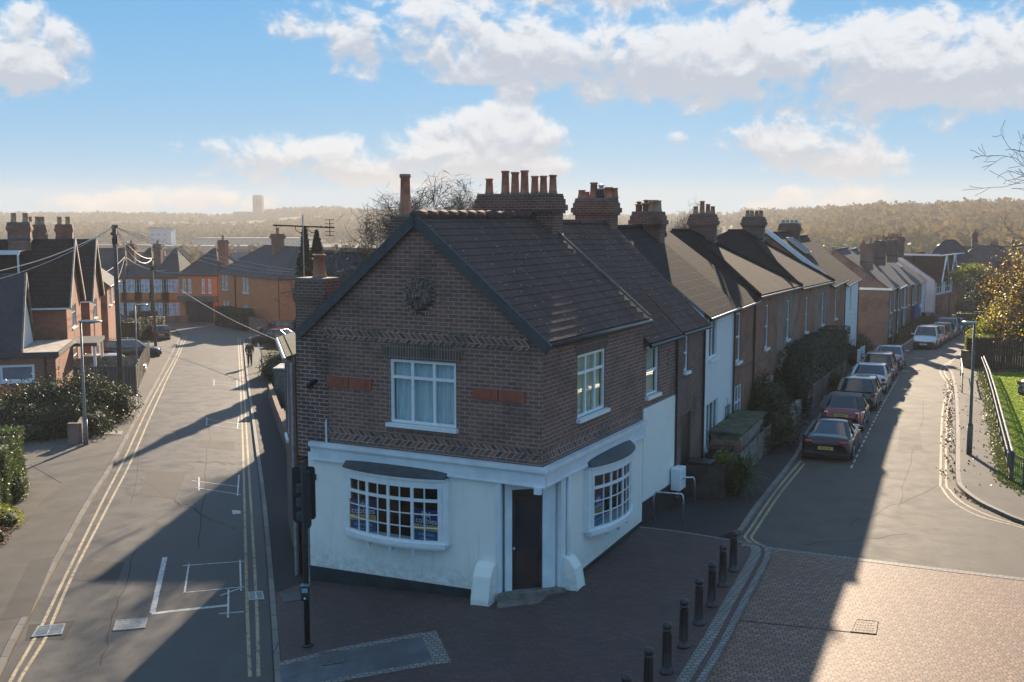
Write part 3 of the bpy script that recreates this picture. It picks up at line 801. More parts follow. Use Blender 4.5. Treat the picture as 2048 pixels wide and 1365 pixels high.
def house(name, label, O, u, s0, s1, depth, z0, eave, ridge, wallm='brick_red', roofm='slate', wins=(), doors=(), n=None, roof='gable', cat='terraced house', group=None, over=0.22, course=0, gutter='black', wopt=None, backwins=(), sidewins=(), ground_h=None, side_ridge=None, band=None, hip_back=True):
    n = n or (u[1], -u[0])
    P = lambda a, d, z: Vector((O[0] + u[0] * a + n[0] * d, O[1] + u[1] * a + n[1] * d, z))
    mid = P((s0 + s1) / 2, -depth / 2, z0)
    root = empty(name, mid, 0, label, cat, group)
    w = MB()
    ops = [tuple(x[:4]) for x in wins] + [tuple(x[:4]) for x in doors]
    wall(w, O, u, s0, s1, z0, eave, ops, n)
    for a in (s0, s1):
        w.face([P(a, 0, z0), P(a, -depth, z0), P(a, -depth, eave), P(a, 0, eave)])
        if roof == 'gable': w.face([P(a, 0, eave), P(a, -depth, eave), P(a, -depth / 2, ridge)])
    w.face([P(s0, -depth, z0), P(s1, -depth, z0), P(s1, -depth, eave), P(s0, -depth, eave)])
    w.build('wall', M[wallm], root, world=True)
    r = MB(); rise = (ridge - eave) / (depth / 2)
    ez = eave - over * rise
    if roof == 'gable':
        slope(r, P(s0, over, ez), P(s1, over, ez), P(s1, -depth / 2, ridge), P(s0, -depth / 2, ridge), course)
        slope(r, P(s0, -depth - over, ez), P(s1, -depth - over, ez), P(s1, -depth / 2, ridge), P(s0, -depth / 2, ridge), 0)
        for k in range(int((s1 - s0) / 0.45)):
            a = s0 + 0.45 * k
            r.tube([P(a, -depth / 2, ridge + .0), P(min(s1, a + .46), -depth / 2, ridge + .0)], .10, 6)
    elif roof == 'hip':      # ridge running back from the street, hipped to it
        m = (s0 + s1) / 2; hd = (s1 - s0) / 2 * .92
        f, bk = P(m, -hd, ridge), P(m, -max(depth - hd, hd + .2), ridge)
        a0, a1, b0, b1 = P(s0, over, ez), P(s1, over, ez), P(s0, -depth - over, ez), P(s1, -depth - over, ez)
        a0 = P(s0, over, eave - .1); a1 = P(s1, over, eave - .1); b0 = P(s0, -depth - over, eave - .1); b1 = P(s1, -depth - over, eave - .1)
        r.face([a0, a1, f]); r.face([a0, f, bk, b0]); r.face([a1, b1, bk, f]); r.face([b0, bk, b1])
        for x, y in ((a0, f), (a1, f), (f, bk)): r.tube([x, y], .08, 6)
        r.face([a0, a1, a1 - Vector((0, 0, .14)), a0 - Vector((0, 0, .14))])
    elif roof == 'hip4':     # ridge parallel to the street, hipped both ends
        hd = depth / 2
        f, bk = P(s0 + hd, -hd, ridge), P(s1 - hd, -hd, ridge)
        if s1 - s0 <= depth: f = P((s0 + s1) / 2 - .1, -hd, ridge); bk = P((s0 + s1) / 2 + .1, -hd, ridge)
        a0 = P(s0 - over, over, eave - .1); a1 = P(s1 + over, over, eave - .1); b0 = P(s0 - over, -depth - over, eave - .1); b1 = P(s1 + over, -depth - over, eave - .1)
        r.face([a0, a1, bk, f]); r.face([a0, f, b0]); r.face([a1, b1, bk]); r.face([b0, f, bk, b1])
        for x, y in ((a0, f), (a1, bk), (f, bk), (b0, f), (b1, bk)): r.tube([x, y], .08, 6)
        for x, y in ((a0, a1), (b0, a0), (a1, b1)): r.face([x, y, y - Vector((0, 0, .14)), x - Vector((0, 0, .14))])
    ro = r.build('roof', M[roofm], root, world=True)
    if gutter:
        g = MB(); gz = (ez if roof == 'gable' else eave - .1) - .07
        g.tube([P(s0, over + .03, gz), P(s1, over + .03, gz)], .055, 6)
        g.tube([P(s1 - .12, .06, eave - .35), P(s1 - .12, .06, z0 + .1)], .04, 6)
        g.build('gutter', M[gutter], root, world=True)
    if band:
        b = MB(); b.obox(O, u, n, s0, s1, .001, .03, band - .07, band + .07); b.build('string_course', M['brick_brown'], root, world=True)
    for x in wins:
        o = dict(wopt or {}); o.update(x[4] if len(x) > 4 else {})
        window(root, O, u, n, *x[:4], **o)
    for x in doors:
        d = MB(); d.obox(O, u, n, x[0], x[1], -.11, -.06, x[2], x[3]); do = d.build('door', M[x[4] if len(x) > 4 else 'door'], root, world=True)
    return root


# ---------------------------------------------------------------- plants
def leaf_cloud(name, pts, size, mat, parent=None, nrm=None, jitter=0.4, world=False, aspect=0.6, seed=1, extra=None, extramat=None):
    """many small leaf faces at the given points"""
    rng = np.random.default_rng(seed)
    pts = np.asarray(pts, float); n = len(pts)
    a = rng.normal(size=(n, 3)); a /= np.linalg.norm(a, axis=1)[:, None]
    b = np.cross(a, rng.normal(size=(n, 3))); b /= np.linalg.norm(b, axis=1)[:, None]
    s = size * (1 + jitter * rng.uniform(-1, 1, n))[:, None]
    A, B = a * s * .5, b * s * .5 * aspect
    V = np.stack([pts - A, pts - B * 1.0, pts + A, pts + B * 1.0], 1).reshape(-1, 3)
    me = bpy.data.meshes.new(name)
    ev, ef = extra if extra else ([], [])
    nv = len(V); nq = n
    if ev:
        V = np.vstack([V, np.array(ev)])
    me.vertices.add(len(V)); me.vertices.foreach_set('co', V.ravel())
    loops = np.arange(nv)
    starts = np.arange(nq) * 4; tot = np.full(nq, 4)
    if ef:
        el = np.concatenate([np.array(f) + nv for f in ef]); et = np.array([len(f) for f in ef])
        es = nv + np.concatenate([[0], np.cumsum(et)[:-1]])
        loops = np.concatenate([loops, el]); starts = np.concatenate([starts, es]); tot = np.concatenate([tot, et])
    me.loops.add(len(loops)); me.loops.foreach_set('vertex_index', loops.astype(np.int32))
    me.polygons.add(len(starts)); me.polygons.foreach_set('loop_start', starts.astype(np.int32)); me.polygons.foreach_set('loop_total', tot.astype(np.int32))
    me.materials.append(mat)
    if ef:
        me.materials.append(extramat); mi = np.zeros(len(starts), np.int32); mi[nq:] = 1
        me.polygons.foreach_set('material_index', mi)
    me.update(calc_edges=True); me.validate()
    o = bpy.data.objects.new(name, me); C.objects.link(o)
    if parent is not None:
        o.parent = parent
        if world: o.matrix_parent_inverse = parent_matrix(parent).inverted()
    return o


def ico_blob(cx, cy, cz, rx, ry, rz, rng, sub=2, rough=.15):
    bm = bmesh.new(); bmesh.ops.create_icosphere(bm, subdivisions=sub, radius=1)
    ph = rng.uniform(0, 6, 3)
    for v in bm.verts:
        k = 1 + rough * (math.sin(v.co.x * 4 + ph[0]) + math.sin(v.co.y * 5 + ph[1]) + math.sin(v.co.z * 4 + ph[2])) / 2
        v.co = Vector((v.co.x * rx * k, v.co.y * ry * k, v.co.z * rz * k)) + Vector((cx, cy, cz))
    bm.verts.index_update()
    V = [tuple(v.co) for v in bm.verts]; F = [[v.index for v in f.verts] for f in bm.faces]; bm.free()
    return V, F


def shrub(name, label, x, y, rx, ry, h, mat='leaf_mid', leaves=2500, size=.09, lobes=7, cat='shrub', group=None, seed=1, z=None, core=True, spread=.28, rz=0.0, mat2=None):
    rng = np.random.default_rng(seed)
    z = zg(x, y) if z is None else z
    pts = []; EV, EF = [], []
    for k in range(lobes):
        a = rng.uniform(0, 2 * math.pi); q = rng.uniform(0, .62) ** .5 if k else 0
        lx, ly = q * rx * math.cos(a), q * ry * math.sin(a)
        hh = h * rng.uniform(.72, 1.0) * (1 - .35 * q)
        lr = (rx * rng.uniform(.42, .6), ry * rng.uniform(.42, .6), hh * .55)
        n = leaves // lobes
        d = rng.normal(size=(n, 3)); d /= np.linalg.norm(d, axis=1)[:, None]
        rr = 1 + rng.normal(size=n) * spread * .5
        p = d * rr[:, None] * np.array(lr) + np.array([lx, ly, hh * .5])
        pts.append(p)
        if core:
            V, F = ico_blob(lx, ly, hh * .5, lr[0] * .66, lr[1] * .66, lr[2] * .7, rng)
            o = len(EV); EV += V; EF += [[i + o for i in f] for f in F]
    pts = np.vstack(pts); pts = pts[pts[:, 2] > 0.02]
    ob = leaf_cloud(name, pts, size, M[mat], seed=seed, extra=(EV, EF) if core else None, extramat=M['hedge_core'])
    ob.location = (x, y, z); ob.rotation_euler.z = rz
    return tag(ob, label, cat, group)


def hedge(label, path, w, h, mat='leaf_hedge', size=.08, dens=260, cat='hedge', seed=1, z=None, name='hedge'):
    """clipped hedge along a line of (x, y)"""
    rng = np.random.default_rng(seed); P = [Vector((p[0], p[1])) for p in path]
    pts = []; c = MB()
    o0 = Vector((P[0].x, P[0].y, zg(P[0].x, P[0].y)))
    for p, q in zip(P, P[1:]):
        d = (q - p); L = d.length; d.normalize(); nn = Vector((-d.y, d.x))
        za, zb = zg(p.x, p.y), zg(q.x, q.y)
        k = max(1, int(L / 1.2))
        for i in range(k):
            a, b = L * i / k, L * (i + 1) / k
            zz = za + (zb - za) * (i + .5) / k
            hh = h * (1 + .03 * rng.normal())
            e = 0.06
            q0, q1 = p + d * a, p + d * b
            c.obox((q0.x - o0.x, q0.y - o0.y), d, nn, 0, b - a, -w / 2 + e, w / 2 - e, zz - .3 - o0.z, zz + hh - e - o0.z)
        area = L * (w + 2 * h) + 2 * w * h
        n = int(area * dens)
        t = rng.uniform(0, L, n); s = rng.uniform(0, w + 2 * h, n)
        off = np.where(s < h, -w / 2, np.where(s < h + w, s - h - w / 2, w / 2)); zz = np.where(s < h, s, np.where(s < h + w, h, s - h - w))
        m = rng.uniform(0, 1, n) < 2 * w * h / area
        t = np.where(m, np.where(rng.uniform(size=n) < .5, 0, L), t); off = np.where(m, rng.uniform(-w / 2, w / 2, n), off); zz = np.where(m, rng.uniform(0, h, n), zz)
        wob = .05 * np.sin(t * 2.3 + seed) + .04 * np.sin(zz * 5 + t)
        off = off * (1 + wob) + rng.normal(size=n) * .035; zz = zz * (1 + wob * .6) + rng.normal(size=n) * .035
        X = p.x + d.x * t + nn.x * off - o0.x; Y = p.y + d.y * t + nn.y * off - o0.y; Z = za + (zb - za) * t / L + zz - o0.z
        pts.append(np.stack([X, Y, Z], 1))
    ob = leaf_cloud(name, np.vstack(pts), size, M[mat], seed=seed, extra=(c.v, c.f), extramat=M['hedge_core'])
    ob.location = o0
    return tag(ob, label, cat)


RMIN = 0.016


def branches(mb, p, d, L, r, lvl, rng, tips, spread=.5, up=.15, split=(2, 3), n=6, gnarl=.18):
    p = Vector(p); d = Vector(d).normalized()
    pts, rad = [p], [r]
    k = 4 if lvl else 3
    for i in range(k):
        d = (d + Vector(rng.normal(size=3) * gnarl) + Vector((0, 0, up * .3))).normalized()
        p = p + d * L / k; pts.append(p); rad.append(max(RMIN, r * (1 - .38 * (i + 1) / k)))
    mb.tube(pts, rad, max(3, n), cap=False)
    tips.append((pts[-1], lvl)); tips.append((pts[k // 2], lvl))
    if lvl == 0: return
    for j in range(int(rng.integers(split[0], split[1] + 1))):
        dd = (d + Vector(rng.normal(size=3) * spread) + Vector((0, 0, up))).normalized()
        branches(mb, pts[-1 - (j % 2)], dd, L * rng.uniform(.62, .85), rad[-1] * (.85 if j == 0 else .65), lvl - 1, rng, tips, spread, up, split, n - 1, gnarl)


def tree(name, label, x, y, h, lvl=5, r=.16, crown=None, leaves=0, size=.12, seed=1, spread=.5, up=.18, cat='tree', group=None, L0=None, clump=.5, z=None, split=(2, 3), lean=(0, 0), minlvl=2, bark='bark', aspect=.6):
    rng = np.random.default_rng(seed)
    z = zg(x, y) if z is None else z
    root = empty(name, (x, y, z), 0, label, cat, group)
    mb = MB(); tips = []
    branches(mb, (0, 0, -.1), (lean[0], lean[1], 1), L0 or h * .3, r, lvl, rng, tips, spread, up, split)
    top = max(v[2] for v in mb.v); k = h / top
    mb.v = [(a * k, b * k, c * k) for a, b, c in mb.v]
    mb.build('trunk', M[bark], root)
    if crown:
        T = [t for t, l in tips if l <= minlvl]
        if T:
            idx = rng.integers(0, len(T), leaves)
            P = np.array([T[i] for i in idx]) * k + rng.normal(size=(leaves, 3)) * clump
            P = P[P[:, 2] > .3]
            leaf_cloud('crown', P, size, M[crown], root, seed=seed, aspect=aspect)
    return root


# ---------------------------------------------------------------- writing
def text_mesh(name, s, size, mat, parent, T, depth=0.002, align='CENTER', sx=1.0, offset=0.0):
    cu = bpy.data.curves.new(name, 'FONT'); cu.body = s; cu.size = size; cu.extrude = depth; cu.align_x = align; cu.align_y = 'CENTER'; cu.offset = offset
    cu.resolution_u = 3
    tmp = bpy.data.objects.new(name, cu)
    C.objects.link(tmp)
    dg = bpy.context.evaluated_depsgraph_get()
    me = bpy.data.meshes.new_from_object(tmp.evaluated_get(dg))
    bpy.data.objects.remove(tmp); bpy.data.curves.remove(cu)
    me.transform(T @ Matrix.Diagonal((sx, 1, 1, 1)))
    me.materials.clear(); me.materials.append(mat); me.name = name
    o = bpy.data.objects.new(name, me); C.objects.link(o); o.parent = parent
    return o


# ---------------------------------------------------------------- cars
def lerp_list(K, y):
    if y <= K[0][0]: return K[0][1]
    for (a, p), (b, q) in zip(K, K[1:]):
        if a <= y <= b: return p + (q - p) * (y - a) / (b - a)
    return K[-1][1]


def car(label, col, x, y, head, L=4.1, W=1.72, H=1.45, kind='hatch', cat='car', group=None, glass='carglass', roofm=None, detail=True, plate=None, plate_back='plate_y', rack=False, name='parked_car', front_detail=True, bump=None):
    z = zt(x, y)
    root = empty(name, (x, y, z), 0, label, cat, group)
    # pitch with the road
    hx, hy = math.sin(head), math.cos(head)
    dz = zt(x + hx, y + hy) - zt(x - hx, y - hy)
    root.rotation_euler = (math.atan2(dz, 2), 0, -head)
    body = paint('car_paint_' + label.split()[0], col) if not isinstance(col, str) else M[col]
    h = L / 2
    K = dict(
        hatch=dict(deck=[(-h, .60), (-h + .1, .93), (h - 1.15, .93), (h - .95, .93), (h - .45, .82), (h - .12, .70), (h, .55)], g=(-h + .10, h - 1.0, -h + .52, h - 1.75), belt=.92),
        saloon=dict(deck=[(-h, .62), (-h + .07, .93), (-h + .6, .97), (h - 1.2, .93), (h - .5, .84), (h - .12, .70), (h, .55)], g=(-h + .50, h - 1.12, -h + 1.25, h - 1.85), belt=.93),
        coupe=dict(deck=[(-h, .62), (-h + .05, .86), (-h + .45, .90), (h - 1.6, .86), (h - .9, .80), (h - .2, .66), (h, .52)], g=(-h + .30, h - 1.62, -h + 1.30, h - 2.25), belt=.86),
        conv=dict(deck=[(-h, .60), (-h + .06, .93), (-h + .35, .95), (h - 1.0, .93), (h - .5, .84), (h - .1, .70), (h, .55)], g=(-h + .30, h - 1.0, -h + .85, h - 1.65), belt=.93),
        estate=dict(deck=[(-h, .60), (-h + .08, .93), (h - 1.15, .93), (h - .5, .82), (h - .12, .70), (h, .55)], g=(-h + .06, h - 1.12, -h + .38, h - 1.9), belt=.93),
        suv=dict(deck=[(-h, .70), (-h + .08, 1.05), (h - 1.05, 1.05), (h - .4, .98), (h - .08, .80), (h, .6)], g=(-h + .08, h - 1.0, -h + .42, h - 1.65), belt=1.04),
        van=dict(deck=[(-h, .65), (-h + .05, 1.1), (h - .75, 1.1), (h - .3, .95), (h - .05, .75), (h, .6)], g=(-h + .03, h - .65, -h + .1, h - 1.35), belt=1.08),
    )[kind]
    deck, g, belt = K['deck'], K['g'], K['belt']
    wr = .31 if kind not in ('suv', 'van') else .35
    yr, yf = -h + .72 + (.1 if kind == 'coupe' else 0), h - .80
    ar = wr + .065
    S = sorted({-h, -h + .06, -h + .25, yr - ar - .04, yr - ar, yr - ar * .6, yr, yr + ar * .6, yr + ar, yr + ar + .04, 0, yf - ar - .04, yf - ar, yf - ar * .6, yf, yf + ar * .6, yf + ar, yf + ar + .04, h - .2, h - .05, h})
    S = [s for i, s in enumerate(S) if i == 0 or s - S[i - 1] > .012]
    b = MB(); rings = []
    for s in S:
        q = max(0, (abs(s) - h * .45) / (h * .55))
        w = W / 2 * (1 - .13 * q ** 2.6)
        if abs(s) > h - .03: w *= .93
        t = lerp_list(deck, s)
        zb = .20 if abs(s) < h - .1 else .30
        for yw in (yr, yf):
            if abs(s - yw) < ar + .001: zb = max(zb, wr + math.sqrt(max(0, ar * ar - (s - yw) ** 2)) + .0)
        t = max(t, zb + .14) if abs(s) < h - .03 else t
        sh = t - .10
        prof = [(0, t + .025), (.55 * w, t + .015), (.86 * w, t - .015), (.97 * w, sh), (1.0 * w, sh * .6 + zb * .4), (1.0 * w, sh * .25 + zb * .75), (.965 * w, zb), (.80 * w, zb)]
        ring = [b.pt((px_, s, pz)) for px_, pz in prof] + [b.pt((-px_, s, pz)) for px_, pz in prof[1:]][::-1]
        rings.append(ring)
    n = len(rings[0]); top = 8
    for A_, B_ in zip(rings, rings[1:]):
        for j in range(n):
            if j == 7: continue
            b.f.append([A_[j], A_[(j + 1) % n], B_[(j + 1) % n], B_[j]]); b.m.append(0)
    for r_, rev in ((rings[0], False), (rings[-1], True)):
        # end caps in strips so they subdivide cleanly
        half = r_[:8]; other = [r_[0]] + r_[:7:-1]
        for j in range(7):
            f = [half[j], half[j + 1], other[j + 1], other[j]]
            f = [v for i_, v in enumerate(f) if v not in f[:i_]]
            b.f.append(f if not rev else f[::-1]); b.m.append(0)
    bo = b.build('body', body, root, smooth=True, sub=2 if detail else 1)
    ub = MB(); ub.box(-W / 2 + .12, W / 2 - .12, -h + .12, h - .12, .16, .62); ub.build('underbody', M['black_trim'], root)
    # greenhouse
    y0, y1, y2, y3 = g
    wb, wt = W / 2 - (.12 if kind == 'coupe' else .05), W / 2 - {'van': .12, 'coupe': .34}.get(kind, .22)
    zb_ = belt - .03; zr = H - .045
    gm = MB()
    def ringp(t, inset=0.0):
        ya, yb = y0 + (y2 - y0) * t, y1 + (y3 - y1) * t
        w_ = wb + (wt - wb) * (t ** 1.25); z_ = zb_ + (zr - zb_) * t
        bow = .05
        out = []
        for k in range(5): x_ = -w_ * .97 + 2 * w_ * .97 * k / 4; out.append((x_, ya - bow * (1 - (x_ / w_) ** 2) + .0, z_))
        for k in range(1, 4): out.append((w_ + .015 * math.sin(k * .785), ya + (yb - ya) * k / 4, z_))
        for k in range(5): x_ = w_ * .97 - 2 * w_ * .97 * k / 4; out.append((x_, yb + bow * 1.6 * (1 - (x_ / w_) ** 2), z_))
        for k in range(1, 4): out.append((-w_ - .015 * math.sin(k * .785), yb + (ya - yb) * k / 4, z_))
        return out
    prev = None; rr = []
    for t in (0, .33, .66, 1):
        rr.append([gm.pt(p) for p in ringp(t)])
    nn = len(rr[0])
    for A_, B_ in zip(rr, rr[1:]):
        for j in range(nn): gm.f.append([A_[j], A_[(j + 1) % nn], B_[(j + 1) % nn], B_[j]]); gm.m.append(0)
    gm.build('windows', M[glass], root, smooth=True)
    # roof panel
    rp = MB(); ro = ringp(1.0); cy_ = (y2 + y3) / 2
    lv = []
    for k, (sc_, dz_) in enumerate(((1.035, -.03), (1.02, .0), (.88, .025), (.5, .042))):
        lv.append([rp.pt((p[0] * sc_, cy_ + (p[1] - cy_) * (sc_ if k > 1 else 1 + (sc_ - 1) * .6), zr + dz_)) for p in ro])
    for A_, B_ in zip(lv, lv[1:]):
        for j in range(nn): rp.f.append([A_[j], A_[(j + 1) % nn], B_[(j + 1) % nn], B_[j]]); rp.m.append(0)
    rp.f.append(lv[-1]); rp.m.append(0); rp.f.append(lv[0][::-1]); rp.m.append(0)
    rmat = M[roofm] if isinstance(roofm, str) else body
    rp.build('roof', rmat, root, smooth=True)
    # pillars
    b0, b1 = ringp(0), ringp(1)
    cw = {'conv': .26, 'hatch': .16, 'estate': .07, 'saloon': .12, 'coupe': .12, 'suv': .12, 'van': .1}[kind]
    def pillar(k, wd):
        pts = [Vector(ringp(t)[k]) + Vector((.006 * (1 if b0[k][0] > 0 else -1), 0, 0)) for t in (0, .33, .66, 1)]
        pm = MB()
        for p, q in zip(pts, pts[1:]): pm.bar(p, q, .045, wd, up=(1, 0, 0))
        pm.build('pillar', rmat if kind == 'conv' else body, root, bevel=.01)
    pillar(0, cw); pillar(4, cw); pillar(8, .07); pillar(12, .07)
    for k in (6, 14):
        bp = MB()
        pts = [Vector(ringp(t)[k]) + Vector((.004 * (1 if b0[k][0] > 0 else -1), 0, 0)) for t in (0, .5, 1)]
        for p, q in zip(pts, pts[1:]): bp.bar(p, q, .03, .07, up=(1, 0, 0))
        bp.build('door_pillar', M['black_trim'], root)
    # wheels
    for sx in (-1, 1):
        for yw in (yr, yf):
            t = MB(); r_ = wr; w_ = .19; c = (sx * (W / 2 - .105), yw, wr)
            t.lathe([(r_ * .62, -w_ / 2), (r_ * .93, -w_ / 2), (r_, -w_ / 2 + .03), (r_, w_ / 2 - .03), (r_ * .93, w_ / 2), (r_ * .62, w_ / 2)], c, 20, ax='x')
            to = t.build('wheel', M['tyre'], root, smooth=False)
            if detail:
                q = MB(); xo = sx * (w_ / 2 + .004)
                q.lathe([(.02, xo * .8), (r_ * .2, xo), (r_ * .6, xo * .75), (r_ * .64, xo)][::1], c, 16, ax='x')
                for k in range(5):
                    a = k * 1.2566; q.bar((c[0] + xo, c[1], c[2]), (c[0] + xo * .98, c[1] + math.cos(a) * r_ * .6, c[2] + math.sin(a) * r_ * .6), .05, .03)
                q.build('rim', M['rim'], to)
    # lights, plates, mirrors
    for sx in (-1, 1):
        tl = MB(); zl = .74 if kind not in ('suv', 'van') else .9
        if kind == 'conv':
            tl.box(sx * .60 - .085, sx * .60 + .085, -h - .012, -h + .05, .60, .85); to = tl.build('tail_light', M['chrome'], root, bevel=.03)
            t2 = MB(); t2.box(sx * .60 - .06, sx * .60 + .06, -h - .02, -h + .04, .63, .82); t2.build('lens', M['tail'], to, bevel=.02)
        elif kind == 'coupe':
            tl.box(sx * .58 - .15, sx * .58 + .13, -h - .008, -h + .1, .66, .76); tl.build('tail_light', M['tail'], root, bevel=.03)
        elif kind in ('estate', 'suv', 'van'):
            tl.box(sx * (W / 2 - .13) - .07, sx * (W / 2 - .13) + .07, -h - .006, -h + .12, zl - .1, zl + .12); tl.build('tail_light', M['tail'], root, bevel=.02)
        else:
            tl.box(sx * (W / 2 - .17) - .10, sx * (W / 2 - .17) + .10, -h - .006, -h + .16, zl - .06, zl + .11); tl.build('tail_light', M['tail'], root, bevel=.03)
        hl = MB(); hl.box(sx * (W / 2 - .26) - .15, sx * (W / 2 - .26) + .15, h - .14, h + .004, .58, .72); hl.build('headlight', M['head'], root, bevel=.04)
        mr = MB(); ym = y1 - .28; mr.box(sx * (W / 2 + .10) - .09, sx * (W / 2 + .10) + .09, ym - .05, ym + .06, belt + .0, belt + .13); mr.build('mirror', body if kind != 'conv' else M['black_trim'], root, bevel=.03)
    for bx in [(-W / 2 * .80, W / 2 * .80, -h - .012, -h + .1, .26, .34), (-W / 2 * .93, W / 2 * .93, h - .25, h + .03, .28, .56) if bump else (-W / 2 * .72, W / 2 * .72, h - .1, h + .008, .30, .44)]:
        bmp = MB(); bmp.box(*bx); bmp.build('bumper_trim', M['black_trim'], root, bevel=.02)
    for sx in (-1, 1):
        sk = MB(); sk.box(sx * W / 2 - .012, sx * W / 2 + .012, yr + ar + .05, yf - ar - .05, .24, .32); sk.build('side_sill', M['black_trim'], root, bevel=.01)
        sm = MB()
        for yy in (y1 - .38, (y0 + y1) / 2 - .15): sm.bar((sx * (W / 2 + .001), yy, .34), (sx * (W / 2 - .012), yy, belt - .13), .012, .012)
        sm.bar((sx * (W / 2 + .001), yy, .34), (sx * (W / 2 + .001), y1 - .38, .34), .010, .010); sm.build('door_seam', M['black_trim'], root)
    for s_, mm in ((-1, plate_back), (1, 'plate_w')):
        if s_ > 0 and not front_detail: continue
        zc = .50 if s_ < 0 else .42
        if kind == 'conv': zc = .70 if s_ < 0 else .42
        if kind == 'coupe': zc = .50 if s_ < 0 else .42
        if kind in ('suv', 'van', 'estate') and s_ < 0: zc = .62
        p = MB(); yy = s_ * (h + (.016 if s_ < 0 else .034 if bump else .014))
        p.box(-.26, .26, min(yy, yy + s_ * .012), max(yy, yy + s_ * .012), zc - .055, zc + .055); po = p.build('number_plate', M[mm], root)
        if plate and ((s_ < 0) == (plate[1] == 'r')):
            T = Matrix.Translation((0, yy + s_ * .013, zc)) @ Matrix.Rotation(math.pi / 2, 4, 'X')
            if s_ > 0: T = Matrix.Translation((0, yy + s_ * .013, zc)) @ Matrix.Rotation(math.pi, 4, 'Z') @ Matrix.Rotation(math.pi / 2, 4, 'X')
            text_mesh('plate_text', plate[0], .085, M['black_paint_t'], po, T, .0008, sx=.95, offset=.0015)
    if rack:
        k = MB()
        for sx in (-1, 1): k.bar((sx * wt * .85, y2 + .2, zr + .10), (sx * wt * .85, y3 - .1, zr + .10), .04)
        for q in (.25, .75): k.bar((-wt * .9, y2 + (y3 - y2) * q, zr + .12), (wt * .9, y2 + (y3 - y2) * q, zr + .12), .04)
        k.build('roof_rack', M['galv'], root)
    return root


M['black_paint_t'] = M['black']
# ---------------------------------------------------------------- the setting: ground, roads, pavements
def build_ground():
    xs = sorted(set([-6.0, 3.5] + [x * 4.0 for x in range(-20, 21)] + [s * (80 + 20 * k + 3.2 * k * k) for k in range(0, 26) for s in (-1, 1)]))
    ys = sorted(set([-3000, -600, -200, -60, -20, 0, 10, 20, 30, 35, 37, 39, 41, 43, 45, 47, 49, 51, 53, 55] + [60 + 8 * k for k in range(25)] + [262 + 14 * k for k in range(30)] + [700 + 40 * k for k in range(50)] + [2800, 3400, 4600, 7000]))
    V = []; F = []
    for y in ys:
        for x in xs:
            V.append((x, y, zg(x, y) - 0.06))
    n = len(xs)
    for j in range(len(ys) - 1):
        for i in range(n - 1): F.append((j * n + i, j * n + i + 1, (j + 1) * n + i + 1, (j + 1) * n + i))
    me = bpy.data.meshes.new('ground'); me.from_pydata(V, [], F); me.update()
    m, N, b, out = new_mat('terrain')
    tc = N.n('ShaderNodeTexCoord'); P = tc.outputs['Object']
    sep = N.n('ShaderNodeSeparateXYZ'); N.put(sep.inputs[0], P)
    big = N.noise(P, 0.006, 5, 0.6); mid = N.noise(P, 0.05, 5, 0.6); fine = N.noise(P, 0.8, 5, 0.7)
    vo = N.n('ShaderNodeTexVoronoi', feature='F1'); N.put(vo.inputs['Vector'], P); vo.inputs['Scale'].default_value = 0.006
    field = N.mix(N.ramp(big, 0.4, 0.6), (0.045, 0.065, 0.022), (0.07, 0.08, 0.035))
    wood = N.mix(N.ramp(mid, 0.3, 0.7), (0.025, 0.025, 0.013), (0.055, 0.042, 0.02))
    f2 = N.n('ShaderNodeSeparateXYZ'); N.put(f2.inputs[0], vo.outputs['Color'])
    far = N.mix(N.ramp(f2.outputs[0], 0.50, 0.56), wood, field)
    near = N.mix(N.ramp(fine, 0.35, 0.65), (0.045, 0.05, 0.022), (0.085, 0.075, 0.045))
    N.put(b.inputs['Base Color'], N.mix(N.ramp(sep.outputs[1], 180, 320), near, far)); b.inputs['Roughness'].default_value = 0.95
    b.inputs['Specular IOR Level'].default_value = 0.1
    me.materials.append(m); me.polygons.foreach_set('use_smooth', [True] * len(me.polygons))
    o = bpy.data.objects.new('ground', me); C.objects.link(o); o['kind'] = 'structure'


build_ground()

# left street ------------------------------------------------------------
KL_px = [(-40, 1440), (8, 1342), (25, 1303), (45, 1263), (72, 1214), (114, 1133), (182, 1007), (223, 941), (256, 879), (298, 800), (322, 755), (344, 711), (364, 673)]
KR_px = [(552, 1450), (548, 1365), (538, 1197), (523, 1007), (508, 880), (498, 800), (490, 730), (486, 680)]
KL = dense(GP(KL_px), 4); KR = dense(GP(KR_px), 4)
farL = GP([(352, 660), (325, 654), (250, 650)]); farB = GP([(250, 640), (330, 640), (440, 644), (500, 655), (596, 664)]); farR = GP([(596, 684), (520, 686), (489, 686)])
sheet('road', KL + farL + farB + farR + KR[::-1], 0.0, M['asphalt'])
strip('kerb', offset(KL, 0.08), 0.13, 0.10, M['kerb'], th=0.16)
strip('kerb', offset(KR, -0.08), 0.13, 0.10, M['kerb'], th=0.16)
for nm, p in (('left', [(-10, 1440), (21, 1363), (68, 1280), (85, 1249), (136, 1143), (207, 999), (256, 903), (304, 800), (326, 759), (354, 708), (368, 673)]),
              ('left', [(6, 1440), (37, 1365), (87, 1284), (105, 1243), (149, 1143), (219, 1007), (269, 908), (316, 800), (334, 759), (359, 708), (373, 673)]),
              ('right', [(500, 1354), (494, 1207), (490, 1048), (486, 900), (482, 800), (479, 730), (476, 676)]),
              ('right', [(517, 1354), (513, 1207), (504, 1048), (494, 880), (489, 800), (484, 730), (480, 676)])):
    strip('yellow_line', dense(GP(p), 4), 0.075, 0.004, M['yellow'])
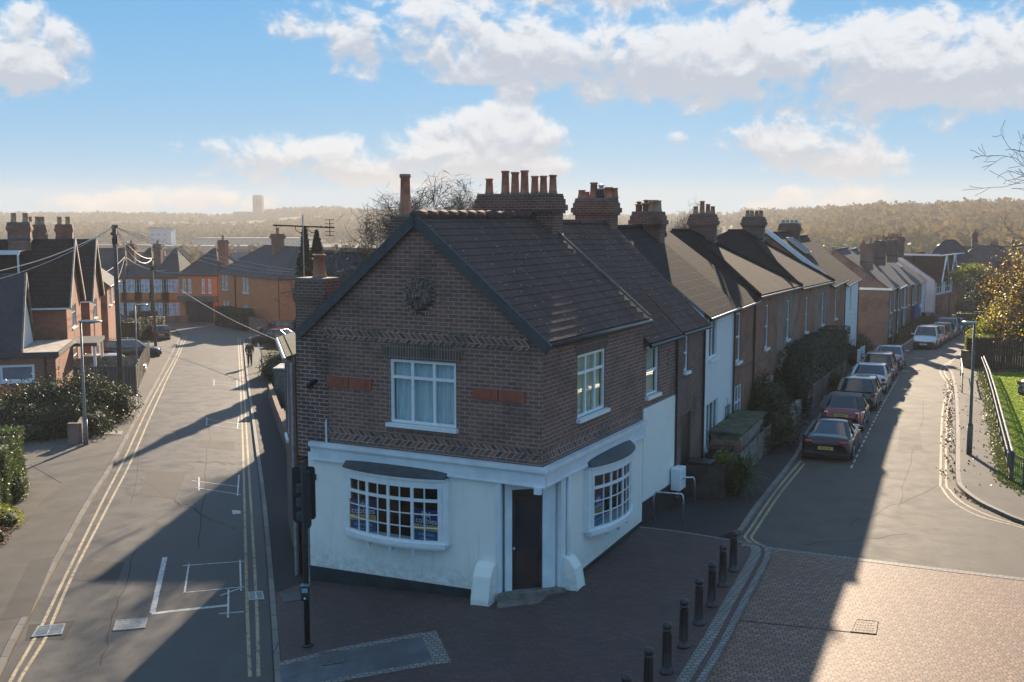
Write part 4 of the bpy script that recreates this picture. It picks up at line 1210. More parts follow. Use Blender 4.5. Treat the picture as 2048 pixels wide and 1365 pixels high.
# left pavement with the entrance of the yard
lb = GP([(-60, 1180), (0, 1118), (18, 1092), (67, 1027), (88, 1004), (123, 972), (60, 935), (158, 893), (200, 845), (216, 805), (262, 768), (290, 735), (312, 705), (330, 690), (338, 668)])
sheet('pavement', offset(KL, 0.16) + lb[::-1] + [(lb[0][0] - 1, KL[0][1])], 0.10, M['pavement'], th=0.12)
sheet('forecourt', GP([(-400, 1130), (0, 1118), (123, 972), (60, 935), (158, 893), (200, 845), (216, 805), (262, 768), (290, 735), (312, 705), (330, 690), (338, 668), (150, 672), (-300, 740), (-700, 900)]), 0.092, M['asphalt_old'])
# pavement on the right of the left street
A0 = Vector((0.66, 23.3)); UA = R(27.16); U = (math.sin(UA), math.cos(UA)); V_ = (-U[1], U[0]); NR = (U[1], -U[0]); NL = (-U[0], -U[1])
def SP(s, d, z=None):
    """point s metres along the terrace front, d out toward the road"""
    q = (A0.x + U[0] * s + NR[0] * d, A0.y + U[1] * s + NR[1] * d)
    return q if z is None else Vector((*q, z))
rp = GP([(624, 1167), (600, 930), (560, 800), (530, 730), (520, 700), (560, 690)])
PR = offset(KR, -0.155)
jn = GP([(541, 1192)])[0]
k0 = min(range(len(PR)), key=lambda k: abs(PR[k][1] - jn[1]))
sheet('pavement', PR[k0:] + rp[::-1], 0.10, M['asphalt_new'], th=0.12)

# paved corner, the junction and the right street ------------------------
band = dense(GP([(1488, 1093), (1520, 1098), (1530, 1112), (1520, 1138), (1480, 1212), (1440, 1290), (1392, 1372), (1345, 1450), (1290, 1540)]), 4)
sett = GP([(1276, 1062), (1350, 1070), (1430, 1083), (1520, 1098), (1640, 1113), (1760, 1128), (1900, 1145), (2060, 1164), (2300, 1190)])
low = [(3.0, 12.0), (-9.0, 12.0)]
foot = PR[:k0 + 1] + GP([(624, 1167)]) + [SP(-.1, -.1), SP(6.4, -.1)] + sett[:3] + band[1:] 
sheet('pavement', foot + [(band[-1][0], 12.0), (PR[0][0], 12.0)], 0.10, M['pav_red'], th=0.14)
rd = offset(band, 0.0)
sheet('junction_road', band[1:] + [(band[-1][0], 12.0), (22.0, 12.0), sett[-1]] + sett[3:-1][::-1], 0.006, M['pav_road'])
sheet('setts', [(x, y) for x, y in sett[3:]] + offset(sett[3:], 0.22)[::-1], 0.012, M['setts'])
strip('setts', offset(band, -0.22), 0.24, 0.112, M['setts'], th=0.02)
strip('setts', offset(band, 0.02), 0.24, 0.09, M['setts'], th=0.14)
strip('setts', sett[:3] + [band[0]], 0.12, 0.108, M['setts'], th=0.02)
dash_w = GP([(1702, 937), (1741, 857), (1798, 753)])
dd = (Vector(dash_w[2]) - Vector(dash_w[0])).normalized()
kerbline = GP([(1452, 1084), (1484, 1069), (1520, 1016), (1596, 917)]) + [tuple(Vector(dash_w[0]) + dd * t + Vector((-dd.y, dd.x)) * 2.15) for t in (6, 14, 22, 30, 40)] + GP([(1830, 694), (1868, 668), (1905, 652), (1925, 645)])
RKL = dense(kerbline, 3)
RKR = dense(GP([(2200, 1098), (2048, 1050), (1993, 1027), (1953, 1007), (1920, 981), (1911, 959), (1911, 900), (1911, 856), (1908, 783), (1900, 748), (1893, 735), (1915, 712), (1940, 690), (1958, 668), (1966, 655)]), 3)
sheet('road', [sett[2]] + RKL[1:] + GP([(1928, 636), (1965, 636)]) + RKR[::-1] + [sett[-1]] + sett[2:-1][::-1], 0.0, M['asphalt_old'])
strip('kerb', offset(RKL[3:], 0.08), 0.14, 0.10, M['kerb'], th=0.15)
strip('kerb', offset(RKR, -0.08), 0.14, 0.10, M['kerb'], th=0.15)
# pavement along the terrace
front = [SP(6.4, -.1), SP(11.8, -.1), (6.3, 34.2), (18.3, 62.8), (26, 80), (31, 86), (36, 97), (43, 112)]
sheet('pavement', sett[:3] + offset(RKL[3:], 0.15) + [(front[-1][0], front[-1][1] + 2)] + front[::-1], 0.10, M['asphalt_new'], th=0.12)
# pavement on the park side
FEN = GP([(2110, 1010), (2022, 968), (2006, 900), (1990, 830), (1977, 780), (1966, 745)])
sheet('pavement', offset(RKR, -0.15) + [FEN[-1]] + FEN[::-1][1:] + [(FEN[0][0] + 3, FEN[0][1] - .5)], 0.10, M['pavement'], th=0.12)
for off in ([(1702, 937), (1741, 857), (1798, 753)],):
    P_ = [Vector(p) for p in dash_w]; L = (P_[2] - P_[0]).length; d = (P_[2] - P_[0]).normalized()
    t = 0
    while t < L:
        a = P_[0] + d * t; b = P_[0] + d * min(L, t + .55); strip('bay_line', [a, b], 0.06, 0.004, M['whiteline']); t += 0.95
for off in ([(1881, 959), (1883, 974), (1905, 1003), (1956, 1032), (2044, 1056), (2200, 1105)], [(1892, 959), (1900, 981), (1927, 1007), (1978, 1032), (2044, 1052), (2200, 1099)]):
    up = {1881: [(1912, 715), (1880, 739), (1896, 772), (1887, 810), (1883, 856)], 1892: [(1918, 718), (1889, 740), (1904, 772), (1896, 810), (1893, 856)]}[off[0][0]]
    strip('yellow_line', dense(GP(up + off), 4), 0.075, 0.004, M['yellow'])
for p in ([(1609, 928), (1560, 988), (1512, 1060), (1503, 1074), (1508, 1082), (1536, 1096)], [(1602, 922), (1550, 985), (1501, 1057), (1490, 1074), (1500, 1084), (1520, 1094)]):
    strip('yellow_line', dense(GP(p), 4), 0.075, 0.004, M['yellow'])
for p in ([(1827, 716.5), (1848, 717.5)], [(1854, 725), (1875, 727)], [(1889, 728), (1905, 730)], [(1803, 742), (1820, 743)]):
    strip('road_mark', GP(p), 0.22, 0.004, M['whiteline'])
# marks on the left street
for p, w in (([(330, 1115), (305, 1226)], .13), ([(303, 1228), (352, 1222), (400, 1217), (457, 1211)], .13)):
    strip('bay_line', GP(p), w, 0.004, M['whiteline'])
for p in ([(366, 1132), (490, 1123)], [(378, 1128), (369, 1186)], [(366, 1186), (490, 1174)], [(480, 1120), (482, 1182)], [(457, 1180), (456, 1236)], [(440, 1192), (486, 1175)], [(438, 1228), (488, 1224)],
          [(384, 962), (480, 974)], [(392, 976), (482, 990)], [(398, 955), (398, 982)], [(478, 950), (475, 992)], [(410, 838), (482, 849)], [(412, 849), (482, 858)], [(414, 836), (413, 852)], [(477, 835), (475, 858)],
          [(426, 763), (480, 769)], [(427, 769), (480, 775)], [(474, 760), (474, 777)], [(476, 752), (535, 750)], [(428, 760), (428, 772)]):
    strip('survey_mark', GP(p), 0.045, 0.005, M['chalk'])
sheet('road_mark', GP([(464, 1021), (481, 1022), (482, 1028), (465, 1029)]), 0.005, M['whiteline'])
# dark patch round the left drain
sheet('road_patch', GP([(58, 1250), (152, 1241), (138, 1262), (128, 1280), (50, 1282)]), 0.002, M['asphalt_new'])
for k, (pts, mt, h_) in enumerate((([(300, 940), (372, 948), (352, 1000), (276, 990)], 'asphalt_mid', .002), ([(392, 700), (430, 702), (428, 722), (386, 720)], 'asphalt_mid', .002), ([(180, 1120), (250, 1126), (232, 1170), (158, 1162)], 'asphalt_mid', .002),
        ([(400, 880), (470, 884), (468, 900), (396, 896)], 'asphalt_mid', .002), ([(1800, 860), (1840, 861), (1845, 900), (1795, 898)], 'asphalt_mid', .002),
        ([(232, 800), (285, 803), (282, 815), (226, 812)], 'asphalt_mid', .103), ([(60, 1130), (110, 1120), (60, 1240), (0, 1250)], 'asphalt_mid', .103), ([(1930, 800), (1958, 800), (1966, 850), (1932, 852)], 'asphalt_mid', .103))):
    sheet('road_patch', GP(pts), h_, M[mt])
rngc = random.Random(5)
for x0, y0, x1, y1 in ((330, 690, 260, 1010), (420, 830, 400, 1100), (270, 1100, 200, 1330), (380, 920, 470, 930), (345, 1000, 470, 1060), (1700, 1050, 1900, 960), (1800, 1010, 1850, 800), (1600, 1090, 1820, 1070), (280, 960, 420, 1040)):
    pts = [(x0 + (x1 - x0) * k / 12 + rngc.uniform(-5, 5), y0 + (y1 - y0) * k / 12 + rngc.uniform(-4, 4)) for k in range(13)]
    strip('road_crack', GP(pts), .028, .0025, M['asphalt_new'])
# grey crossing apron in the footway with its sett border
ap = GP([(557, 1337), (684, 1306), (864, 1272), (896, 1335), (700, 1362), (566, 1392)])
sheet('apron', ap, 0.104, M['tactile'])
strip('setts', GP([(557, 1339), (684, 1308), (846, 1278)]), 0.20, 0.108, M['setts'])
strip('setts', GP([(857, 1274), (886, 1338)]), 0.34, 0.109, M['setts'])
strip('setts', GP([(876, 1334), (690, 1368), (566, 1396)]), 0.20, 0.107, M['setts'])


def cover(label, pts, h, cat='drain cover', name='drain_cover', bars=0, mat='iron', group=None):
    """cast cover: frame, plate and raised bars, laid between four picture corners"""
    Q = [G(x, y) for x, y in pts]; c = sum(Q, Vector()) / 4; c.z = zg(c.x, c.y) + h
    root = empty(name, c, 0, label, cat, group)
    def L(a, b, dz=0.0):
        p = Q[0].lerp(Q[1], a).lerp(Q[3].lerp(Q[2], a), b); return (p.x - c.x, p.y - c.y, zg(p.x, p.y) + h + dz - c.z)
    f = MB()
    for a0, a1, b0, b1 in ((0, 1, 0, .07), (0, 1, .93, 1), (0, .06, .07, .93), (.94, 1, .07, .93)):
        f.face([L(a0, b0, .012), L(a1, b0, .012), L(a1, b1, .012), L(a0, b1, .012)])
        for p, q in (((a0, b0), (a1, b0)), ((a1, b0), (a1, b1)), ((a1, b1), (a0, b1)), ((a0, b1), (a0, b0))):
            f.face([L(*p, -.03), L(*q, -.03), L(*q, .012), L(*p, .012)])
    f.build('frame', M['galv' if bars else mat], root)
    g = MB(); g.face([L(.06, .07, -.012 if bars > 0 else .005), L(.94, .07, -.012 if bars > 0 else .005), L(.94, .93, -.012 if bars > 0 else .005), L(.06, .93, -.012 if bars > 0 else .005)])
    g.build('plate', M['black' if bars > 0 else mat], root)
    if bars > 0:
        b = MB()
        for k in range(bars):
            t = .07 + .86 * (k + .5) / bars
            b.bar(L(.06, t, .0), L(.94, t, .0), .028, .02)
        b.bar(L(.5, .07, .001), L(.5, .93, .001), .03, .02)
        b.build('grate', M['galv'], root)
    else:
        b = MB()
        for i in range(7):
            for j in range(4):
                x, y = .12 + .76 * (i + .5) / 7, .14 + .72 * (j + .5) / 4
                b.face([L(x - .03, y - .05, .010), L(x + .03, y - .05, .010), L(x + .03, y + .05, .010), L(x - .03, y + .05, .010)])
        b.build('tread_pattern', M[mat], root)
    return root


strip('trench_line', GP([(1440, 1238), (1600, 1255), (1700, 1265)]), .035, 0.013, M['asphalt_new'])
cover('dark slotted drain grate beside the left kerb lines', [(62, 1276), (124, 1270), (131, 1249), (76, 1254)], 0.012, bars=9)
cover('pale rectangular manhole cover in the middle of the left road', [(225, 1263), (290, 1257), (296, 1237), (232, 1242)], 0.008, mat='cover', cat='manhole cover', name='manhole_cover')
cover('silvery slotted gully grate at the kerb near the traffic light', [(498, 1202), (529, 1200), (525, 1184), (496, 1186)], 0.012, bars=7)
cover('narrow framed cover in the footway beside the traffic light pole', [(566, 1214), (606, 1208), (606, 1193), (560, 1197)], 0.108, mat='tactile', cat='manhole cover', name='manhole_cover')
cover('square brick-filled cover in the grey footway apron', [(645, 1343), (690, 1336), (684, 1311), (640, 1318)], 0.112, mat='iron', cat='manhole cover', name='manhole_cover')
cover('white rectangular cover on the left pavement beside the low piers', [(208, 875), (243, 875), (246, 867), (212, 867)], 0.108, mat='cover', cat='manhole cover', name='manhole_cover')
cover('paver-filled inspection cover on the sunlit brick junction', [(1700, 1265), (1752, 1270), (1756, 1243), (1712, 1239)], 0.012, mat='pav_road', cat='manhole cover', name='manhole_cover')

# grass of the park side
gr = GP([(2110, 1006), (2024, 964), (2008, 900), (1992, 830), (1979, 778), (1969, 747), (2060, 745), (2300, 760), (2600, 900)])
sheet('lawn', gr, 0.02, M['lawn'])
sheet('path', GP([(1975, 772), (2048, 774), (2300, 785), (2300, 797), (2048, 783), (1978, 779)]), 0.03, M['pavement'])


def grass_stuff():
    rng = np.random.default_rng(3)
    P = [Vector(p) for p in gr]; pts = []
    minx, maxx = min(p.x for p in P), max(p.x for p in P); miny, maxy = min(p.y for p in P), max(p.y for p in P)
    xs = rng.uniform(minx, min(maxx, 42), 160000); ys = rng.uniform(miny, maxy, 160000)
    px = np.array([p.x for p in P]); py = np.array([p.y for p in P])
    ins = np.zeros(len(xs), bool); j = len(P) - 1
    for i in range(len(P)):
        c = ((py[i] > ys) != (py[j] > ys)) & (xs < (px[j] - px[i]) * (ys - py[i]) / (py[j] - py[i] + 1e-9) + px[i]); ins ^= c; j = i
    keep = ins & (rng.uniform(size=len(xs)) < np.clip(1.5 - (ys - 30) / 60, .35, 1))
    xs, ys = xs[keep], ys[keep]
    z = np.array([zt(a, b) for a, b in zip(xs, ys)]) + .05
    o = leaf_cloud('grass', np.stack([xs, ys, z], 1), .13, M['grass'], seed=5, aspect=.3)
    tag(o, kind='stuff', label='short sunlit grass behind the railing')
grass_stuff()


def litter():
    rng = np.random.default_rng(9); pts = []
    for a, b, n, w in ((( 1900, 960), (1900, 760), 700, .16), ((1915, 985), (2040, 1046), 140, .2), ((1946, 980), (1935, 760), 160, 1.2)):
        p, q = G(*a), G(*b)
        for _ in range(n):
            t = rng.uniform(); r = p.lerp(q, t); pts.append((r.x + rng.normal() * w * .5, r.y + rng.normal() * .3, zg(r.x, r.y) + (.02 if w < 1 else .12)))
    o = leaf_cloud('fallen_leaves', pts, .075, M['leaf_fallen'], seed=2, aspect=.7)
    tag(o, kind='stuff', label='brown fallen leaves along the park side gutter')
    pts = []
    for k in range(len(FEN) - 1):
        p, q = Vector(FEN[k]), Vector(FEN[k + 1])
        for _ in range(900):
            r = p.lerp(q, rng.uniform()); dx = -abs(rng.normal()) * .22 - .02
            pts.append((r.x + dx, r.y, zg(r.x, r.y) + .115))
    o = leaf_cloud('moss', pts, .09, M['moss'], seed=4, aspect=.7)
    tag(o, kind='stuff', label='mossy verge at the foot of the railing')
litter()
# ---------------------------------------------------------------- the corner shop
def corner_shop():
    n = NR
    O = (A0.x, A0.y)
    P = lambda s, d, z: SP(s, d, z)                       # street side
    Q = lambda s, d, z: Vector((O[0] + V_[0] * s + NL[0] * d, O[1] + V_[1] * s + NL[1] * d, z))   # gable side
    W = 6.40; S1 = 6.35
    root = empty('corner_shop', (*SP(3, -3), -.5), 0, 'dark brick corner shop with white painted ground floor and bow windows', 'shop')
    EV, RG, RS = 5.85, 8.46, 3.2
    # upper brick walls
    w = MB()
    wall(w, O, V_, 0, W, 3.02, EV, [(2.18, 3.98, 3.70, 5.22)], NL)
    w.face([Q(0, 0, EV), Q(W, 0, EV), Q(RS, 0, RG)])
    wall(w, O, U, 0, S1, 3.02, EV, [(1.93, 3.66, 3.79, 5.30)], NR)
    w.face([P(0, -W, -.9), P(S1, -W, -.9), P(S1, -W, EV), P(0, -W, EV)])
    w.face([P(S1, 0, 2.0), P(S1, -W, 2), P(S1, -W, EV), P(S1, -RS, RG), P(S1, 0, EV)])
    w.build('brick_wall', M['brick_shop'], root, world=True)
    # lower white walls
    g = MB()
    wall(g, O, V_, 1.05, W + .02, -.05, 2.75, [(2.42, 5.18, .95, 2.42)], NL, d=.03)
    wall(g, O, V_, 1.05, W + .02, -.9, -.05, [], NL, d=.03)
    wall(g, O, U, .95, S1, .1, 2.75, [(2.36, 5.15, .98, 2.45)], NR, d=.03)
    wall(g, O, U, .95, S1, -.6, .1, [], NR, d=.03)
    g.face([Q(W + .02, .03, -.9), Q(W + .02, -.5, -.9), Q(W + .02, -.5, 2.75), Q(W + .02, .03, 2.75)])
    g.face([P(0, -W, -.9), P(S1, -W, -.9), P(S1, -W, 3.0), P(0, -W, 3.0)]); g.face([P(S1, 0, -.9), P(S1, -W, -.9), P(S1, -W, 3.0), P(S1, 0, 3.0)]); g.face([Q(W, -.4, -.9), Q(W, -S1, -.9), Q(W, -S1, 5.8), Q(W, -.4, 5.8)])
    # recess of the corner door, cut across the corner
    a, b = Q(1.05, .03, 0), P(.95, .03, 0)
    ai, bi = Q(1.05, -.5, 0), P(.95, -.5, 0)
    for e, f in ((a, ai), (b, bi)):
        g.face([(e.x, e.y, -.6), (f.x, f.y, -.6), (f.x, f.y, 2.75), (e.x, e.y, 2.75)])
    g.build('painted_wall', M['white_wall'], root, world=True)
    # plinth
    p = MB()
    def plinth(a, d0, d1, z0, za, zb, fn):
        c = [fn(a[0], d0, z0), fn(a[1], d0, z0), fn(a[1], d1, z0), fn(a[0], d1, z0), fn(a[0], d0, za), fn(a[1], d0, zb), fn(a[1], d1, zb), fn(a[0], d1, za)]
        i = [p.pt(x) for x in c]
        for q in ((3, 2, 1, 0), (4, 5, 6, 7), (0, 1, 5, 4), (1, 2, 6, 5), (2, 3, 7, 6), (3, 0, 4, 7)): p.f.append([i[k] for k in q]); p.m.append(0)
    plinth((1.55, W + .03), .02, .055, -1.1, -.03, -.16, Q)
    plinth((1.40, S1), .02, .055, -.8, .02, .20, P)
    p.build('plinth', M['black_plinth'], root, world=True)
    # fascia round both sides, mitred at the corner
    f = MB()
    def fas(z0, z1, d):
        f.obox(O, V_, NL, -d, W - .12, .035, d, z0, z1)
        f.obox(O, U, NR, -.0, S1 + .02, .035, d - .002, z0, z1)
    fas(2.62, 2.90, .11); fas(2.90, 2.94, .15); fas(2.94, 3.04, .19); fas(2.585, 2.62, .13)
    f.build('fascia', M['fascia'], root, world=True)
    # bracket block at the corner and pilasters by the door
    d = MB()
    d.obox(O, V_, NL, -.06, .1, .1, .20, 2.45, 2.60)
    d.build('corner_bracket', M['fascia'], root, world=True)
    pil = MB()
    pil.obox(O, V_, NL, 1.0, 1.13, -.02, .07, -.3, 2.585); pil.obox(O, U, NR, .90, 1.03, -.02, .07, -.2, 2.585)
    pil.build('door_post', M['fascia'], root, world=True)
    # the corner door in its splayed recess
    c0, c1 = Q(.98, -.10, 0), P(.90, -.10, 0)
    dv = (c1 - c0); Ld = dv.length; du = (dv.x / Ld, dv.y / Ld); dn = (du[1], -du[0])
    if dn[1] > 0: dn = (-dn[0], -dn[1])
    O2 = (c0.x, c0.y)
    fr = MB()
    fr.obox(O2, du, dn, 0, .16, -.06, .05, -.2, 2.585); fr.obox(O2, du, dn, Ld - .30, Ld, -.06, .05, -.2, 2.585)
    fr.obox(O2, du, dn, .16, Ld - .30, -.06, .05, 2.38, 2.585)
    fo = fr.build('door_frame', M['fascia'], root, world=True)
    dr = MB(); dr.obox(O2, du, dn, .16, Ld - .30, -.05, -.01, .02, 2.38)
    do = dr.build('door', M['door'], root, world=True)
    wd = Ld - .46
    dp = MB()
    for x0, x1, z0, z1 in ((.1, .9, .15, .85), (.1, .9, .95, 2.2)):
        for q in ((x0, x1, z0, z0 + .03), (x0, x1, z1 - .03, z1), (x0, x0 + .03, z0, z1), (x1 - .03, x1, z0, z1)):
            dp.obox(O2, du, dn, .16 + wd * q[0], .16 + wd * q[1], -.01, .006, q[2], q[3])
    dp.build('door_moulding', M['door'], do, world=True)
    dg = MB(); dg.obox(O2, du, dn, .16 + wd * .14, .16 + wd * .86, -.008, -.004, 1.0, 2.15); dg.build('door_glass', M['glass'], do, world=True)
    kn = MB(); q = Vector((O2[0] + du[0] * (.16 + wd * .07) + dn[0] * .03, O2[1] + du[1] * (.16 + wd * .07) + dn[1] * .03, 1.0)); kn.lathe([(.01, -.04), (.03, -.02), (.03, .02), (.01, .04)], q, 10); kn.build('door_handle', M['steel'], do, world=True, smooth=True)
    # soffit over the recess
    so = MB(); so.face([Q(1.1, 0, 2.60), Q(0, 0, 2.60), P(1.0, 0, 2.60), P(1.0, -1.0, 2.60)]); so.build('soffit', M['fascia'], root, world=True)
    # steps
    st = MB()
    k0, k1 = Q(1.0, .06, 0), P(.9, .06, 0)
    kf0, kf1 = Q(.95, .62, 0), P(.62, .62, 0)
    def poly(ps, z0, z1):
        n_ = len(ps); bt = [st.pt((x.x, x.y, z0)) for x in ps]; tp = [st.pt((x.x, x.y, z1)) for x in ps]
        st.f.append(tp); st.m.append(0)
        for i in range(n_): st.f.append([bt[i], bt[(i + 1) % n_], tp[(i + 1) % n_], tp[i]]); st.m.append(0)
    poly([Q(1.05, -.3, 0), Q(1.02, .22, 0), P(.90, .22, 0), P(.95, -.3, 0)], -.6, .02)
    poly([Q(1.0, .22, 0), Q(.86, .52, 0), P(.62, .52, 0), P(.88, .22, 0)], -.6, -.12)
    st.build('step', M['step'], root, world=True, bevel=.02)
    # sloped buttresses either side of the door
    for fn, s0, s1, tag_ in ((Q, 1.10, 1.56, 'l'), (P, 1.0, 1.42, 'r')):
        b = MB()
        prof = [(-.0, -.9), (.46, -.9), (.44, -.1), (.34, .42), (.20, .62), (.07, .68), (-.0, .68)]
        A_ = [b.pt(fn(s0, x, z)) for x, z in prof]; B_ = [b.pt(fn(s1, x, z)) for x, z in prof]
        for i in range(len(prof) - 1): b.f.append([A_[i], A_[i + 1], B_[i + 1], B_[i]]); b.m.append(0)
        b.f.append(A_); b.m.append(0); b.f.append(B_[::-1]); b.m.append(0)
        b.build('buttress', M['white_wall'], root, world=True, bevel=.035)
    # drainpipes, stay thin and white
    dp = MB(); dp.tube([P(1.28, .08, 2.58), P(1.28, .08, -.1)], .045, 8); dp.build('downpipe', M['fascia'], root, world=True, smooth=True)
    # herringbone brick bands
    hb = MB()
    hb.obox(O, V_, NL, .30, 5.88, .001, .022, 5.60, 5.90)
    hb.obox(O, V_, NL, .05, 5.80, .001, .022, 3.12, 3.42)
    hb.obox(O, U, NR, .05, S1 - .15, .001, .022, 3.12, 3.42)
    hb.build('herringbone_band', M['herring'], root, world=True)
    # old lighter brick pier of the left edge
    op = MB(); wall(op, O, V_, W - .62, W + .34, 2.9, EV - .05, [], NL, d=.012)
    op.face([Q(W + .34, .012, 2.4), Q(W + .34, -.6, 2.4), Q(W + .34, -.6, EV - .05), Q(W + .34, .012, EV - .05)])
    op.face([Q(W, .012, 2.62), Q(W + .34, .012, 2.62), Q(W + .34, .012, 2.9), Q(W, .012, 2.9)])
    op.build('brick_pier', M['brick_shop_old'], root, world=True)
    # arches over windows
    for fn, u_, n_, c, z0, half in ((Q, V_, NL, 3.08, 5.25, 1.02), (P, U, NR, 2.80, 5.33, .95)):
        ar = MB(); N_ = 12
        for k in range(N_):
            t0, t1 = k / N_, (k + 1) / N_
            def pp(t, r): 
                x = (t - .5) * 2; sp = half * (1.0 + .10 * r); return c + sp * x, z0 + .17 * (1 - x * x) + r * .25
            (x0, za), (x1, zb), (x2, zc), (x3, zd) = pp(t0, 0), pp(t1, 0), pp(t1, 1), pp(t0, 1)
            ar.face([fn(x0, .018, za), fn(x1, .018, zb), fn(x2, .018, zc), fn(x3, .018, zd)])
            ar.face([fn(x0, .018, z0 - .02), fn(x1, .018, z0 - .02), fn(x1, .018, zb), fn(x0, .018, za)])
        ar.build('brick_arch', M['brick_arch'], root, world=True)
    # terracotta panels and the round medallion
    for a_, z_ in ((.42, 4.56), (4.50, 4.56)):
        tp = MB()
        for k in range(2):
            x0 = a_ + k * .67; tp.obox(O, V_, NL, x0, x0 + .64, .001, .03, z_ - .13, z_ + .13); tp.obox(O, V_, NL, x0 + .16, x0 + .48, .03, .045, z_ - .07, z_ + .07)
        tp.build('terracotta_panel', M['terracotta'], root, world=True)
    me_ = MB()
    rng = random.Random(4)
    cz = 6.72
    for k in range(9):
        a_ = k * .698; rr = .20
        x, z = 3.12 + rr * math.cos(a_), cz + rr * 1.05 * math.sin(a_)
        V2, F2 = ico_blob(*Q(x, .05, z), .13, .10, .15, np.random.default_rng(k), 2, .3)
        o_ = len(me_.v); me_.v += V2; me_.f += [[i + o_ for i in f] for f in F2]; me_.m += [0] * len(F2)
    V2, F2 = ico_blob(*Q(3.12, .08, cz), .17, .12, .18, np.random.default_rng(77), 2, .4); o_ = len(me_.v); me_.v += V2; me_.f += [[i + o_ for i in f] for f in F2]; me_.m += [0] * len(F2)
    me_.build('round_medallion', M['brick_arch'], root, world=True)
    mb2 = MB()
    for k in range(16):
        a0, a1 = k * math.pi / 8, (k + 1) * math.pi / 8
        mb2.face([Q(3.12, .02, cz), Q(3.12 + .42 * math.cos(a0), .02, cz + .46 * math.sin(a0)), Q(3.12 + .42 * math.cos(a1), .02, cz + .46 * math.sin(a1))])
    mb2.build('medallion_ground', M['brick_shop_old'], root, world=True)
    # upper windows
    window(root, O, V_, NL, 2.18, 3.98, 3.70, 5.22, cols=(.335, .665), rows=(.72,), fr=.07, curtain=('curtain', (0.02, .36), (.36, .66), (.64, .98)), pane='pane', sill=.12)
    window(root, O, U, NR, 1.93, 3.66, 3.79, 5.30, cols=(.335, .665), rows=(.70,), fr=.07, curtain=('curtain_cream', (0.02, .62), (.64, .98)), pane='pane', sill=.12)
    # roof: two slopes laid in courses, ridge tiles, bargeboards
    rise = (RG - EV) / RS; ov = .16
    r = MB()
    e = lambda s, d, z: SP(s, d, z)
    slope(r, e(-.12, ov, EV - ov * rise + .1), e(S1 + .03, ov, EV - ov * rise + .1), e(S1 + .03, -RS, RG + .1), e(-.12, -RS, RG + .1), .24, lift=.014)
    slope(r, e(-.12, -W - ov, EV - ov * rise + .1), e(S1 + .03, -W - ov, EV - ov * rise + .1), e(S1 + .03, -RS, RG + .1), e(-.12, -RS, RG + .1), .24, lift=.014)
    ro = r.build('roof', M['tile_shop'], root, world=True)
    rt = MB()
    for k in range(14):
        a_ = -.12 + k * .465; rt.tube([e(a_, -RS, RG + .10), e(min(S1, a_ + .45), -RS, RG + .12)], [.115, .13], 10)
    rt.build('ridge_tiles', M['tile_shop'], ro, world=True, smooth=True)
    bb = MB()
    for s_a, z_a, s_b, z_b in ((-.22, EV - .22 * rise - .02, RS, RG + .02), (W + .22, EV - .22 * rise - .02, RS, RG + .02)):
        bb.bar(Q(s_a, .10, z_a), Q(s_b, .10, z_b), .05, .24, up=(NL[0], NL[1], 0) if False else (0, 0, 1))
    bb.build('bargeboard', M['charcoal'], root, world=True)
    gt = MB(); gz = EV - ov * rise + .03
    gt.tube([P(.0, ov + .05, gz), P(S1, ov + .05, gz)], .06, 8); gt.build('gutter', M['black'], root, world=True, smooth=True)
    # small roof strip with the white verge at the far end of the roof
    vf = MB(); vf.bar(e(S1 + .06, ov, EV - ov * rise + .16), e(S1 + .06, -RS, RG + .16), .10, .06); vf.build('verge_mortar', M['mortar'], ro, world=True)
    # chimneys: the big stack on the far end, the tall pot on the rear slope, the old stack by the left eave
    c = SP(6.35, -RS - .55)
    pots = [(0, -.98, .45, .115), (0, -.46, .66, .12), (0, -.15, .62, .12), (0, .15, .66, .12), (0, .47, .50, .11), (0, .74, .50, .11), (0, 1.03, .52, .11)]
    chimney(root, c[0], c[1], U, NR, .72, 2.36, 7.3, 9.16, pots, 'brick_stack', flash=True)
    c = Q(4.62, -1.75, 0)
    chimney(root, c.x, c.y, U, NR, .45, .62, 7.0, 8.55, [(0, 0, 1.02, .14)], 'brick_brown', corb=.03)
    c = Q(W - .02, -.42, 0)
    chimney(root, c.x, c.y, U, NR, .62, .86, 4.8, 7.02, [(.0, .08, .58, .16)], 'brick_brown', corb=.02, flash=False)
    # security light and alarm box, vent cap
    al = MB(); al.obox(O, V_, NL, 6.1, 6.25, .02, .12, 4.50, 4.58); al.tube([Q(6.16, .1, 4.5), Q(6.16, .26, 4.42)], [.05, .085], 10); al.build('security_light', M['black'], root, world=True)
    al = MB(); al.obox(O, V_, NL, 6.18, 6.26, .03, .10, 2.06, 2.20); al.build('alarm_sensor', M['black_trim'], root, world=True)
    vp = MB(); vp.tube([Q(5.83, .05, 3.0), Q(5.83, .05, 3.52), Q(5.80, .09, 3.60)], .022, 8); vp.build('vent_pipe', M['white'], root, world=True)
    # dark shop interior behind the bows: floor, back wall
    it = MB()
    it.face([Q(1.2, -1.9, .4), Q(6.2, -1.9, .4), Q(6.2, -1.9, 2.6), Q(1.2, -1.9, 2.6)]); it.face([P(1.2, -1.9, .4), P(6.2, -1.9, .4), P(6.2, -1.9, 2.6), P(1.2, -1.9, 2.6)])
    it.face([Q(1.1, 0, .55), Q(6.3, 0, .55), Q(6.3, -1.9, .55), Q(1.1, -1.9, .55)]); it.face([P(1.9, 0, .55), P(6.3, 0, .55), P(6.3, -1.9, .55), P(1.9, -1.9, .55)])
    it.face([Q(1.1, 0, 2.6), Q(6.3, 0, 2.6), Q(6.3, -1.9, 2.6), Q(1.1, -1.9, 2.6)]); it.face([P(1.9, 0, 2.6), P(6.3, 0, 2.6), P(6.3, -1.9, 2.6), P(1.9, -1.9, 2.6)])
    it.build('shop_interior', M['interior'], root, world=True)
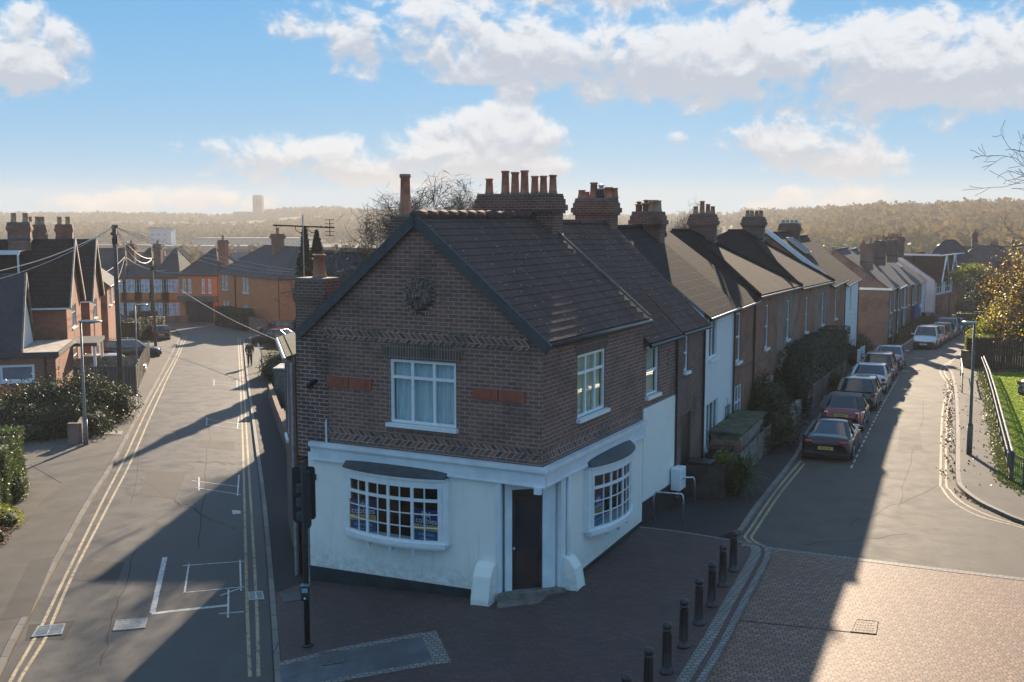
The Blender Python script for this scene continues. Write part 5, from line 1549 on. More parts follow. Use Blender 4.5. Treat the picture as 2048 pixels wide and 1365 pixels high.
    # bow windows
    def bow(fn, a, b, z0, z1, bulge, nb=3):
        cx = (a + b) / 2; hw = (b - a) / 2
        def arc(t, extra=0.0): # t -1..1
            return cx + (hw + extra * .0) * t, .15 + (bulge + extra - .1) * max(0, 1 - t * t) ** .9
        def PT(t, z, ex=0.0):
            x, d = arc(t, ex); return fn(x, d, z)
        NS = 24; T = [-1 + 2 * k / NS for k in range(NS + 1)]
        fm = MB()
        def band(zlo, zhi, d_in, d_out):
            for t0, t1 in zip(T, T[1:]):
                q = []
                for t in (t0, t1):
                    x, d = arc(t); q.append((x, d))
                (xa, da), (xb, db) = q
                c8 = [fn(xa, da + d_in, zlo), fn(xb, db + d_in, zlo), fn(xb, db + d_out, zlo), fn(xa, da + d_out, zlo), fn(xa, da + d_in, zhi), fn(xb, db + d_in, zhi), fn(xb, db + d_out, zhi), fn(xa, da + d_out, zhi)]
                i = [fm.pt(x) for x in c8]
                for qd in ((3, 2, 1, 0), (4, 5, 6, 7), (0, 1, 5, 4), (1, 2, 6, 5), (2, 3, 7, 6), (3, 0, 4, 7)): fm.f.append([i[k] for k in qd]); fm.m.append(0)
        H_ = z1 - z0
        rows = [z0 + .05 + (H_ - .30) * k / 4 for k in range(5)]
        # head and transoms
        band(z1 - .26, z1 - .08, -.01, .035); band(rows[0] - .06, rows[0] + .015, -.02, .02)
        zt0 = rows[3] + .02
        band(zt0 - .045, zt0 + .03, -.02, .02)
        for k in (1, 2): band(rows[k] - .012, rows[k] + .012, -.015, .012)
        # posts between the four lights, fine bars within each
        posts = [-1.0, -.50, .0, .50, 1.0]
        def vbar(t, w_, din, dout, zlo, zhi):
            x, d = arc(t)
            fm_pts = []
            for zz in (zlo, zhi):
                for aa, bb in ((-w_ / 2, din), (w_ / 2, din), (w_ / 2, dout), (-w_ / 2, dout)): fm_pts.append(fm.pt(fn(x + aa, d + bb, zz)))
            i = fm_pts
            for qd in ((3, 2, 1, 0), (4, 5, 6, 7), (0, 1, 5, 4), (1, 2, 6, 5), (2, 3, 7, 6), (3, 0, 4, 7)): fm.f.append([i[k] for k in qd]); fm.m.append(0)
        for t in posts[1:-1]: vbar(t * .94, .075, -.02, .02, rows[0], z1 - .26)
        for t in (-.95, .95): vbar(t, .10, -.03, .02, rows[0], z1 - .2)
        for p0, p1 in zip(posts, posts[1:]):
            m_ = (p0 + p1) / 2 * .92; vbar(m_, .026, -.015, .012, rows[0], z1 - .26)
        # jambs flat on the wall
        for s_ in (-1, 1):
            x = cx + s_ * (hw + .05)
            q = [fn(x - .09, .02, z0 - .03), fn(x + .09, .02, z0 - .03), fn(x + .09, .17, z0 - .03), fn(x - .09, .17, z0 - .03)]
            q2 = [Vector((v.x, v.y, z1 - .08)) for v in q]; i = [fm.pt(v) for v in q + q2]
            for qd in ((3, 2, 1, 0), (4, 5, 6, 7), (0, 1, 5, 4), (1, 2, 6, 5), (2, 3, 7, 6), (3, 0, 4, 7)): fm.f.append([i[k] for k in qd]); fm.m.append(0)
        fo = fm.build('bow_window', M['white'], root, world=True)
        gl = MB()
        for t0, t1 in zip(T, T[1:]):
            gl.face([PT(t0, rows[0]), PT(t1, rows[0]), PT(t1, z1 - .25), PT(t0, z1 - .25)])
        gl.build('pane', M['pane'], fo, world=True)
        # moulded sill and its brackets
        def ledge(zlo, zhi, ex, nm, mt, dome=0.0):
            lm = MB(); lo = []; hi = []
            for t in T:
                x, d = arc(t); x = cx + (x - cx) * (1 + ex / hw)
                lo.append((x, d + ex)); hi.append((x, d + ex))
            o_lo = [lm.pt(fn(x, d, zlo)) for x, d in lo]; o_hi = [lm.pt(fn(x, d, zhi)) for x, d in hi]
            w_lo = [lm.pt(fn(x, .0, zlo)) for x, d in lo]; w_hi = [lm.pt(fn(x, .0, zhi + dome)) for x, d in hi]
            for k in range(NS):
                for A_, B_ in ((o_lo, o_hi), (o_hi, w_hi), (w_lo, o_lo)): lm.f.append([A_[k], A_[k + 1], B_[k + 1], B_[k]]); lm.m.append(0)
            lm.f.append([o_lo[0], w_lo[0], w_hi[0], o_hi[0]]); lm.f.append([o_lo[-1], w_lo[-1], w_hi[-1], o_hi[-1]]); lm.m += [0, 0]
            return lm.build(nm, M[mt], fo, world=True)
        ledge(z0 - .10, z0 - .0, .06, 'sill', 'white'); ledge(z0 - .15, z0 - .10, .03, 'sill_moulding', 'white')
        ledge(z1 - .08, z1 - .02, .07, 'cornice', 'white'); ledge(z1 - .02, z1 + .0, .09, 'lead_roof', 'lead', dome=.20)
        for t in (-.45, .0, .5):
            br = MB()
            x, d = arc(t)
            q = [fn(x - .03, .04, z0 - .15), fn(x + .03, .04, z0 - .15), fn(x + .03, d * .9, z0 - .15), fn(x - .03, d * .9, z0 - .15)]
            q2 = [fn(x - .03, d * .75, z0 - .30), fn(x + .03, d * .75, z0 - .30), fn(x + .03, d * .9, z0 - .30), fn(x - .03, d * .9, z0 - .30)]
            i = [br.pt(v) for v in q + q2]
            for qd in ((3, 2, 1, 0), (4, 5, 6, 7), (0, 1, 5, 4), (1, 2, 6, 5), (2, 3, 7, 6), (3, 0, 4, 7)): br.f.append([i[k] for k in qd]); br.m.append(0)
            br.build('bracket', M['white'], fo, world=True)
    bow(Q, 2.46, 5.14, .98, 2.55, .36)
    bow(P, 2.42, 5.10, .98, 2.58, .40)
    return root


corner_shop()


def estate_board(label, fn, u_, x, d, z, w, h, turn=0.0):
    """estate agent's board standing inside the window: navy panel, yellow rule, teal foot"""
    c = fn(x, d, z)
    n_ = Vector((-u_[0], -u_[1])) if False else None
    ang = math.atan2(u_[1], u_[0]) + turn
    root = empty('sign_board', c, ang, label, 'sign board')
    b = MB(); b.box(-w / 2, w / 2, -.006, .006, 0, h); b.build('board', M['board_blue'], root)
    for z0, z1, mt, nm in ((h * .34, h * .52, 'board_yellow', 'yellow_band'), (0.0, h * .32, 'board_teal', 'teal_panel')):
        q = MB(); q.box(-w / 2 + .004, w / 2 - .004, -.010, .010, z0 + .003, z1); q.build(nm, M[mt], root)
    e = MB(); e.box(-w / 2 - .02, -w / 2, -.012, .012, 0, h); e.build('edge_strip', M['board_yellow'], root)
    T = lambda x_, z_: Matrix.Translation((x_, -.012, z_)) @ Matrix.Rotation(math.pi / 2, 4, 'X')
    text_mesh('name_text', 'cobbles', h * .25, M['board_white'], root, T(0, h * .64), .001, sx=.98)
    text_mesh('band_text', 'FOR SALE', h * .12, M['board_blue'], root, T(0, h * .43), .001)
    text_mesh('phone_text', '01483 457000', h * .10, M['txt_blue'], root, T(0, h * .21), .001, sx=.95)
    text_mesh('web_text', 'cobblesuk.co.uk', h * .085, M['txt_blue'], root, T(0, h * .09), .001, sx=.9)
    lg = MB()
    for k in range(5): lg.box(-.12 + k * .05, -.09 + k * .05, -.0125, -.010, h * .76, h * (.92 - .04 * (k % 2)))
    lg.build('logo', M['board_white'], root)
    return root


_Q = lambda s, d, z: Vector((A0.x + V_[0] * s + NL[0] * d, A0.y + V_[1] * s + NL[1] * d, z))
uq = (-V_[0], -V_[1])
estate_board('navy estate agent board in the right half of the front bow window', _Q, uq, 2.92, .14, .97, .78, .78)
estate_board('navy estate agent board in the left end of the front bow window', _Q, uq, 4.72, .12, .97, .66, .80, turn=R(14))
estate_board('navy estate agent board in the side bow window facing the right road', SP, U, 2.92, .14, .97, .66, .80)
# ---------------------------------------------------------------- terraces on the right street
NB = dict(cols=(), rows=(.5,), fr=.06, sill=.10)
def W_(a, b, c, e, **k): return (a, b, c, e, dict(NB, **k))
O = (A0.x, A0.y)
G1 = 'terraced houses of the right street'
h2 = house('terraced_house', 'brown brick house with white painted lower wall next to the corner shop', O, U, 6.37, 9.2, 6.4, -.5, 5.30, 8.38, 'brick_shop', 'tile_shop', [W_(6.62, 7.62, 3.62, 5.0, pane='pane', curtain=('curtain_cream', (.04, .96)))], over=.18, course=.24, group=G1)
q = MB(); q.obox(O, U, NR, 6.37, 9.2, .003, .035, .72, 3.32); q.build('painted_wall', M['white_wall'], h2, world=True)
q = MB(); q.obox(O, U, NR, 6.37, 9.2, .003, .045, -.4, .72); q.build('plinth', M['black_plinth'], h2, world=True)
h3 = house('terraced_house', 'narrow brown brick house with tall dark doorway beside the white house', O, U, 9.2, 11.9, 6.4, -.5, 5.34, 8.36, 'brick_brown', 'tile_shop', [W_(9.9, 10.3, 3.9, 5.0)], [(9.75, 10.7, .1, 2.6)], over=.18, course=.24, group=G1)
c = SP(11.6, -3.6); chimney(h3, c[0], c[1], U, NR, .62, 1.25, 7.2, 9.12, [(0, -.52, .28, .13), (0, -.1, .52, .13), (0, .16, .46, .12, 2, 'steel'), (0, .42, .36, .14), (.18, .55, .34, .12), (0, -.36, .22, .12)], 'brick_stack')
wb = MB()
for k in range(4):
    a = .12 * k
    wb.obox(O, U, NR, 8.35 + .1 * (k % 2), 8.55 + .1 * (k % 2), .003, .03, 4.30 + .13 * k, 4.36 + .13 * k)
wb.build('wall_tie', M['mortar'], h2, world=True)
# the terrace turns a little at the white house and steps down with the street
O2 = (6.08, 33.87); A2 = R(23.2); U2 = (math.sin(A2), math.cos(A2)); N2 = (U2[1], -U2[0])
def S2_(t, d, z=None):
    q = (O2[0] + U2[0] * t + N2[0] * d, O2[1] + U2[1] * t + N2[1] * d)
    return q if z is None else Vector((*q, z))
def zpy(py, Y): return CAM_H - Y * math.tan(PITCH + math.atan((py - 682.5) / FPX))
def stack2(root, t, d, ytop, ln, pots, mat='brick_stack', lu=.64, zb=None):
    c = S2_(t, d); z = zpy(ytop, c[1]); chimney(root, c[0], c[1], U2, N2, lu, ln, z - 1.9, z, pots, mat); return z
def base(t): return zt(*S2_(t, 0))
WIN = lambda a, e, w=.8: [W_(a, a + w, e - 2.35, e - .55), W_(a - .15, a + w + .25, e - 5.0, e - 3.5)]
h4 = house('terraced_house', 'white painted terraced house beside the narrow brown one', O2, U2, 0.03, 4.65, 6.6, -.5, 5.55, 8.2, 'white_render', 'tile_dark', [W_(.75, 1.9, 3.95, 5.3, cols=(.5,), rows=()), W_(.6, 2.3, 1.0, 2.5, cols=(.35, .68), rows=())], [(3.2, 4.0, .1, 2.2, 'white')], over=.2, group=G1)
stack2(h4, 4.3, -3.1, 425, 1.05, [(0, -.36, .38, .12, 2), (0, -.10, .44, .12, 2), (0, .12, .42, .13, 1, 'pot_buff'), (.0, .34, .40, .14, 0, 'pot_buff'), (.2, .2, .42, .12, 0, 'pot_buff')])
tr = MB()
for k in range(4): tr.obox(O2, U2, N2, 3.3 + .22 * k, 3.33 + .22 * k, .05, .07, .8, 2.0)
for k in range(5): tr.obox(O2, U2, N2, 3.25, 4.0, .055, .065, .85 + .27 * k, .88 + .27 * k)
tr.build('trellis', M['black'], h4, world=True)
h5 = house('terraced_house', 'narrow red brick house with porch window beside the white house', O2, U2, 4.65, 8.46, 7.2, -.6, 5.5, 8.1, 'brick_red', 'tile_brown', [W_(5.1, 5.9, 3.3, 5.1), W_(4.9, 6.4, .8, 2.4, cols=(.33, .66), rows=(.6,))], over=.2, group=G1, band=2.95)
def pyramid(root, s0, s1, ev, rg, depth=8.4, mat='tile_brown'):
    r = MB(); m = (s0 + s1) / 2; hd = 4.0
    P = S2_
    f, bk = P(m, -hd, rg), P(m, -(depth - hd) - .4, rg)
    e0, e1 = ev
    a0, a1, b0, b1 = P(s0, .2, e0), P(s1, .2, e1), P(s0, -depth - .2, e0), P(s1, -depth - .2, e1)
    r.face([a0, a1, f]); r.face([a0, f, bk, b0]); r.face([a1, b1, bk, f]); r.face([b0, bk, b1])
    for x, y in ((a0, f), (a1, f), (f, bk)): r.tube([x, y], .09, 6)
    r.face([a0, a1, a1 - Vector((0, 0, .15)), a0 - Vector((0, 0, .15))])
    r.build('roof', M[mat], root, world=True)
    g = MB(); g.tube([P(s0, .26, e0 - .1), P(s1, .26, e1 - .1)], .05, 6); g.build('gutter', M['black'], root, world=True)
rows = [('red brick house under the first tiled pyramid roof', 8.46, 14.0, 5.50, 'brick_red'), ('paler brick house under the first tiled pyramid roof', 14.0, 19.6, 5.30, 'brick_pale'), ('red brick house under the second pyramid roof', 19.6, 26.0, 5.05, 'brick_red'), ('striped pale brick house under the second pyramid roof', 26.0, 32.5, 4.85, 'brick_pale')]
HH = []
for lab, a, b, e, wm in rows:
    m = (a + b) / 2 - .3
    HH.append(house('terraced_house', lab, O2, U2, a, b, 8.2, base(b) - .6, e, e + .01, wm, 'slate', WIN(m, e), over=.15, group=G1, roof='none', band=e - 2.75, gutter=None))
pyramid(HH[0], 8.46, 19.6, (5.55, 5.30), zpy(461, 49) )
pyramid(HH[2], 19.6, 32.5, (5.20, 4.85), zpy(461, 61))
stack2(HH[0], 15.0, -3.6, 430, 1.12, [(0, -.36, .36, .11, 0, 'pot_buff'), (0, -.06, .6, .12), (0, .2, .46, .11), (0, .42, .36, .11)])
stack2(HH[2], 27.2, -3.6, 435, 1.15, [(0, -.36, .36, .12, 0, 'pot_buff'), (0, -.12, .36, .12, 0, 'pot_buff'), (0, .14, .35, .12), (0, .38, .35, .12)], 'brick_brown')
h10 = house('terraced_house', 'red brick house with two skylights in its dark roof', O2, U2, 32.5, 40.4, 7.6, -1.8, 4.65, 7.6, 'brick_red', 'tile_dark', [W_(35.2, 36.1, 2.3, 4.1), W_(35.0, 36.4, -.3, 1.2)], over=.2, group=G1, band=1.9)
h11 = house('terraced_house', 'white painted end house of the first terrace', O2, U2, 40.4, 49.5, 7.6, -2.3, 4.25, 7.2, 'white_render', 'tile_dark', [W_(44.0, 45.0, 2.0, 3.8), W_(43.8, 45.3, -.8, .8)], over=.2, group=G1)
q = MB(); q.bar(S2_(32.5, .25, 4.65), S2_(32.5, -3.8, 7.75), .12, .26); q.build('verge_board', M['white'], h10, world=True)
for k in range(2):
    a = 36.4 + k * 1.5
    def rp_(s, t): return S2_(s, .2 - 4.0 * t, 4.6 + 3.0 * t)
    sk = MB(); p = [rp_(a, .55), rp_(a + .85, .55), rp_(a + .85, .86), rp_(a, .86)]
    up = Vector((0, 0, .07))
    for x, y in ((0, 1), (1, 2), (2, 3), (3, 0)): sk.bar(p[x] + up, p[y] + up, .10, .09)
    so = sk.build('skylight', M['galv'], h10, world=True)
    g = MB(); g.face([v + up for v in p]); g.build('pane', M['sky_glass'], so, world=True)
stack2(h10, 40.6, -3.7, 448, 1.3, [(0, -.45, .22, .13, 0, 'galv'), (0, -.15, .22, .13, 0, 'galv'), (0, .15, .22, .13, 0, 'galv'), (0, .42, .22, .13, 0, 'galv')])

# the second terrace beyond the gap
G2 = 'houses of the second terrace'
O3 = (30.2, 86.0); A3 = R(25.5); U3 = (math.sin(A3), math.cos(A3)); N3 = (U3[1], -U3[0])
def S3_(t, d, z=None):
    q = (O3[0] + U3[0] * t + N3[0] * d, O3[1] + U3[1] * t + N3[1] * d)
    return q if z is None else Vector((*q, z))
walls = ['brick_brown', 'brick_brown', 'brick_red', 'brick_pale', 'brick_red']
labs = ['brown brick end house with long blank side wall beyond the gap', 'second house of the far terrace, under a pale bracketed eave', 'red brick third house of the far terrace', 'pale upper storey over dark blue shopfront in the far terrace', 'red brick house with rooflights and white front past the far terrace']
ss = [0, 6, 12, 19, 26, 34]; cpos = [1.6, 10.2, 20.4, None, 31.5]
for k in range(5):
    z0 = zt(*S3_(ss[k], 0)); e = z0 + 4.6; a = ss[k]
    hh = house('terraced_house', labs[k], O3, U3, a, ss[k + 1], 8.4, z0 - .8, e, e + 3.0, walls[k], 'slate_grey' if k < 4 else 'slate', [W_(a + 1.2, a + 2.0, e - 2.1, e - .5), W_(a + 4, a + 4.8, e - 2.1, e - .5), W_(a + 1.1, a + 2.4, e - 4.0, e - 2.7)], [(a + 4.1, a + 5.1, z0 + .05, z0 + 2.1)], over=.2, group=G2, gutter='white' if k == 1 else 'black')
    if cpos[k] is not None:
        c = S3_(cpos[k], -2.0 if k < 4 else -3.0); zt_ = zpy([487, 482, 480, 0, 474][k], c[1])
        chimney(hh, c[0], c[1], U3, N3, .8, .95 if k < 4 else 1.9, zt_ - 2.2, zt_, [(0, -.3, .3, .13), (0, .25, .45, .13)] + ([(0, .55 - q * .3, .35, .13) for q in range(5)] if k == 4 else []), 'brick_stack' if k == 4 else 'brick_brown')
    if k == 0:
        q = MB(); q.bar(S3_(-.1, .25, e - .1), S3_(-.1, -8.4, e - .1), .08, .18); q.build('eaves_board', M['white'], hh, world=True)
    if k == 3:
        q = MB(); q.obox(O3, U3, N3, a + .1, a + 6.9, .01, .35, z0, z0 + 2.4); q.build('shopfront', M['board_blue'], hh, world=True)
    if k == 4:
        q = MB(); q.obox(O3, U3, N3, a + 4, a + 8, .003, .06, z0 - .5, e - .1); q.build('painted_wall', M['white_render'], hh, world=True)
        for j in range(3):
            m = MB(); p = [S3_(a + .8 + j * 1.1 + x, -1.9 - t, e + (1.9 + t) * .71 + .12) for x, t in ((0, 0), (.6, 0), (.6, 1.3), (0, 1.3))]; m.face(p); m.build('rooflight', M['sky_glass'], hh, world=True)

# half-timbered pair at the bend
O4 = (47.6, 121.0); A4 = R(35); U4 = (math.sin(A4), math.cos(A4)); N4 = (U4[1], -U4[0]); z4 = zt(*O4)
def S4_(t, d, z): return Vector((O4[0] + U4[0] * t + N4[0] * d, O4[1] + U4[1] * t + N4[1] * d, z))
hb = house('gabled_house', 'white half-timbered house with two pointed gables at the bend', O4, U4, 0, 11, 8, z4 - .6, z4 + 4.7, z4 + 7.4, 'white_render', 'tile_brown', [(1.0, 3.4, z4 + 3.0, z4 + 4.4, dict(NB, cols=(.33, .66))), (5.0, 7.4, z4 + 3.0, z4 + 4.4, dict(NB, cols=(.33, .66))), (9.0, 10.0, z4 + 2.6, z4 + 4.0, dict(NB))], n=N4, cat='house')
for s0 in (2.2, 6.2):
    q = MB(); a, b, t = S4_(s0 - 1.7, .5, z4 + 4.4), S4_(s0 + 1.7, .5, z4 + 4.4), S4_(s0, .5, z4 + 7.4)
    q.face([a, b, t]); bk = [S4_(s0 - 1.7, -3, z4 + 4.4), S4_(s0 + 1.7, -3, z4 + 4.4), S4_(s0, -3, z4 + 7.4)]
    q.face([a, t, bk[2], bk[0]]); q.face([b, bk[1], bk[2], t]); q.build('gable', M['tile_brown'], hb, world=True)
    q = MB(); up = Vector((.12, -.12, 0)); q.bar(a + up, t + up, .14); q.bar(b + up, t + up, .14); q.build('bargeboard', M['white'], hb, world=True)
    q = MB(); q.obox(O4, U4, N4, s0 - 1.5, s0 + 1.5, .02, .7, z4 - .4, z4 + 2.9); q.build('brick_bay', M['brick_red'], hb, world=True)
q = MB(); q.bar(S4_(-.3, .5, z4 + 7.45), S4_(-.3, -8, z4 + 7.45), .2); q.bar(S4_(-.3, .6, z4 + 7.4), S4_(11, .6, z4 + 7.4), .12); q.build('fascia', M['white'], hb, world=True)


def far_house(label, px, py, Y, w, d, hh, rh, wallm, roofm, rot=0.0, wins=2, cat='house', group=None, roof='gable', chim=True, name='detached_house', gable_front=False):
    g = AT(px, py, Y); z0 = zg(g.x, g.y)
    u = (math.cos(rot), math.sin(rot)); n = (u[1], -u[0])
    ww = []
    for k in range(wins):
        a = -w / 2 + w * (k + .5) / wins; ww.append((a - .55, a + .55, z0 + hh - 1.9, z0 + hh - .6, dict(NB, cols=(.5,), rows=())))
        ww.append((a - .55, a + .55, z0 + .9, z0 + 2.2, dict(NB, cols=(.5,), rows=())))
    r = house(name, label, (g.x, g.y), u, -w / 2, w / 2, d, z0 - .5, z0 + hh, z0 + hh + rh, wallm, roofm, ww if hh > 4 else ww[::2], n=n, cat=cat, group=group, roof=roof, over=.3)
    if chim: chimney(r, g.x + u[0] * w * .3 - n[0] * d * .5, g.y + u[1] * w * .3 - n[1] * d * .5, u, n, .6, .8, z0 + hh + rh - .8, z0 + hh + rh + .9, [(0, -.2, .35, .12), (0, .2, .35, .12)], 'brick_stack')
    return r


far_house('brick house with steep dark hipped roof behind the half-timbered one', 1900, 560, 128, 9, 8, 5.0, 4.2, 'brick_red', 'slate', -.35, 2, roof='hip4')
far_house('dark roofed house with blue dormer windows at the right skyline', 1985, 560, 150, 12, 9, 4.8, 4.0, 'brick_brown', 'slate', -.2, 3, roof='hip4')
far_house('low house with long brown roof behind the park hedge', 2125, 590, 125, 15, 9, 3.2, 3.2, 'brick_brown', 'tile_brown', -.5, 3)
far_house('house with white bargeboards beyond the bend', 1930, 540, 165, 8, 8, 5.5, 3.4, 'brick_red', 'slate', -.9, 2)

# ---------------------------------------------------------------- left side of the left street
UL = (math.sin(R(-14.6)), math.cos(R(-14.6))); LN = (UL[1], -UL[0]); OL = (-26.2, 63.0)
G3 = 'gabled brick houses on the left'
def LP(s, d, z): return Vector((OL[0] + UL[0] * s + LN[0] * d, OL[1] + UL[1] * s + LN[1] * d, z))
def gable_house(label, s0, s1, depth, z0, ev, rg, dormer=True, stacks=()):
    root = empty('gabled_house', LP((s0 + s1) / 2, -4, z0), 0, label, 'house', G3)
    m = (s0 + s1) / 2
    w = MB()
    wall(w, OL, UL, s0, s1, z0, ev, [(m - 1.0, m + .9, ev - 1.7, ev - .3), (m - 1.0, m + .9, z0 + 1.4, z0 + 2.8)], LN)
    w.face([LP(s0, 0, ev), LP(s1, 0, ev), LP(m, 0, rg)]); w.face([LP(s0, -depth, ev), LP(s1, -depth, ev), LP(m, -depth, rg)])
    for s in (s0, s1): w.face([LP(s, 0, z0), LP(s, -depth, z0), LP(s, -depth, ev), LP(s, 0, ev)])
    w.face([LP(s0, -depth, z0), LP(s1, -depth, z0), LP(s1, -depth, ev), LP(s0, -depth, ev)])
    w.build('wall', M['brick_red'], root, world=True)
    r = MB(); k = (rg - ev) / (m - s0); ov = .25
    slope(r, LP(s0 - ov, .2, ev - ov * k), LP(s0 - ov, -depth, ev - ov * k), LP(m, -depth, rg), LP(m, .2, rg), .33)
    slope(r, LP(s1 + ov, .2, ev - ov * k), LP(s1 + ov, -depth, ev - ov * k), LP(m, -depth, rg), LP(m, .2, rg), .33)
    r.build('roof', M['tile_dark'], root, world=True)
    b = MB(); b.bar(LP(s0 - ov, .26, ev - ov * k), LP(m, .26, rg), .08, .25); b.bar(LP(s1 + ov, .26, ev - ov * k), LP(m, .26, rg), .08, .25); b.build('bargeboard', M['stone'], root, world=True)
    g = MB(); g.bar(LP(s0 - ov - .06, .2, ev - ov * k), LP(s0 - ov - .06, -depth, ev - ov * k), .09, .09); g.build('gutter', M['white'], root, world=True)
    for c, e in ((ev - 1.7, ev - .3), (z0 + 1.4, z0 + 2.8)): window(root, OL, UL, LN, m - 1.0, m + .9, c, e, cols=(.33, .66), rows=(.65,))
    if dormer:
        x0, x1 = -2.6, -9.5
        zt_, zb_ = rg - .75, ev + .35; sf = s0 + .55
        sb = m - .35
        dm = MB()
        for a, c in ((x0, x1),): 
            dm.face([LP(sf, a, zb_), LP(sf, c, zb_), LP(sf, c, zt_), LP(sf, a, zt_)])
        dm.face([LP(sf, x0, zb_ - .3), LP(sf, x0, zt_), LP(sb + .3, x0, zt_)]); dm.face([LP(sf, x1, zb_ - .3), LP(sf, x1, zt_), LP(sb + .3, x1, zt_)])
        do = dm.build('dormer', M['tile_dark'], root, world=True)
        t = MB(); t.face([LP(sf - .2, x0 + .15, zt_ + .04), LP(sf - .2, x1 - .1, zt_ + .04), LP(sb + .5, x1 - .1, zt_ + .12), LP(sb + .5, x0 + .15, zt_ + .12)]); t.bar(LP(sf - .2, x0 + .15, zt_), LP(sf - .2, x1 - .1, zt_), .06, .2); t.bar(LP(sf - .05, x0 + .03, zt_ - .1), LP(sf - .05, x0 + .03, zb_ - .3), .07, .12)
        t.build('dormer_roof', M['white'], do, world=True)
        OD = (LP(sf, 0, 0).x, LP(sf, 0, 0).y); ud = (-LN[0], -LN[1]); nd = (-UL[0], -UL[1])
        window(do, OD, ud, nd, 4.6, 6.9, zb_ + .75, zt_ - .35, cols=(.33, .66), rows=(.68,), d=.12)
    for s, d, l, pots in stacks:
        c = LP(m + s, d, 0); chimney(root, c.x, c.y, UL, LN, .7, l, rg - .7, rg + 1.0, pots, 'brick_stack', corb=.04)
    return root
PB = lambda xs: [(0, x, .55, .17, 0, 'pot_buff') for x in xs]
gable_house('near gabled brick house with dormer and paired chimney pots', 0, 6.2, 12, -2.2, 3.55, 7.25, True, [(-.3, -2.8, 1.25, PB((-.3, .35)))])
gable_house('second gabled brick house behind, with dark dormer cheek', 10.6, 17.0, 12, -2.8, 3.15, 7.05, True, [(-1.5, -3.4, 1.3, PB((-.4, .1, .4))), (.6, -1.9, 1.1, PB((-.3, .25)))])
q = AT(60, 500, 64.8)
# third house: side wall toward the viewer, roof falling to the street
house('brick_house', 'red brick house with white bay window beyond the gabled pair', OL, UL, 21.5, 29, 7.5, -3.2, 3.45, 6.4, 'brick_red', 'slate_grey', [W_(23, 24.5, 1.6, 3.0, cols=(.33, .66)), W_(26, 27.5, 1.6, 3.0, cols=(.33, .66))], n=LN, cat='house', group=G3)
by = empty('bay_window', LP(21, .6, -2.2), 0, 'white bay window with dark flat top on the brick house front', 'bay window') if False else None

# flat-roofed brick garage with the steep slated gable on it
ga = empty('garage', LP(-4, -2, -1.5), 0, 'flat roofed brick garage with small white window', 'garage')
GO = LP(-6.8, 0.3, 0); gu = (-LN[0], -LN[1]); gn = (-UL[0], -UL[1])
w = MB(); wall(w, (GO.x, GO.y), gu, 0, 9.5, -2, 1.35, [(1.05, 2.75, -.05, .85)], gn)
wall(w, (GO.x, GO.y), UL, 0, 6.6, -2, 1.35, [], LN, d=0.0)
w.build('wall', M['brick_red'], ga, world=True)
r = MB(); a, b, c2, d2 = LP(-6.9, .45, 1.42), LP(-.1, .45, 1.42), LP(-.1, -9.2, 1.42), LP(-6.9, -9.2, 1.42)
r.face([a, b, c2, d2]); ro = r.build('flat_roof', M['stone'], ga, world=True)
q = MB()
for x, y in ((a, b), (a, d2)): q.bar(x + Vector((0, 0, -.05)), y + Vector((0, 0, -.05)), .08, .24)
q.build('roof_edge', M['charcoal'], ga, world=True)
window(ga, (GO.x, GO.y), gu, gn, 1.05, 2.75, -.05, .85, cols=(), rows=(), fr=.13, pane='glass_light')
dp = MB(); dp.tube([(GO.x + gu[0] * .5 + gn[0] * .05, GO.y + gu[1] * .5 + gn[1] * .05, z) for z in (1.3, -1.3)], .05, 8); dp.build('downpipe', M['black'], ga, world=True)
sr = empty('slated_outbuilding', LP(-3.4, -6, -1.5), 0, 'steep dark slated gable rising behind the garage roof', 'outbuilding')
r = MB(); k0_, k1_, kt = LP(-6.6, -1.35, 1.46), LP(-.5, -1.75, 1.46), LP(-3.5, -1.5, 5.5)
bk = [LP(-6.6, -12, 1.46), LP(-.5, -12, 1.46), LP(-3.5, -12, 5.5)]
r.face([k0_, kt, bk[2], bk[0]]); r.face([k1_, bk[1], bk[2], kt]); r.build('roof', M['slate'], sr, world=True)
w = MB(); w.face([LP(-6.3, -1.75, 1.44), LP(-.8, -1.75, 1.44), LP(-3.5, -1.7, 5.2)]); w.face([LP(-6.3, -1.75, -1.8), LP(-.8, -1.75, -1.8), LP(-.8, -1.75, 1.44), LP(-6.3, -1.75, 1.44)]); w.build('gable_wall', M['white_wall'], sr, world=True)
b = MB(); b.bar(k0_, kt, .10, .22); b.bar(k1_, kt, .10, .22); b.build('bargeboard', M['wood_grey'], sr, world=True)
# porch between garage and house
po = empty('porch', LP(-.4, 1, -1.4), 0, 'dark flat porch canopy on white posts by the near gabled house', 'porch')
m = MB(); m.obox(OL, UL, LN, -.8, 3.2, .1, 1.7, 1.05, 1.25); m.build('canopy', M['charcoal'], po, world=True)
m = MB()
for s in (-.7, 3.0): m.obox(OL, UL, LN, s, s + .14, 1.45, 1.6, -1.6, 1.05)
m.build('post', M['white'], po, world=True)
m = MB(); m.obox(OL, UL, LN, -.2, 1.0, .03, .12, -1.5, .7); m.build('door', M['white'], po, world=True)

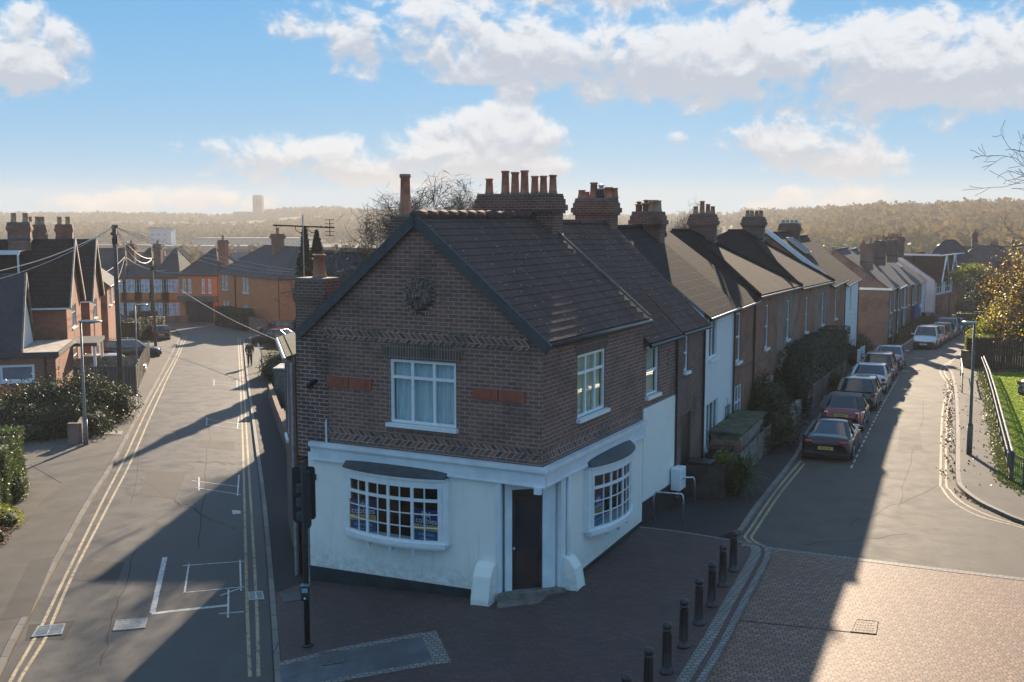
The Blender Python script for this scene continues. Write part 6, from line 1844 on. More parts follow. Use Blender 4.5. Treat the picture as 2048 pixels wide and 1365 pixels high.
# ---------------------------------------------------------------- the row closing the left street
def row_frame(p0, p1):
    a, b = G(*p0), G(*p1); d = Vector((b.x - a.x, b.y - a.y)); L = d.length; d.normalize()
    n = (d.y, -d.x)
    if n[1] > 0: n = (-n[0], -n[1])
    return (a.x, a.y), (d.x, d.y), n, L, (a.z + b.z) / 2
RO, RU, RN, RL, RZ = row_frame((225, 642), (362, 642))
G4 = 'bay windowed brick houses closing the left street'
labs = ['leftmost bay windowed brick house at the end of the left street', 'middle bay windowed brick house at the end of the left street', 'right bay windowed brick house next to the arched entrance']
for k in range(3):
    a, b = RL * (k - .45) / 2.55, RL * (k + .55) / 2.55
    w_ = (b - a) / 2
    hh = house('brick_house', labs[k], RO, RU, a, b, 9, RZ - .6, RZ + 5.6, RZ + 9.0, 'brick_orange', 'slate', n=RN, cat='house', group=G4, roof='hip4', over=.1)
    for j in range(2):
        c = a + (b - a) * (.27 + .46 * j)
        for z0, z1 in ((RZ + 3.6, RZ + 5.2), (RZ + .7, RZ + 2.3)):
            bm_ = MB(); bm_.obox(RO, RU, RN, c - 1.25, c + 1.25, .0, .55, z0 - .9, z0); bo = bm_.build('bay', M['brick_orange'], hh, world=True)
            window(bo, RO, RU, RN, c - 1.2, c + 1.2, z0, z1, cols=(.25, .5, .75), rows=(.65,), d=.55, pane='pane_bright', sill=0)
    if k: 
        c = (RO[0] + RU[0] * a - RN[0] * 2.5, RO[1] + RU[1] * a - RN[1] * 2.5); chimney(hh, c[0], c[1], RU, RN, .9, .9, RZ + 6, RZ + 9.6, [(0, 0, .4, .15)], 'brick_stack')
EO, EU, EN, EL, EZ = row_frame((360, 644), (440, 645))
he = house('brick_house', 'orange brick house with dark arched entrance closing the left street', EO, EU, 0, EL, 9, EZ - .6, EZ + 5.9, EZ + 8.9, 'brick_orange', 'slate', [(EL * .1, EL * .17, EZ + 3.6, EZ + 5.3, dict(NB, pane='pane_bright')), (EL * .24, EL * .31, EZ + 3.6, EZ + 5.3, dict(NB, pane='pane_bright')), (EL * .58, EL * .65, EZ + 3.6, EZ + 5.3, dict(NB, pane='pane_bright')), (EL * .74, EL * .81, EZ + 3.6, EZ + 5.3, dict(NB, pane='pane_bright'))], n=EN, cat='house', roof='hip4', over=.1)
q = MB(); q.obox(EO, EU, EN, .3, EL - .2, .02, 1.0, EZ + 2.6, EZ + 3.2); q.build('canopy', M['green_metal'], he, world=True)
q = MB(); q.obox(EO, EU, EN, .9, EL * .85, .02, .10, EZ, EZ + 2.6); q.build('entrance', M['black_plinth'], he, world=True)
c = (EO[0] + EU[0] * EL * .85 - EN[0] * 3, EO[1] + EU[1] * EL * .85 - EN[1] * 3); chimney(he, c[0], c[1], EU, EN, .9, .9, EZ + 6.5, EZ + 10, [(0, 0, .6, .16)], 'brick_stack')
FO, FU, FN, FL, FZ = row_frame((440, 648), (512, 658))
ho = house('brick_house', 'bright orange brick corner house with blank side wall', FO, FU, 0, FL + 7.0, 8.5, FZ - .8, FZ + 6.1, FZ + 9.2, 'brick_orange', 'slate', [(1.2, 1.9, FZ + 4.0, FZ + 5.7, dict(NB, pane='pane_bright')), (2.3, 3.0, FZ + 4.0, FZ + 5.7, dict(NB, pane='pane_bright')), (FL * .68, FL * .68 + .7, FZ + 4.0, FZ + 5.7, dict(NB, pane='pane_bright')), (FL * .68 + 1.1, FL * .68 + 1.8, FZ + 4.0, FZ + 5.7, dict(NB, pane='pane_bright')), (1.4, 2.1, FZ + .9, FZ + 2.7, dict(NB, pane='pane_bright')), (2.6, 3.3, FZ + .9, FZ + 2.7, dict(NB, pane='pane_bright')), (FL * .68, FL * .68 + 1.5, FZ + .8, FZ + 2.6, dict(NB, cols=(.5,), pane='pane_bright'))], n=FN, cat='house', roof='hip4', over=.1)  # the bright orange of the blank wall is the brick's own colour
c = (FO[0] + FU[0] * FL * .85 - FN[0] * 3.5, FO[1] + FU[1] * FL * .85 - FN[1] * 3.5); chimney(ho, c[0], c[1], FU, FN, 1.1, 1.1, FZ + 7, FZ + 10.6, [(0, 0, .7, .2, 1)], 'brick_stack', corb=.1)
q = MB(); q.obox(FO, FU, FN, FL * .48, FL * .48 + .12, .01, .12, FZ, FZ + 6); q.build('downpipe', M['black'], ho, world=True)
far_house('pinkish rendered house beside the orange corner house', 616, 600, 125, 5, 8, 6.0, 2.6, 'white_render', 'slate', .0, 1, chim=False)
far_house('dark roofed house behind the left edge of the end row', 196, 560, 140, 6, 8, 5.6, 3.4, 'brick_red', 'slate', .2, 1)
far_house('low red roofed house seen between conifers and bare tree', 722, 560, 78, 6, 8, 4.6, 2.6, 'brick_brown', 'slate_grey', .15, 2)
far_house('grey roofed house with rooflight behind the shop gable', 755, 560, 95, 9, 9, 5.4, 3.0, 'brick_pale', 'slate', -.1, 2)
# neighbour behind the shop, mostly hidden by it; its ridge and stacks shade the left road
nb = house('brick_house', 'grey roofed neighbour rising just behind the corner shop', (-8.7, 46.0), (1, 0), 0, 7.6, 8.0, -1.0, 4.9, 6.9, 'brick_brown', 'slate', n=(0, -1), cat='house')
# ---------------------------------------------------------------- rear wing of the shop and its yard
wg = empty('rear_wing', (-6.4, 30, -.8), 0, 'narrow rear wing with tall side window along the left pavement', 'outbuilding')
WO = (-5.42, 26.55); WU = (math.sin(R(-14.6)), math.cos(R(-14.6))); WN = (-WU[1], WU[0])
w = MB(); wall(w, WO, WU, 0, 5.5, -1.2, 5.05, [(3.9, 4.9, 2.2, 4.3)], WN)
e_ = [Vector((WO[0] + WU[0] * s - WN[0] * d, WO[1] + WU[1] * s - WN[1] * d, z)) for s, d, z in ((5.5, 0, -1.2), (5.5, 4, -1.2), (5.5, 4, 5.05), (5.5, 0, 5.05))]
w.face(e_); w.build('wall', M['brick_brown'], wg, world=True)
window(wg, WO, WU, WN, 3.9, 4.9, 2.2, 4.3, cols=(.5,), rows=(.5,), pane='glass_light')
r = MB(); P_ = lambda s, d, z: Vector((WO[0] + WU[0] * s + WN[0] * d, WO[1] + WU[1] * s + WN[1] * d, z))
slope(r, P_(.8, .16, 4.98), P_(5.6, .16, 4.98), P_(5.6, -2.2, 5.7), P_(.8, -2.2, 5.7)); r.build('roof', M['moss_roof'], wg, world=True)
g = MB(); g.tube([P_(.8, .20, 4.90), P_(5.6, .20, 4.90)], .06, 8); g.tube([P_(.15, .06, 4.9), P_(.15, .06, -.6)], .045, 8); g.build('gutter', M['galv'], wg, world=True)


def fence(label, path, h, mat='wood', kind='board', cat='fence', post=1.8, z=0.0, name='fence', group=None, postmat=None, top=True):
    """panels between posts along a line of (x, y)"""
    p0 = Vector((path[0][0], path[0][1])); root = empty(name, (p0.x, p0.y, zg(p0.x, p0.y)), 0, label, cat, group)
    pn, ps = MB(), []
    for a, b in zip(path, path[1:]):
        a, b = Vector(a[:2]), Vector(b[:2]); L = (b - a).length; d = (b - a).normalized(); n = Vector((-d.y, d.x)); k = max(1, round(L / post))
        for i in range(k):
            q0, q1 = a + d * L * i / k, a + d * L * (i + 1) / k
            z0, z1 = zg(*q0) + z, zg(*q1) + z; seg = (q1 - q0).length
            if kind == 'board':
                nb = max(2, int(seg / .14))
                for j in range(nb):
                    t = j / nb; q = q0 + d * seg * t; zz = z0 + (z1 - z0) * t
                    pn.obox((q.x, q.y), d, n, .006, seg / nb - .004, -.012 + .006 * (j % 2), .012 + .006 * (j % 2), zz + .03, zz + h - random.uniform(0, .015))
            elif kind == 'rail':
                for hh, rr in ((h, .022), (.15, .018)): pn.tube([(q0.x, q0.y, z0 + hh), (q1.x, q1.y, z1 + hh)], rr, 6)
                nb = max(2, int(seg / .12))
                for j in range(1, nb):
                    t = j / nb; q = q0.lerp(q1, t); zz = z0 + (z1 - z0) * t; pn.bar((q.x, q.y, zz + .15), (q.x, q.y, zz + h), .016)
            elif kind == 'solid':
                pn.obox((q0.x, q0.y), d, n, 0, seg, -.10, .10, min(z0, z1) - .2, (z0 + z1) / 2 + h)
            pz = MB(); pz.obox((q0.x, q0.y), d, n, -.05, .05, -.05, .05, z0 - .05, z0 + h + (.06 if kind != 'solid' else .05)); ps.append(pz)
    pn.build('panel', M[mat], root, world=True)
    if kind != 'solid':
        for pz in ps: pz.build('post', M[postmat or mat], root, world=True)
    return root


# yard beside the left pavement
fence('low dark wall along the left pavement beside the rear wing', GP([(604, 1000), (585, 930), (556, 850), (540, 800)], 0), .9, 'brick_brown', 'solid', cat='wall', name='low_wall')
sh = empty('shed', G(566, 800), 0, 'corrugated grey shed below the bushes by the wing', 'shed')
a, b = G(552, 812), G(586, 812)
m = MB()
for k in range(10): m.bar(a.lerp(b, k / 10) + Vector((0, 0, .1)), a.lerp(b, k / 10) + Vector((0, 0, 1.9)), .10, .05)
m.box(a.x, b.x, a.y + .05, a.y + 1.6, a.z, a.z + 1.85); m.build('wall', M['corr'], sh, world=True)
m = MB(); m.box(a.x - .1, b.x + .1, a.y - .1, a.y + 1.8, a.z + 1.9, a.z + 1.97); m.build('roof', M['galv'], sh, world=True)
p = G(560, 765); shrub('shrub', 'bushy green shrub at the corner of the yard by the left pavement', p.x, p.y + 1.2, 1.5, 1.6, 2.3, 'leaf_mid', 5000, .1, seed=11)
p = G(545, 790); shrub('shrub', 'dark ivy clump overhanging the left pavement', p.x + .2, p.y, .8, 1.2, 1.7, 'leaf_dark', 2500, .09, seed=12)
ph = empty('post', G(524, 745), 0, 'white bent metal post at the car park corner', 'post')
m = MB(); m.tube([(0, 0, 0), (.0, 0, 1.3), (-.3, .3, 1.9)], .05, 8); m.tube([(0, 0, .1), (.8, .2, .25)], .045, 8); m.build('tube', M['white'], ph)
mk = empty('barrel', G(598, 905), 0, 'small pale yellow crate behind the low wall', 'crate')
m = MB(); m.box(-.25, .25, -.2, .2, .1, .75); m.box(-.28, .28, -.23, .23, .75, .80); m.build('box', M['curtain_cream'], mk)

# conifers and bare trees behind the shop
def conifer(label, px, ytop, Y, wpx, seed, group=None):
    g = AT(px, 600, Y); z0 = zg(g.x, g.y); top = AT(px, ytop, Y).z; h = top - z0; rad = wpx / 2 / FPX * Y
    rng = np.random.default_rng(seed); root = empty('conifer', (g.x, g.y, z0), 0, label, 'conifer', group)
    t = MB(); t.tube([(0, 0, -.2), (0, 0, h * .95)], [.18, .02], 8); t.build('trunk', M['bark'], root)
    n = 9000; zz = rng.uniform(.05, 1, n); rr = rad * np.minimum(1, (1 - zz) * 2.6 + .08) * (1 + .16 * np.sin(zz * 31 + seed)) * np.sqrt(rng.uniform(.35, 1, n)); an = rng.uniform(0, 2 * np.pi, n)
    rr *= 1 + .22 * np.sin(an * 5 + zz * 14)
    leaf_cloud('crown', np.stack([rr * np.cos(an), rr * np.sin(an), zz * h], 1), .22, M['leaf_con'], root, seed=seed, aspect=.5)
conifer('taller narrow dark conifer between the orange house and the shop chimney', 612, 456, 66, 40, 3)
conifer('shorter dark conifer leaning on its taller neighbour', 636, 462, 69, 44, 5)
for k, (px, yt, Y, s, lab) in enumerate(((735, 405, 46, 21, 'bare tree behind the left slope of the shop roof'), (852, 356, 62, 22, 'bare tree with fine crown behind the shop ridge'), (1350, 412, 85, 23, 'bare twiggy tree behind the terrace chimneys'), (920, 385, 78, 24, 'bare tree showing left of the great chimney stack'))):
    g = AT(px, 600, Y); z0 = zg(g.x, g.y); top = AT(px, yt, Y).z
    tree('bare_tree', lab, g.x, g.y, top - z0, 6, .16 if k else .13, seed=s, spread=.6, up=.2, split=(2, 3), group='bare winter trees behind the roofs', bark='twig', crown='twig', leaves=5200, size=.75, aspect=.03, clump=.32, minlvl=3)

# big TV aerial on its mast
mast = AT(607, 500, 30.5)
ae = empty('television_aerial', (mast.x, mast.y, mast.z - 1.5), 0, 'long television aerial on a mast beside the old chimney', 'aerial')
m = MB(); zz = mast.z - 1.5
m.tube([(0, 0, 0), (0, 0, AT(607, 430, 30.5).z - zz)], .018, 6); m.build('mast', M['galv'], ae)
m = MB(); za = AT(600, 453, 30.5).z - zz; x0, x1 = AT(546, 450, 30.5).x - mast.x, AT(668, 455, 30.5).x - mast.x
m.tube([(x0, 0, za + .03), (x1, .1, za - .04)], .022, 6)
for k in range(12): x = x0 + (x1 - x0) * (k + .5) / 12; m.tube([(x, -.16, za), (x, .16, za)], .005, 4)
for t in (-.1, .25): m.tube([(t - .12, 0, za), (t - .1, 0, za - .12), (t, 0, za - .18), (t + .1, 0, za - .16)], .01, 5)
m.build('boom', M['matt'], ae)
m = MB(); x = x1 - .12
m.tube([(x, 0, za - .28), (x, 0, za + .2)], .012, 5)
for k in range(5): m.tube([(x - .14, 0, za - .26 + k * .11), (x + .12, .05, za - .26 + k * .11)], .008, 4)
m.build('reflector', M['matt'], ae)

# ---------------------------------------------------------------- street furniture
bp = [(1466, 1142), (1445, 1172), (1423, 1212), (1397, 1249), (1367, 1294), (1333, 1346), (1296, 1402), (1252, 1462)]
words = ['farthest black bollard, nearest the sett line', 'second black bollard from the sett line', 'third black bollard from the sett line', 'fourth black bollard from the sett line', 'fifth black bollard from the sett line', 'sixth black bollard from the sett line', 'black bollard cut by the bottom of the view, lower right', 'nearest black bollard, only its domed head showing']
def bollard():
    root = empty('bollard', (0, 0, 0), 0, '', 'bollard', 'black cast iron bollards guarding the corner footway')
    b = MB(); b.lathe([(.13, 0), (.13, .04), (.105, .09), (.085, .12), (.078, .5), (.072, .80), (.088, .82), (.088, .85), (.07, .87)], (0, 0, 0), 16); b.build('post', M['black'], root, smooth=True)
    c = MB(); c.lathe([(.07, .868), (.088, .89), (.095, .92), (.088, .955), (.06, .985), (.02, .999)], (0, 0, 0), 16); c.build('cap', M['black'], root, smooth=True)
    d = MB()
    for k in range(8): a = k * .785; d.bar((.082 * math.cos(a), .082 * math.sin(a), .14), (.074 * math.cos(a), .074 * math.sin(a), .78), .018)
    d.build('fluting', M['black'], root)
    return root
b0 = bollard()
for k, (x, y) in enumerate(bp):
    o = b0 if k == 0 else copy_tree(b0)
    g = G(x, y, .10); o.location = (g.x, g.y, zt(g.x, g.y) + .09); o['label'] = words[k]
    o.rotation_euler.z = k * .3

# traffic light seen from behind, with its push button box
tg = G(615, 1292, .10); Zt = zt(tg.x, tg.y) + .1
tl = empty('traffic_light', (tg.x, tg.y, Zt), 0, 'black traffic light seen from behind with yellow-white push button box', 'traffic light')
ztop = AT(609, 924, tg.y).z - Zt
m = MB(); m.tube([(0, 0, -.05), (0, 0, ztop)], .062, 14); m.tube([(0, 0, 0), (0, 0, .04)], .12, 14); m.build('pole', M['black_mat'], tl, smooth=True)
hb_, ht_ = AT(600, 1055, tg.y).z - Zt, AT(600, 936, tg.y).z - Zt
m = MB(); w0, w1 = AT(583, 1000, tg.y).x - tg.x, AT(629, 1000, tg.y).x - tg.x
# backing board, rounded corners
r_ = .07; pts = []
for cx_, cz_, a0 in ((w1 - r_, ht_ - r_, 0), (w0 + r_, ht_ - r_, 90), (w0 + r_ * 1.6, hb_ + r_ * 1.6 + .06, 180), (w1 - r_, hb_ + r_ + .14, 270)):
    rr = r_ * (1.6 if a0 == 180 else 1)
    for k in range(6): a = R(a0 + k * 18); pts.append((cx_ + rr * math.cos(a), cz_ + rr * math.sin(a)))
A_ = [m.pt((x, .10, z)) for x, z in pts]; B_ = [m.pt((x, .13, z)) for x, z in pts]
m.f.append(A_); m.f.append(B_[::-1]); m.m += [0, 0]
for i in range(len(pts)): m.f.append([A_[i], A_[(i + 1) % len(pts)], B_[(i + 1) % len(pts)], B_[i]]); m.m.append(0)
m.build('backing_board', M['black_mat'], tl)
m = MB(); m.box(-.02, .13, -.09, .10, hb_ + .0, ht_ - .06)
hd = m.build('signal_head', M['black_mat'], tl, bevel=.03)
m = MB()
for k in range(3):
    z = hb_ + .22 + k * .30; m.box(-.17, -.03, -.02, .10, z - .11, z + .11)
m.build('lamp_housing', M['charcoal'], tl, bevel=.04)
for k in range(3):
    m = MB(); z = hb_ + .22 + k * .30; m.lathe([(.10, .0), (.11, .12), (.105, .12), (.095, .01)], (-.03, .14, z), 14, ax='y'); m.build('visor', M['black_mat'], tl)
m = MB(); za = AT(615, 1197, tg.y).z - Zt; zb2 = AT(615, 1168, tg.y).z - Zt
m.box(-.085, .085, -.17, -.055, za, zb2); bx = m.build('push_button_box', M['black_mat'], tl, bevel=.015)
m = MB(); m.box(-.06, .06, -.176, -.168, zb2 - .14, zb2 - .04); m.build('display_panel', M['lead_blue'], bx)
m = MB(); m.lathe([(.015, 0), (.022, -.01), (.022, -.02), (.01, -.026)], (0, -.17, za + .06), 12, ax='y'); m.build('button', M['plate_w'], bx)
m = MB(); m.box(-.09, .09, -.19, -.05, zb2, zb2 + .02); m.build('hood', M['galv'], bx)
m = MB(); m.tube([(.075, -.02, zb2), (.075, -.02, hb_)], .012, 6)
for k in range(7): m.lathe([(.016, 0), (.02, .01), (.016, .02)], (.075, -.02, zb2 + .1 + k * .16), 6)
m.build('cable', M['galv'], tl)

# cycle hoops and meter cabinet at the side wall
for k, (a, b, ym) in enumerate((((1307, 1040), (1366, 1045), 0), ((1335, 1010), (1389, 1008), 0))):
    p, q = G(*a, .1), G(*b, .1); ro = empty('cycle_hoop', (p.x, p.y, p.z), 0, ['nearer steel cycle hoop by the white side wall', 'farther steel cycle hoop by the meter cabinet'][k], 'cycle hoop', 'steel cycle hoops at the side wall')
    d = q - p; m = MB(); H_ = .80
    pts = [(0, 0, -.1), (0, 0, H_ - .18)] + [(d.x * .08 * (1 - math.cos(t)), d.y * .08 * (1 - math.cos(t)), H_ - .18 + .18 * math.sin(t)) for t in (.4, .8, 1.2, 1.57)]
    pts += [(d.x - x, d.y - y, d.z + z) for x, y, z in pts[::-1]]
    m.tube(pts, .026, 10); m.build('hoop', M['steel'], ro, smooth=True)
p = SP(8.9, .2); mc = empty('meter_cabinet', (p[0], p[1], .2), math.atan2(U[1], U[0]), 'white meter cabinet on the end of the painted side wall', 'meter cabinet')
m = MB(); m.box(-.28, .28, -.16, .12, .35, 1.0); m.build('box', M['white'], mc, bevel=.01)
m = MB(); m.box(-.24, .24, -.168, -.16, .40, .94); m.build('door', M['upvc'], mc)

# telegraph poles, wires
def pole(label, base, ytop, r=.13, arms=False, mat='wood_pole'):
    g = G(*base, .1); top = AT(base[0] + (ytop[0] - base[0]), ytop[1], g.y)
    root = empty('telegraph_pole', (g.x, g.y, g.z), 0, label, 'telegraph pole', 'telegraph poles of the left street'); H_ = top.z - g.z; dx = top.x - g.x
    m = MB(); m.tube([(0, 0, -.1), (dx, 0, H_)], [r, r * .72], 12); m.build('pole', M[mat], root, smooth=True)
    m = MB()
    for k in range(5):
        z = H_ - .12 - k * .19; a = k * 1.9; m.bar((dx - .16 * math.cos(a), -.16 * math.sin(a), z), (dx + .16 * math.cos(a), .16 * math.sin(a), z), .07, .06); m.lathe([(.04, 0), (.05, .05), (.03, .12)], (dx + .15 * math.cos(a), .15 * math.sin(a), z), 8)
    m.lathe([(.14, 0), (.14, .25), (.10, .3)], (dx, 0, H_ - .95), 10)
    m.build('bracket', M['black_trim'], root)
    return Vector((g.x + dx, g.y, g.z + H_ - .1))
P1 = pole('tall dark telegraph pole nearest on the left pavement', (243, 805), (228, 450), .145)
P2 = pole('telegraph pole at the car entrance further down the left pavement', (312, 707), (303, 517), .12)
P3 = pole('grey telegraph pole beside the far hedge on the left', (252, 644), (250, 512), .12)
def wire(label, a, b, sag=.5, r=.013):
    a, b = Vector(a), Vector(b); root = empty('overhead_wire', a, 0, label, 'overhead wire'); m = MB()
    m.tube([(b - a) * (k / 14) + Vector((0, 0, -sag * 4 * (k / 14) * (1 - k / 14))) for k in range(15)], r, 5, cap=False)
    m.build('cable', M['wire'], root); return root
M['wire'] = plain('wire', (0.45, 0.42, 0.38), 0.5)
wire('upper overhead wire from the tall pole to the left houses', P1, AT(-30, 548, 44), .3, .02)
wire('lower overhead wire from the tall pole to the left houses', P1, AT(-30, 566, 46), .3, .013)
wire('upper overhead wire from the tall pole toward the shop chimney', P1, AT(592, 545, 62), .45, .016)
wire('middle overhead wire from the tall pole toward the shop chimney', P1, AT(594, 541, 60), .25, .012)
wire('lower overhead wire from the tall pole toward the shop chimney', P1, AT(588, 549, 58), .6, .012)
wire('overhead wire between the tall pole and the second pole', P1, P2 + Vector((0, 0, .1)), .5, .018)
wire('second overhead wire between the two pavement poles', P1, P2, .9, .014)
wire('overhead wire from the far grey pole to the end row', P3, AT(333, 541, 122), .6, .03)
wire('lower overhead wire from the far grey pole to the end row', P3, AT(365, 545, 125), .7, .02)
wire('overhead wire from the far grey pole down to the hidden house', P3, AT(205, 548, 104), .2, .03)
wire('steep overhead wire from the far grey pole to the hedge side', P3, AT(228, 580, 100), .2, .02)
wire('slack wire from the end house to the yard roof', AT(362, 580, 110), AT(560, 683, 70), .3, .02)


def lamp(label, base, head, dirx, r=.06, mat='grey_metal', headw=.7, group='street lamps'):
    g = G(*base, .1); t = AT(head[0], head[1], g.y); root = empty('street_lamp', (g.x, g.y, g.z), 0, label, 'street lamp', group); H_ = t.z - g.z
    m = MB(); dx = t.x - g.x
    m.tube([(0, 0, -.05), (0, 0, 1.05)], r * 1.5, 12); m.tube([(0, 0, 1.05), (0, 0, 1.15), (dx, 0, H_)], [r * 1.5, r * .9, r * .62], 12); m.build('column', M[mat], root, smooth=True)
    m = MB(); s = 1 if dirx > 0 else -1
    x = dx
    m.v += []
    prof = [(-.08, .05, .03), (.0, .09, .05), (.25, .15, .07), (.55, .15, .06), (headw, .07, .03)]
    rings = []
    for a, w_, h_ in prof: rings.append([m.pt((x + s * a, w_ * math.cos(t_), .03 + H_ + h_ * math.sin(t_))) for t_ in [k * math.pi / 4 for k in range(8)]])
    for A_, B_ in zip(rings, rings[1:]):
        for j in range(8): m.f.append([A_[j], A_[(j + 1) % 8], B_[(j + 1) % 8], B_[j]]); m.m.append(0)
    m.f.append(rings[0]); m.f.append(rings[-1]); m.m += [0, 0]
    m.build('lamp_head', M['galv'], root, smooth=True)
    m = MB(); m.box(min(x + s * .1, x + s * .5), max(x + s * .1, x + s * .5), -.09, .09, H_ - .045, H_ - .02); m.build('lens', M['glass_light'], root)
lamp('near street lamp on the left pavement beside the dark bushes', (172, 890), (161, 645), 1, .065, headw=.85)
lamp('smaller street lamp behind the tall telegraph pole', (275, 762), (270, 611), 1, .06, headw=.75)
lamp('dark green street lamp on the park side pavement', (1938, 909), (1949, 648), -1, .065, 'green_metal', headw=.3)

g = G(1540, 845, .1); sp = empty('sign_post', g, 0, 'grey post by the garden walls of the terrace', 'sign post')
m = MB(); m.tube([(0, 0, 0), (0, 0, 2.0)], .045, 10); m.build('post', M['grey_metal'], sp, smooth=True)
m = MB(); m.box(-.07, .07, -.06, -.045, 1.7, 2.0); m.build('sign_plate', M['galv'], sp)
g = G(1840, 655, .1); sp = empty('sign_post', g, 0, 'thin pale parking sign post before the far terrace', 'sign post')
m = MB(); m.tube([(0, 0, 0), (0, 0, 2.4)], .06, 8); m.build('post', M['galv'], sp, smooth=True)
m = MB(); m.box(-.18, .18, -.08, -.06, 2.0, 2.4); m.build('sign_plate', M['plate_w'], sp)
g = G(1786, 700, .1); sp = empty('sign_post', g, 0, 'short dark post on the terrace pavement past the parked cars', 'sign post')
m = MB(); m.tube([(0, 0, 0), (0, 0, 2.0)], .06, 8); m.build('post', M['green_metal'], sp, smooth=True)
m = MB(); m.lathe([(.06, 2.0), (.08, 2.03), (.03, 2.08)], (0, 0, 0), 8); m.build('cap', M['green_metal'], sp)

# railings and barrier on the park side
fence('long grey railing with pale top rail beside the park pavement', GP([(2022, 968), (2006, 900), (1990, 830), (1977, 780), (1966, 748)]), 1.0, 'green_metal', 'rail', cat='railing', name='railing', post=2.2)
rl = bpy.data.objects[-1] if False else None
top = empty('handrail', (*GP([(2022, 968)])[0], 0), 0, 'pale twin handrail on top of the long railing', 'handrail')
m = MB(); pts = [Vector((*p, zg(*p) + 1.06)) for p in GP([(2022, 968), (2006, 900), (1990, 830), (1977, 780), (1966, 748)])]
m.tube(pts, .03, 6); m.tube([p + Vector((-.14, 0, -.05)) for p in pts], .022, 6); m.build('rail', M['galv'], top, world=True)
fence('green bow topped fence running right from the end of the railing', GP([(2022, 968), (2048, 982), (2110, 1012)]), 1.0, 'green_metal', 'rail', cat='fence', post=2.4)
br = empty('barrier', G(1924, 786, .1), 0, 'short steel pedestrian barrier at the kerb bend', 'barrier')
a, b = G(1925, 786, .1), G(1922, 752, .1); m = MB()
d = b - a; m.tube([(0, 0, 0), (0, 0, 1.0), (d.x, d.y, d.z + 1.0), (d.x, d.y, d.z)], .035, 8); m.tube([(0, 0, .55), (d.x, d.y, d.z + .55)], .025, 6); m.build('frame', M['green_metal'], br)
# dark close-boarded fence and hedge beyond the lawn, with small notice
fp = GP([(1950, 738), (2060, 742), (2250, 755)])
fence('dark close boarded fence beyond the lawn', fp, 2.0, 'wood_dark', 'board')
nt = empty('notice', (AT(2021, 697, fp[0][1] - .2)), 0, 'small white notice on the dark fence', 'notice')
m = MB(); m.box(-.16, .16, -.02, 0, -.3, .25); m.build('plate', M['plate_w'], nt)
m = MB(); m.box(-.11, .11, -.024, -.02, -.05, .15); m.build('printed_panel', M['lead_blue'], nt)
g = G(1935, 735, .1); bn = empty('wheelie_bin', g, 0, 'brown wheelie bin at the end of the park hedge', 'bin')
m = MB(); m.box(-.28, .28, -.3, .3, .05, 1.0, taper=-.04); m.build('body', M['brick_brown'], bn); m = MB(); m.box(-.33, .33, -.38, .35, 1.01, 1.07); m.build('lid', M['wood_dark'], bn, bevel=.02)

# garden walls, fences, bins and hedges along the terrace --------------------
def garden(label, s0, s1, d, h, mat='wood_grey', kind='board', cat='fence', name='fence'): return fence(label, [S2_(s0, d), S2_(s1, d)], h, mat, kind, cat=cat, name=name)
garden('weathered picket fence in front of the white house', .2, 6.6, 1.15, 1.0)
fence('dark return fence beside the cycle hoops', [SP(9.9, .1), SP(10.1, 1.2), S2_(.2, 1.15)], 1.05, 'wood_dark', 'board')
garden('low stone garden wall under the round bush', 6.8, 15.0, 1.2, .95, 'stone', 'solid', 'wall', 'garden_wall')
garden('ivy covered garden wall below the tall hedge', 15.0, 30.0, 1.25, 1.1, 'brick_brown', 'solid', 'wall', 'garden_wall')
garden('white painted gate panels before the white end house', 36.0, 40.5, 1.4, 1.2, 'white', 'board', 'gate', 'gate')
garden('dark slatted fence beside the tall hedge', 31.0, 35.6, .7, 2.0, 'wood', 'board')
fence('low brick wall in front of the far terrace', [S3_(-12, 2.2), S3_(-4, 2.2), S3_(10, 2.2)], .8, 'brick_brown', 'solid', cat='wall', name='garden_wall')
bs = empty('bin_store', (*S2_(2.8, .55), .1), math.atan2(U2[1], U2[0]), 'timber bin store with moss green roof before the white house', 'bin store')
m = MB(); m.box(-1.7, 2.4, -.45, .45, 0, 1.35); m.build('wall', M['wood_grey'], bs); m = MB(); m.box(-1.85, 2.5, -.55, .55, 1.35, 1.46); m.build('roof', M['moss_roof'], bs)
for k, (q, lab) in enumerate(((SP(10.3, .45), 'dark wheelie bin with shiny lid nearest the meter cabinet'), (S2_(.5, .5), 'black wheelie bin behind the palm-like shrub'), (S2_(5.7, .6), 'small black bin by the picket fence'))):
    bn = empty('wheelie_bin', (*q, .1), math.atan2(U[1], U[0]), lab, 'bin', 'wheelie bins in the front gardens')
    m = MB(); m.box(-.27, .27, -.3, .3, .04, .98, taper=-.035); m.build('body', M['black_mat'], bn, bevel=.02)
    m = MB(); m.box(-.32, .32, -.38, .34, .99, 1.05); m.build('lid', M['black'], bn, bevel=.02)
    for x in (-.22, .22): m = MB(); m.lathe([(.09, -.03), (.1, 0), (.09, .03)], (x, .32, .1), 10, ax='x'); m.build('wheel', M['tyre'], bn)
fence('rusty brown panel fence behind the palm-like shrub', [S2_(.9, 1.1), S2_(.9, .1)], 1.3, 'brick_red', 'solid', cat='wall', name='garden_wall')
rng = np.random.default_rng(8)
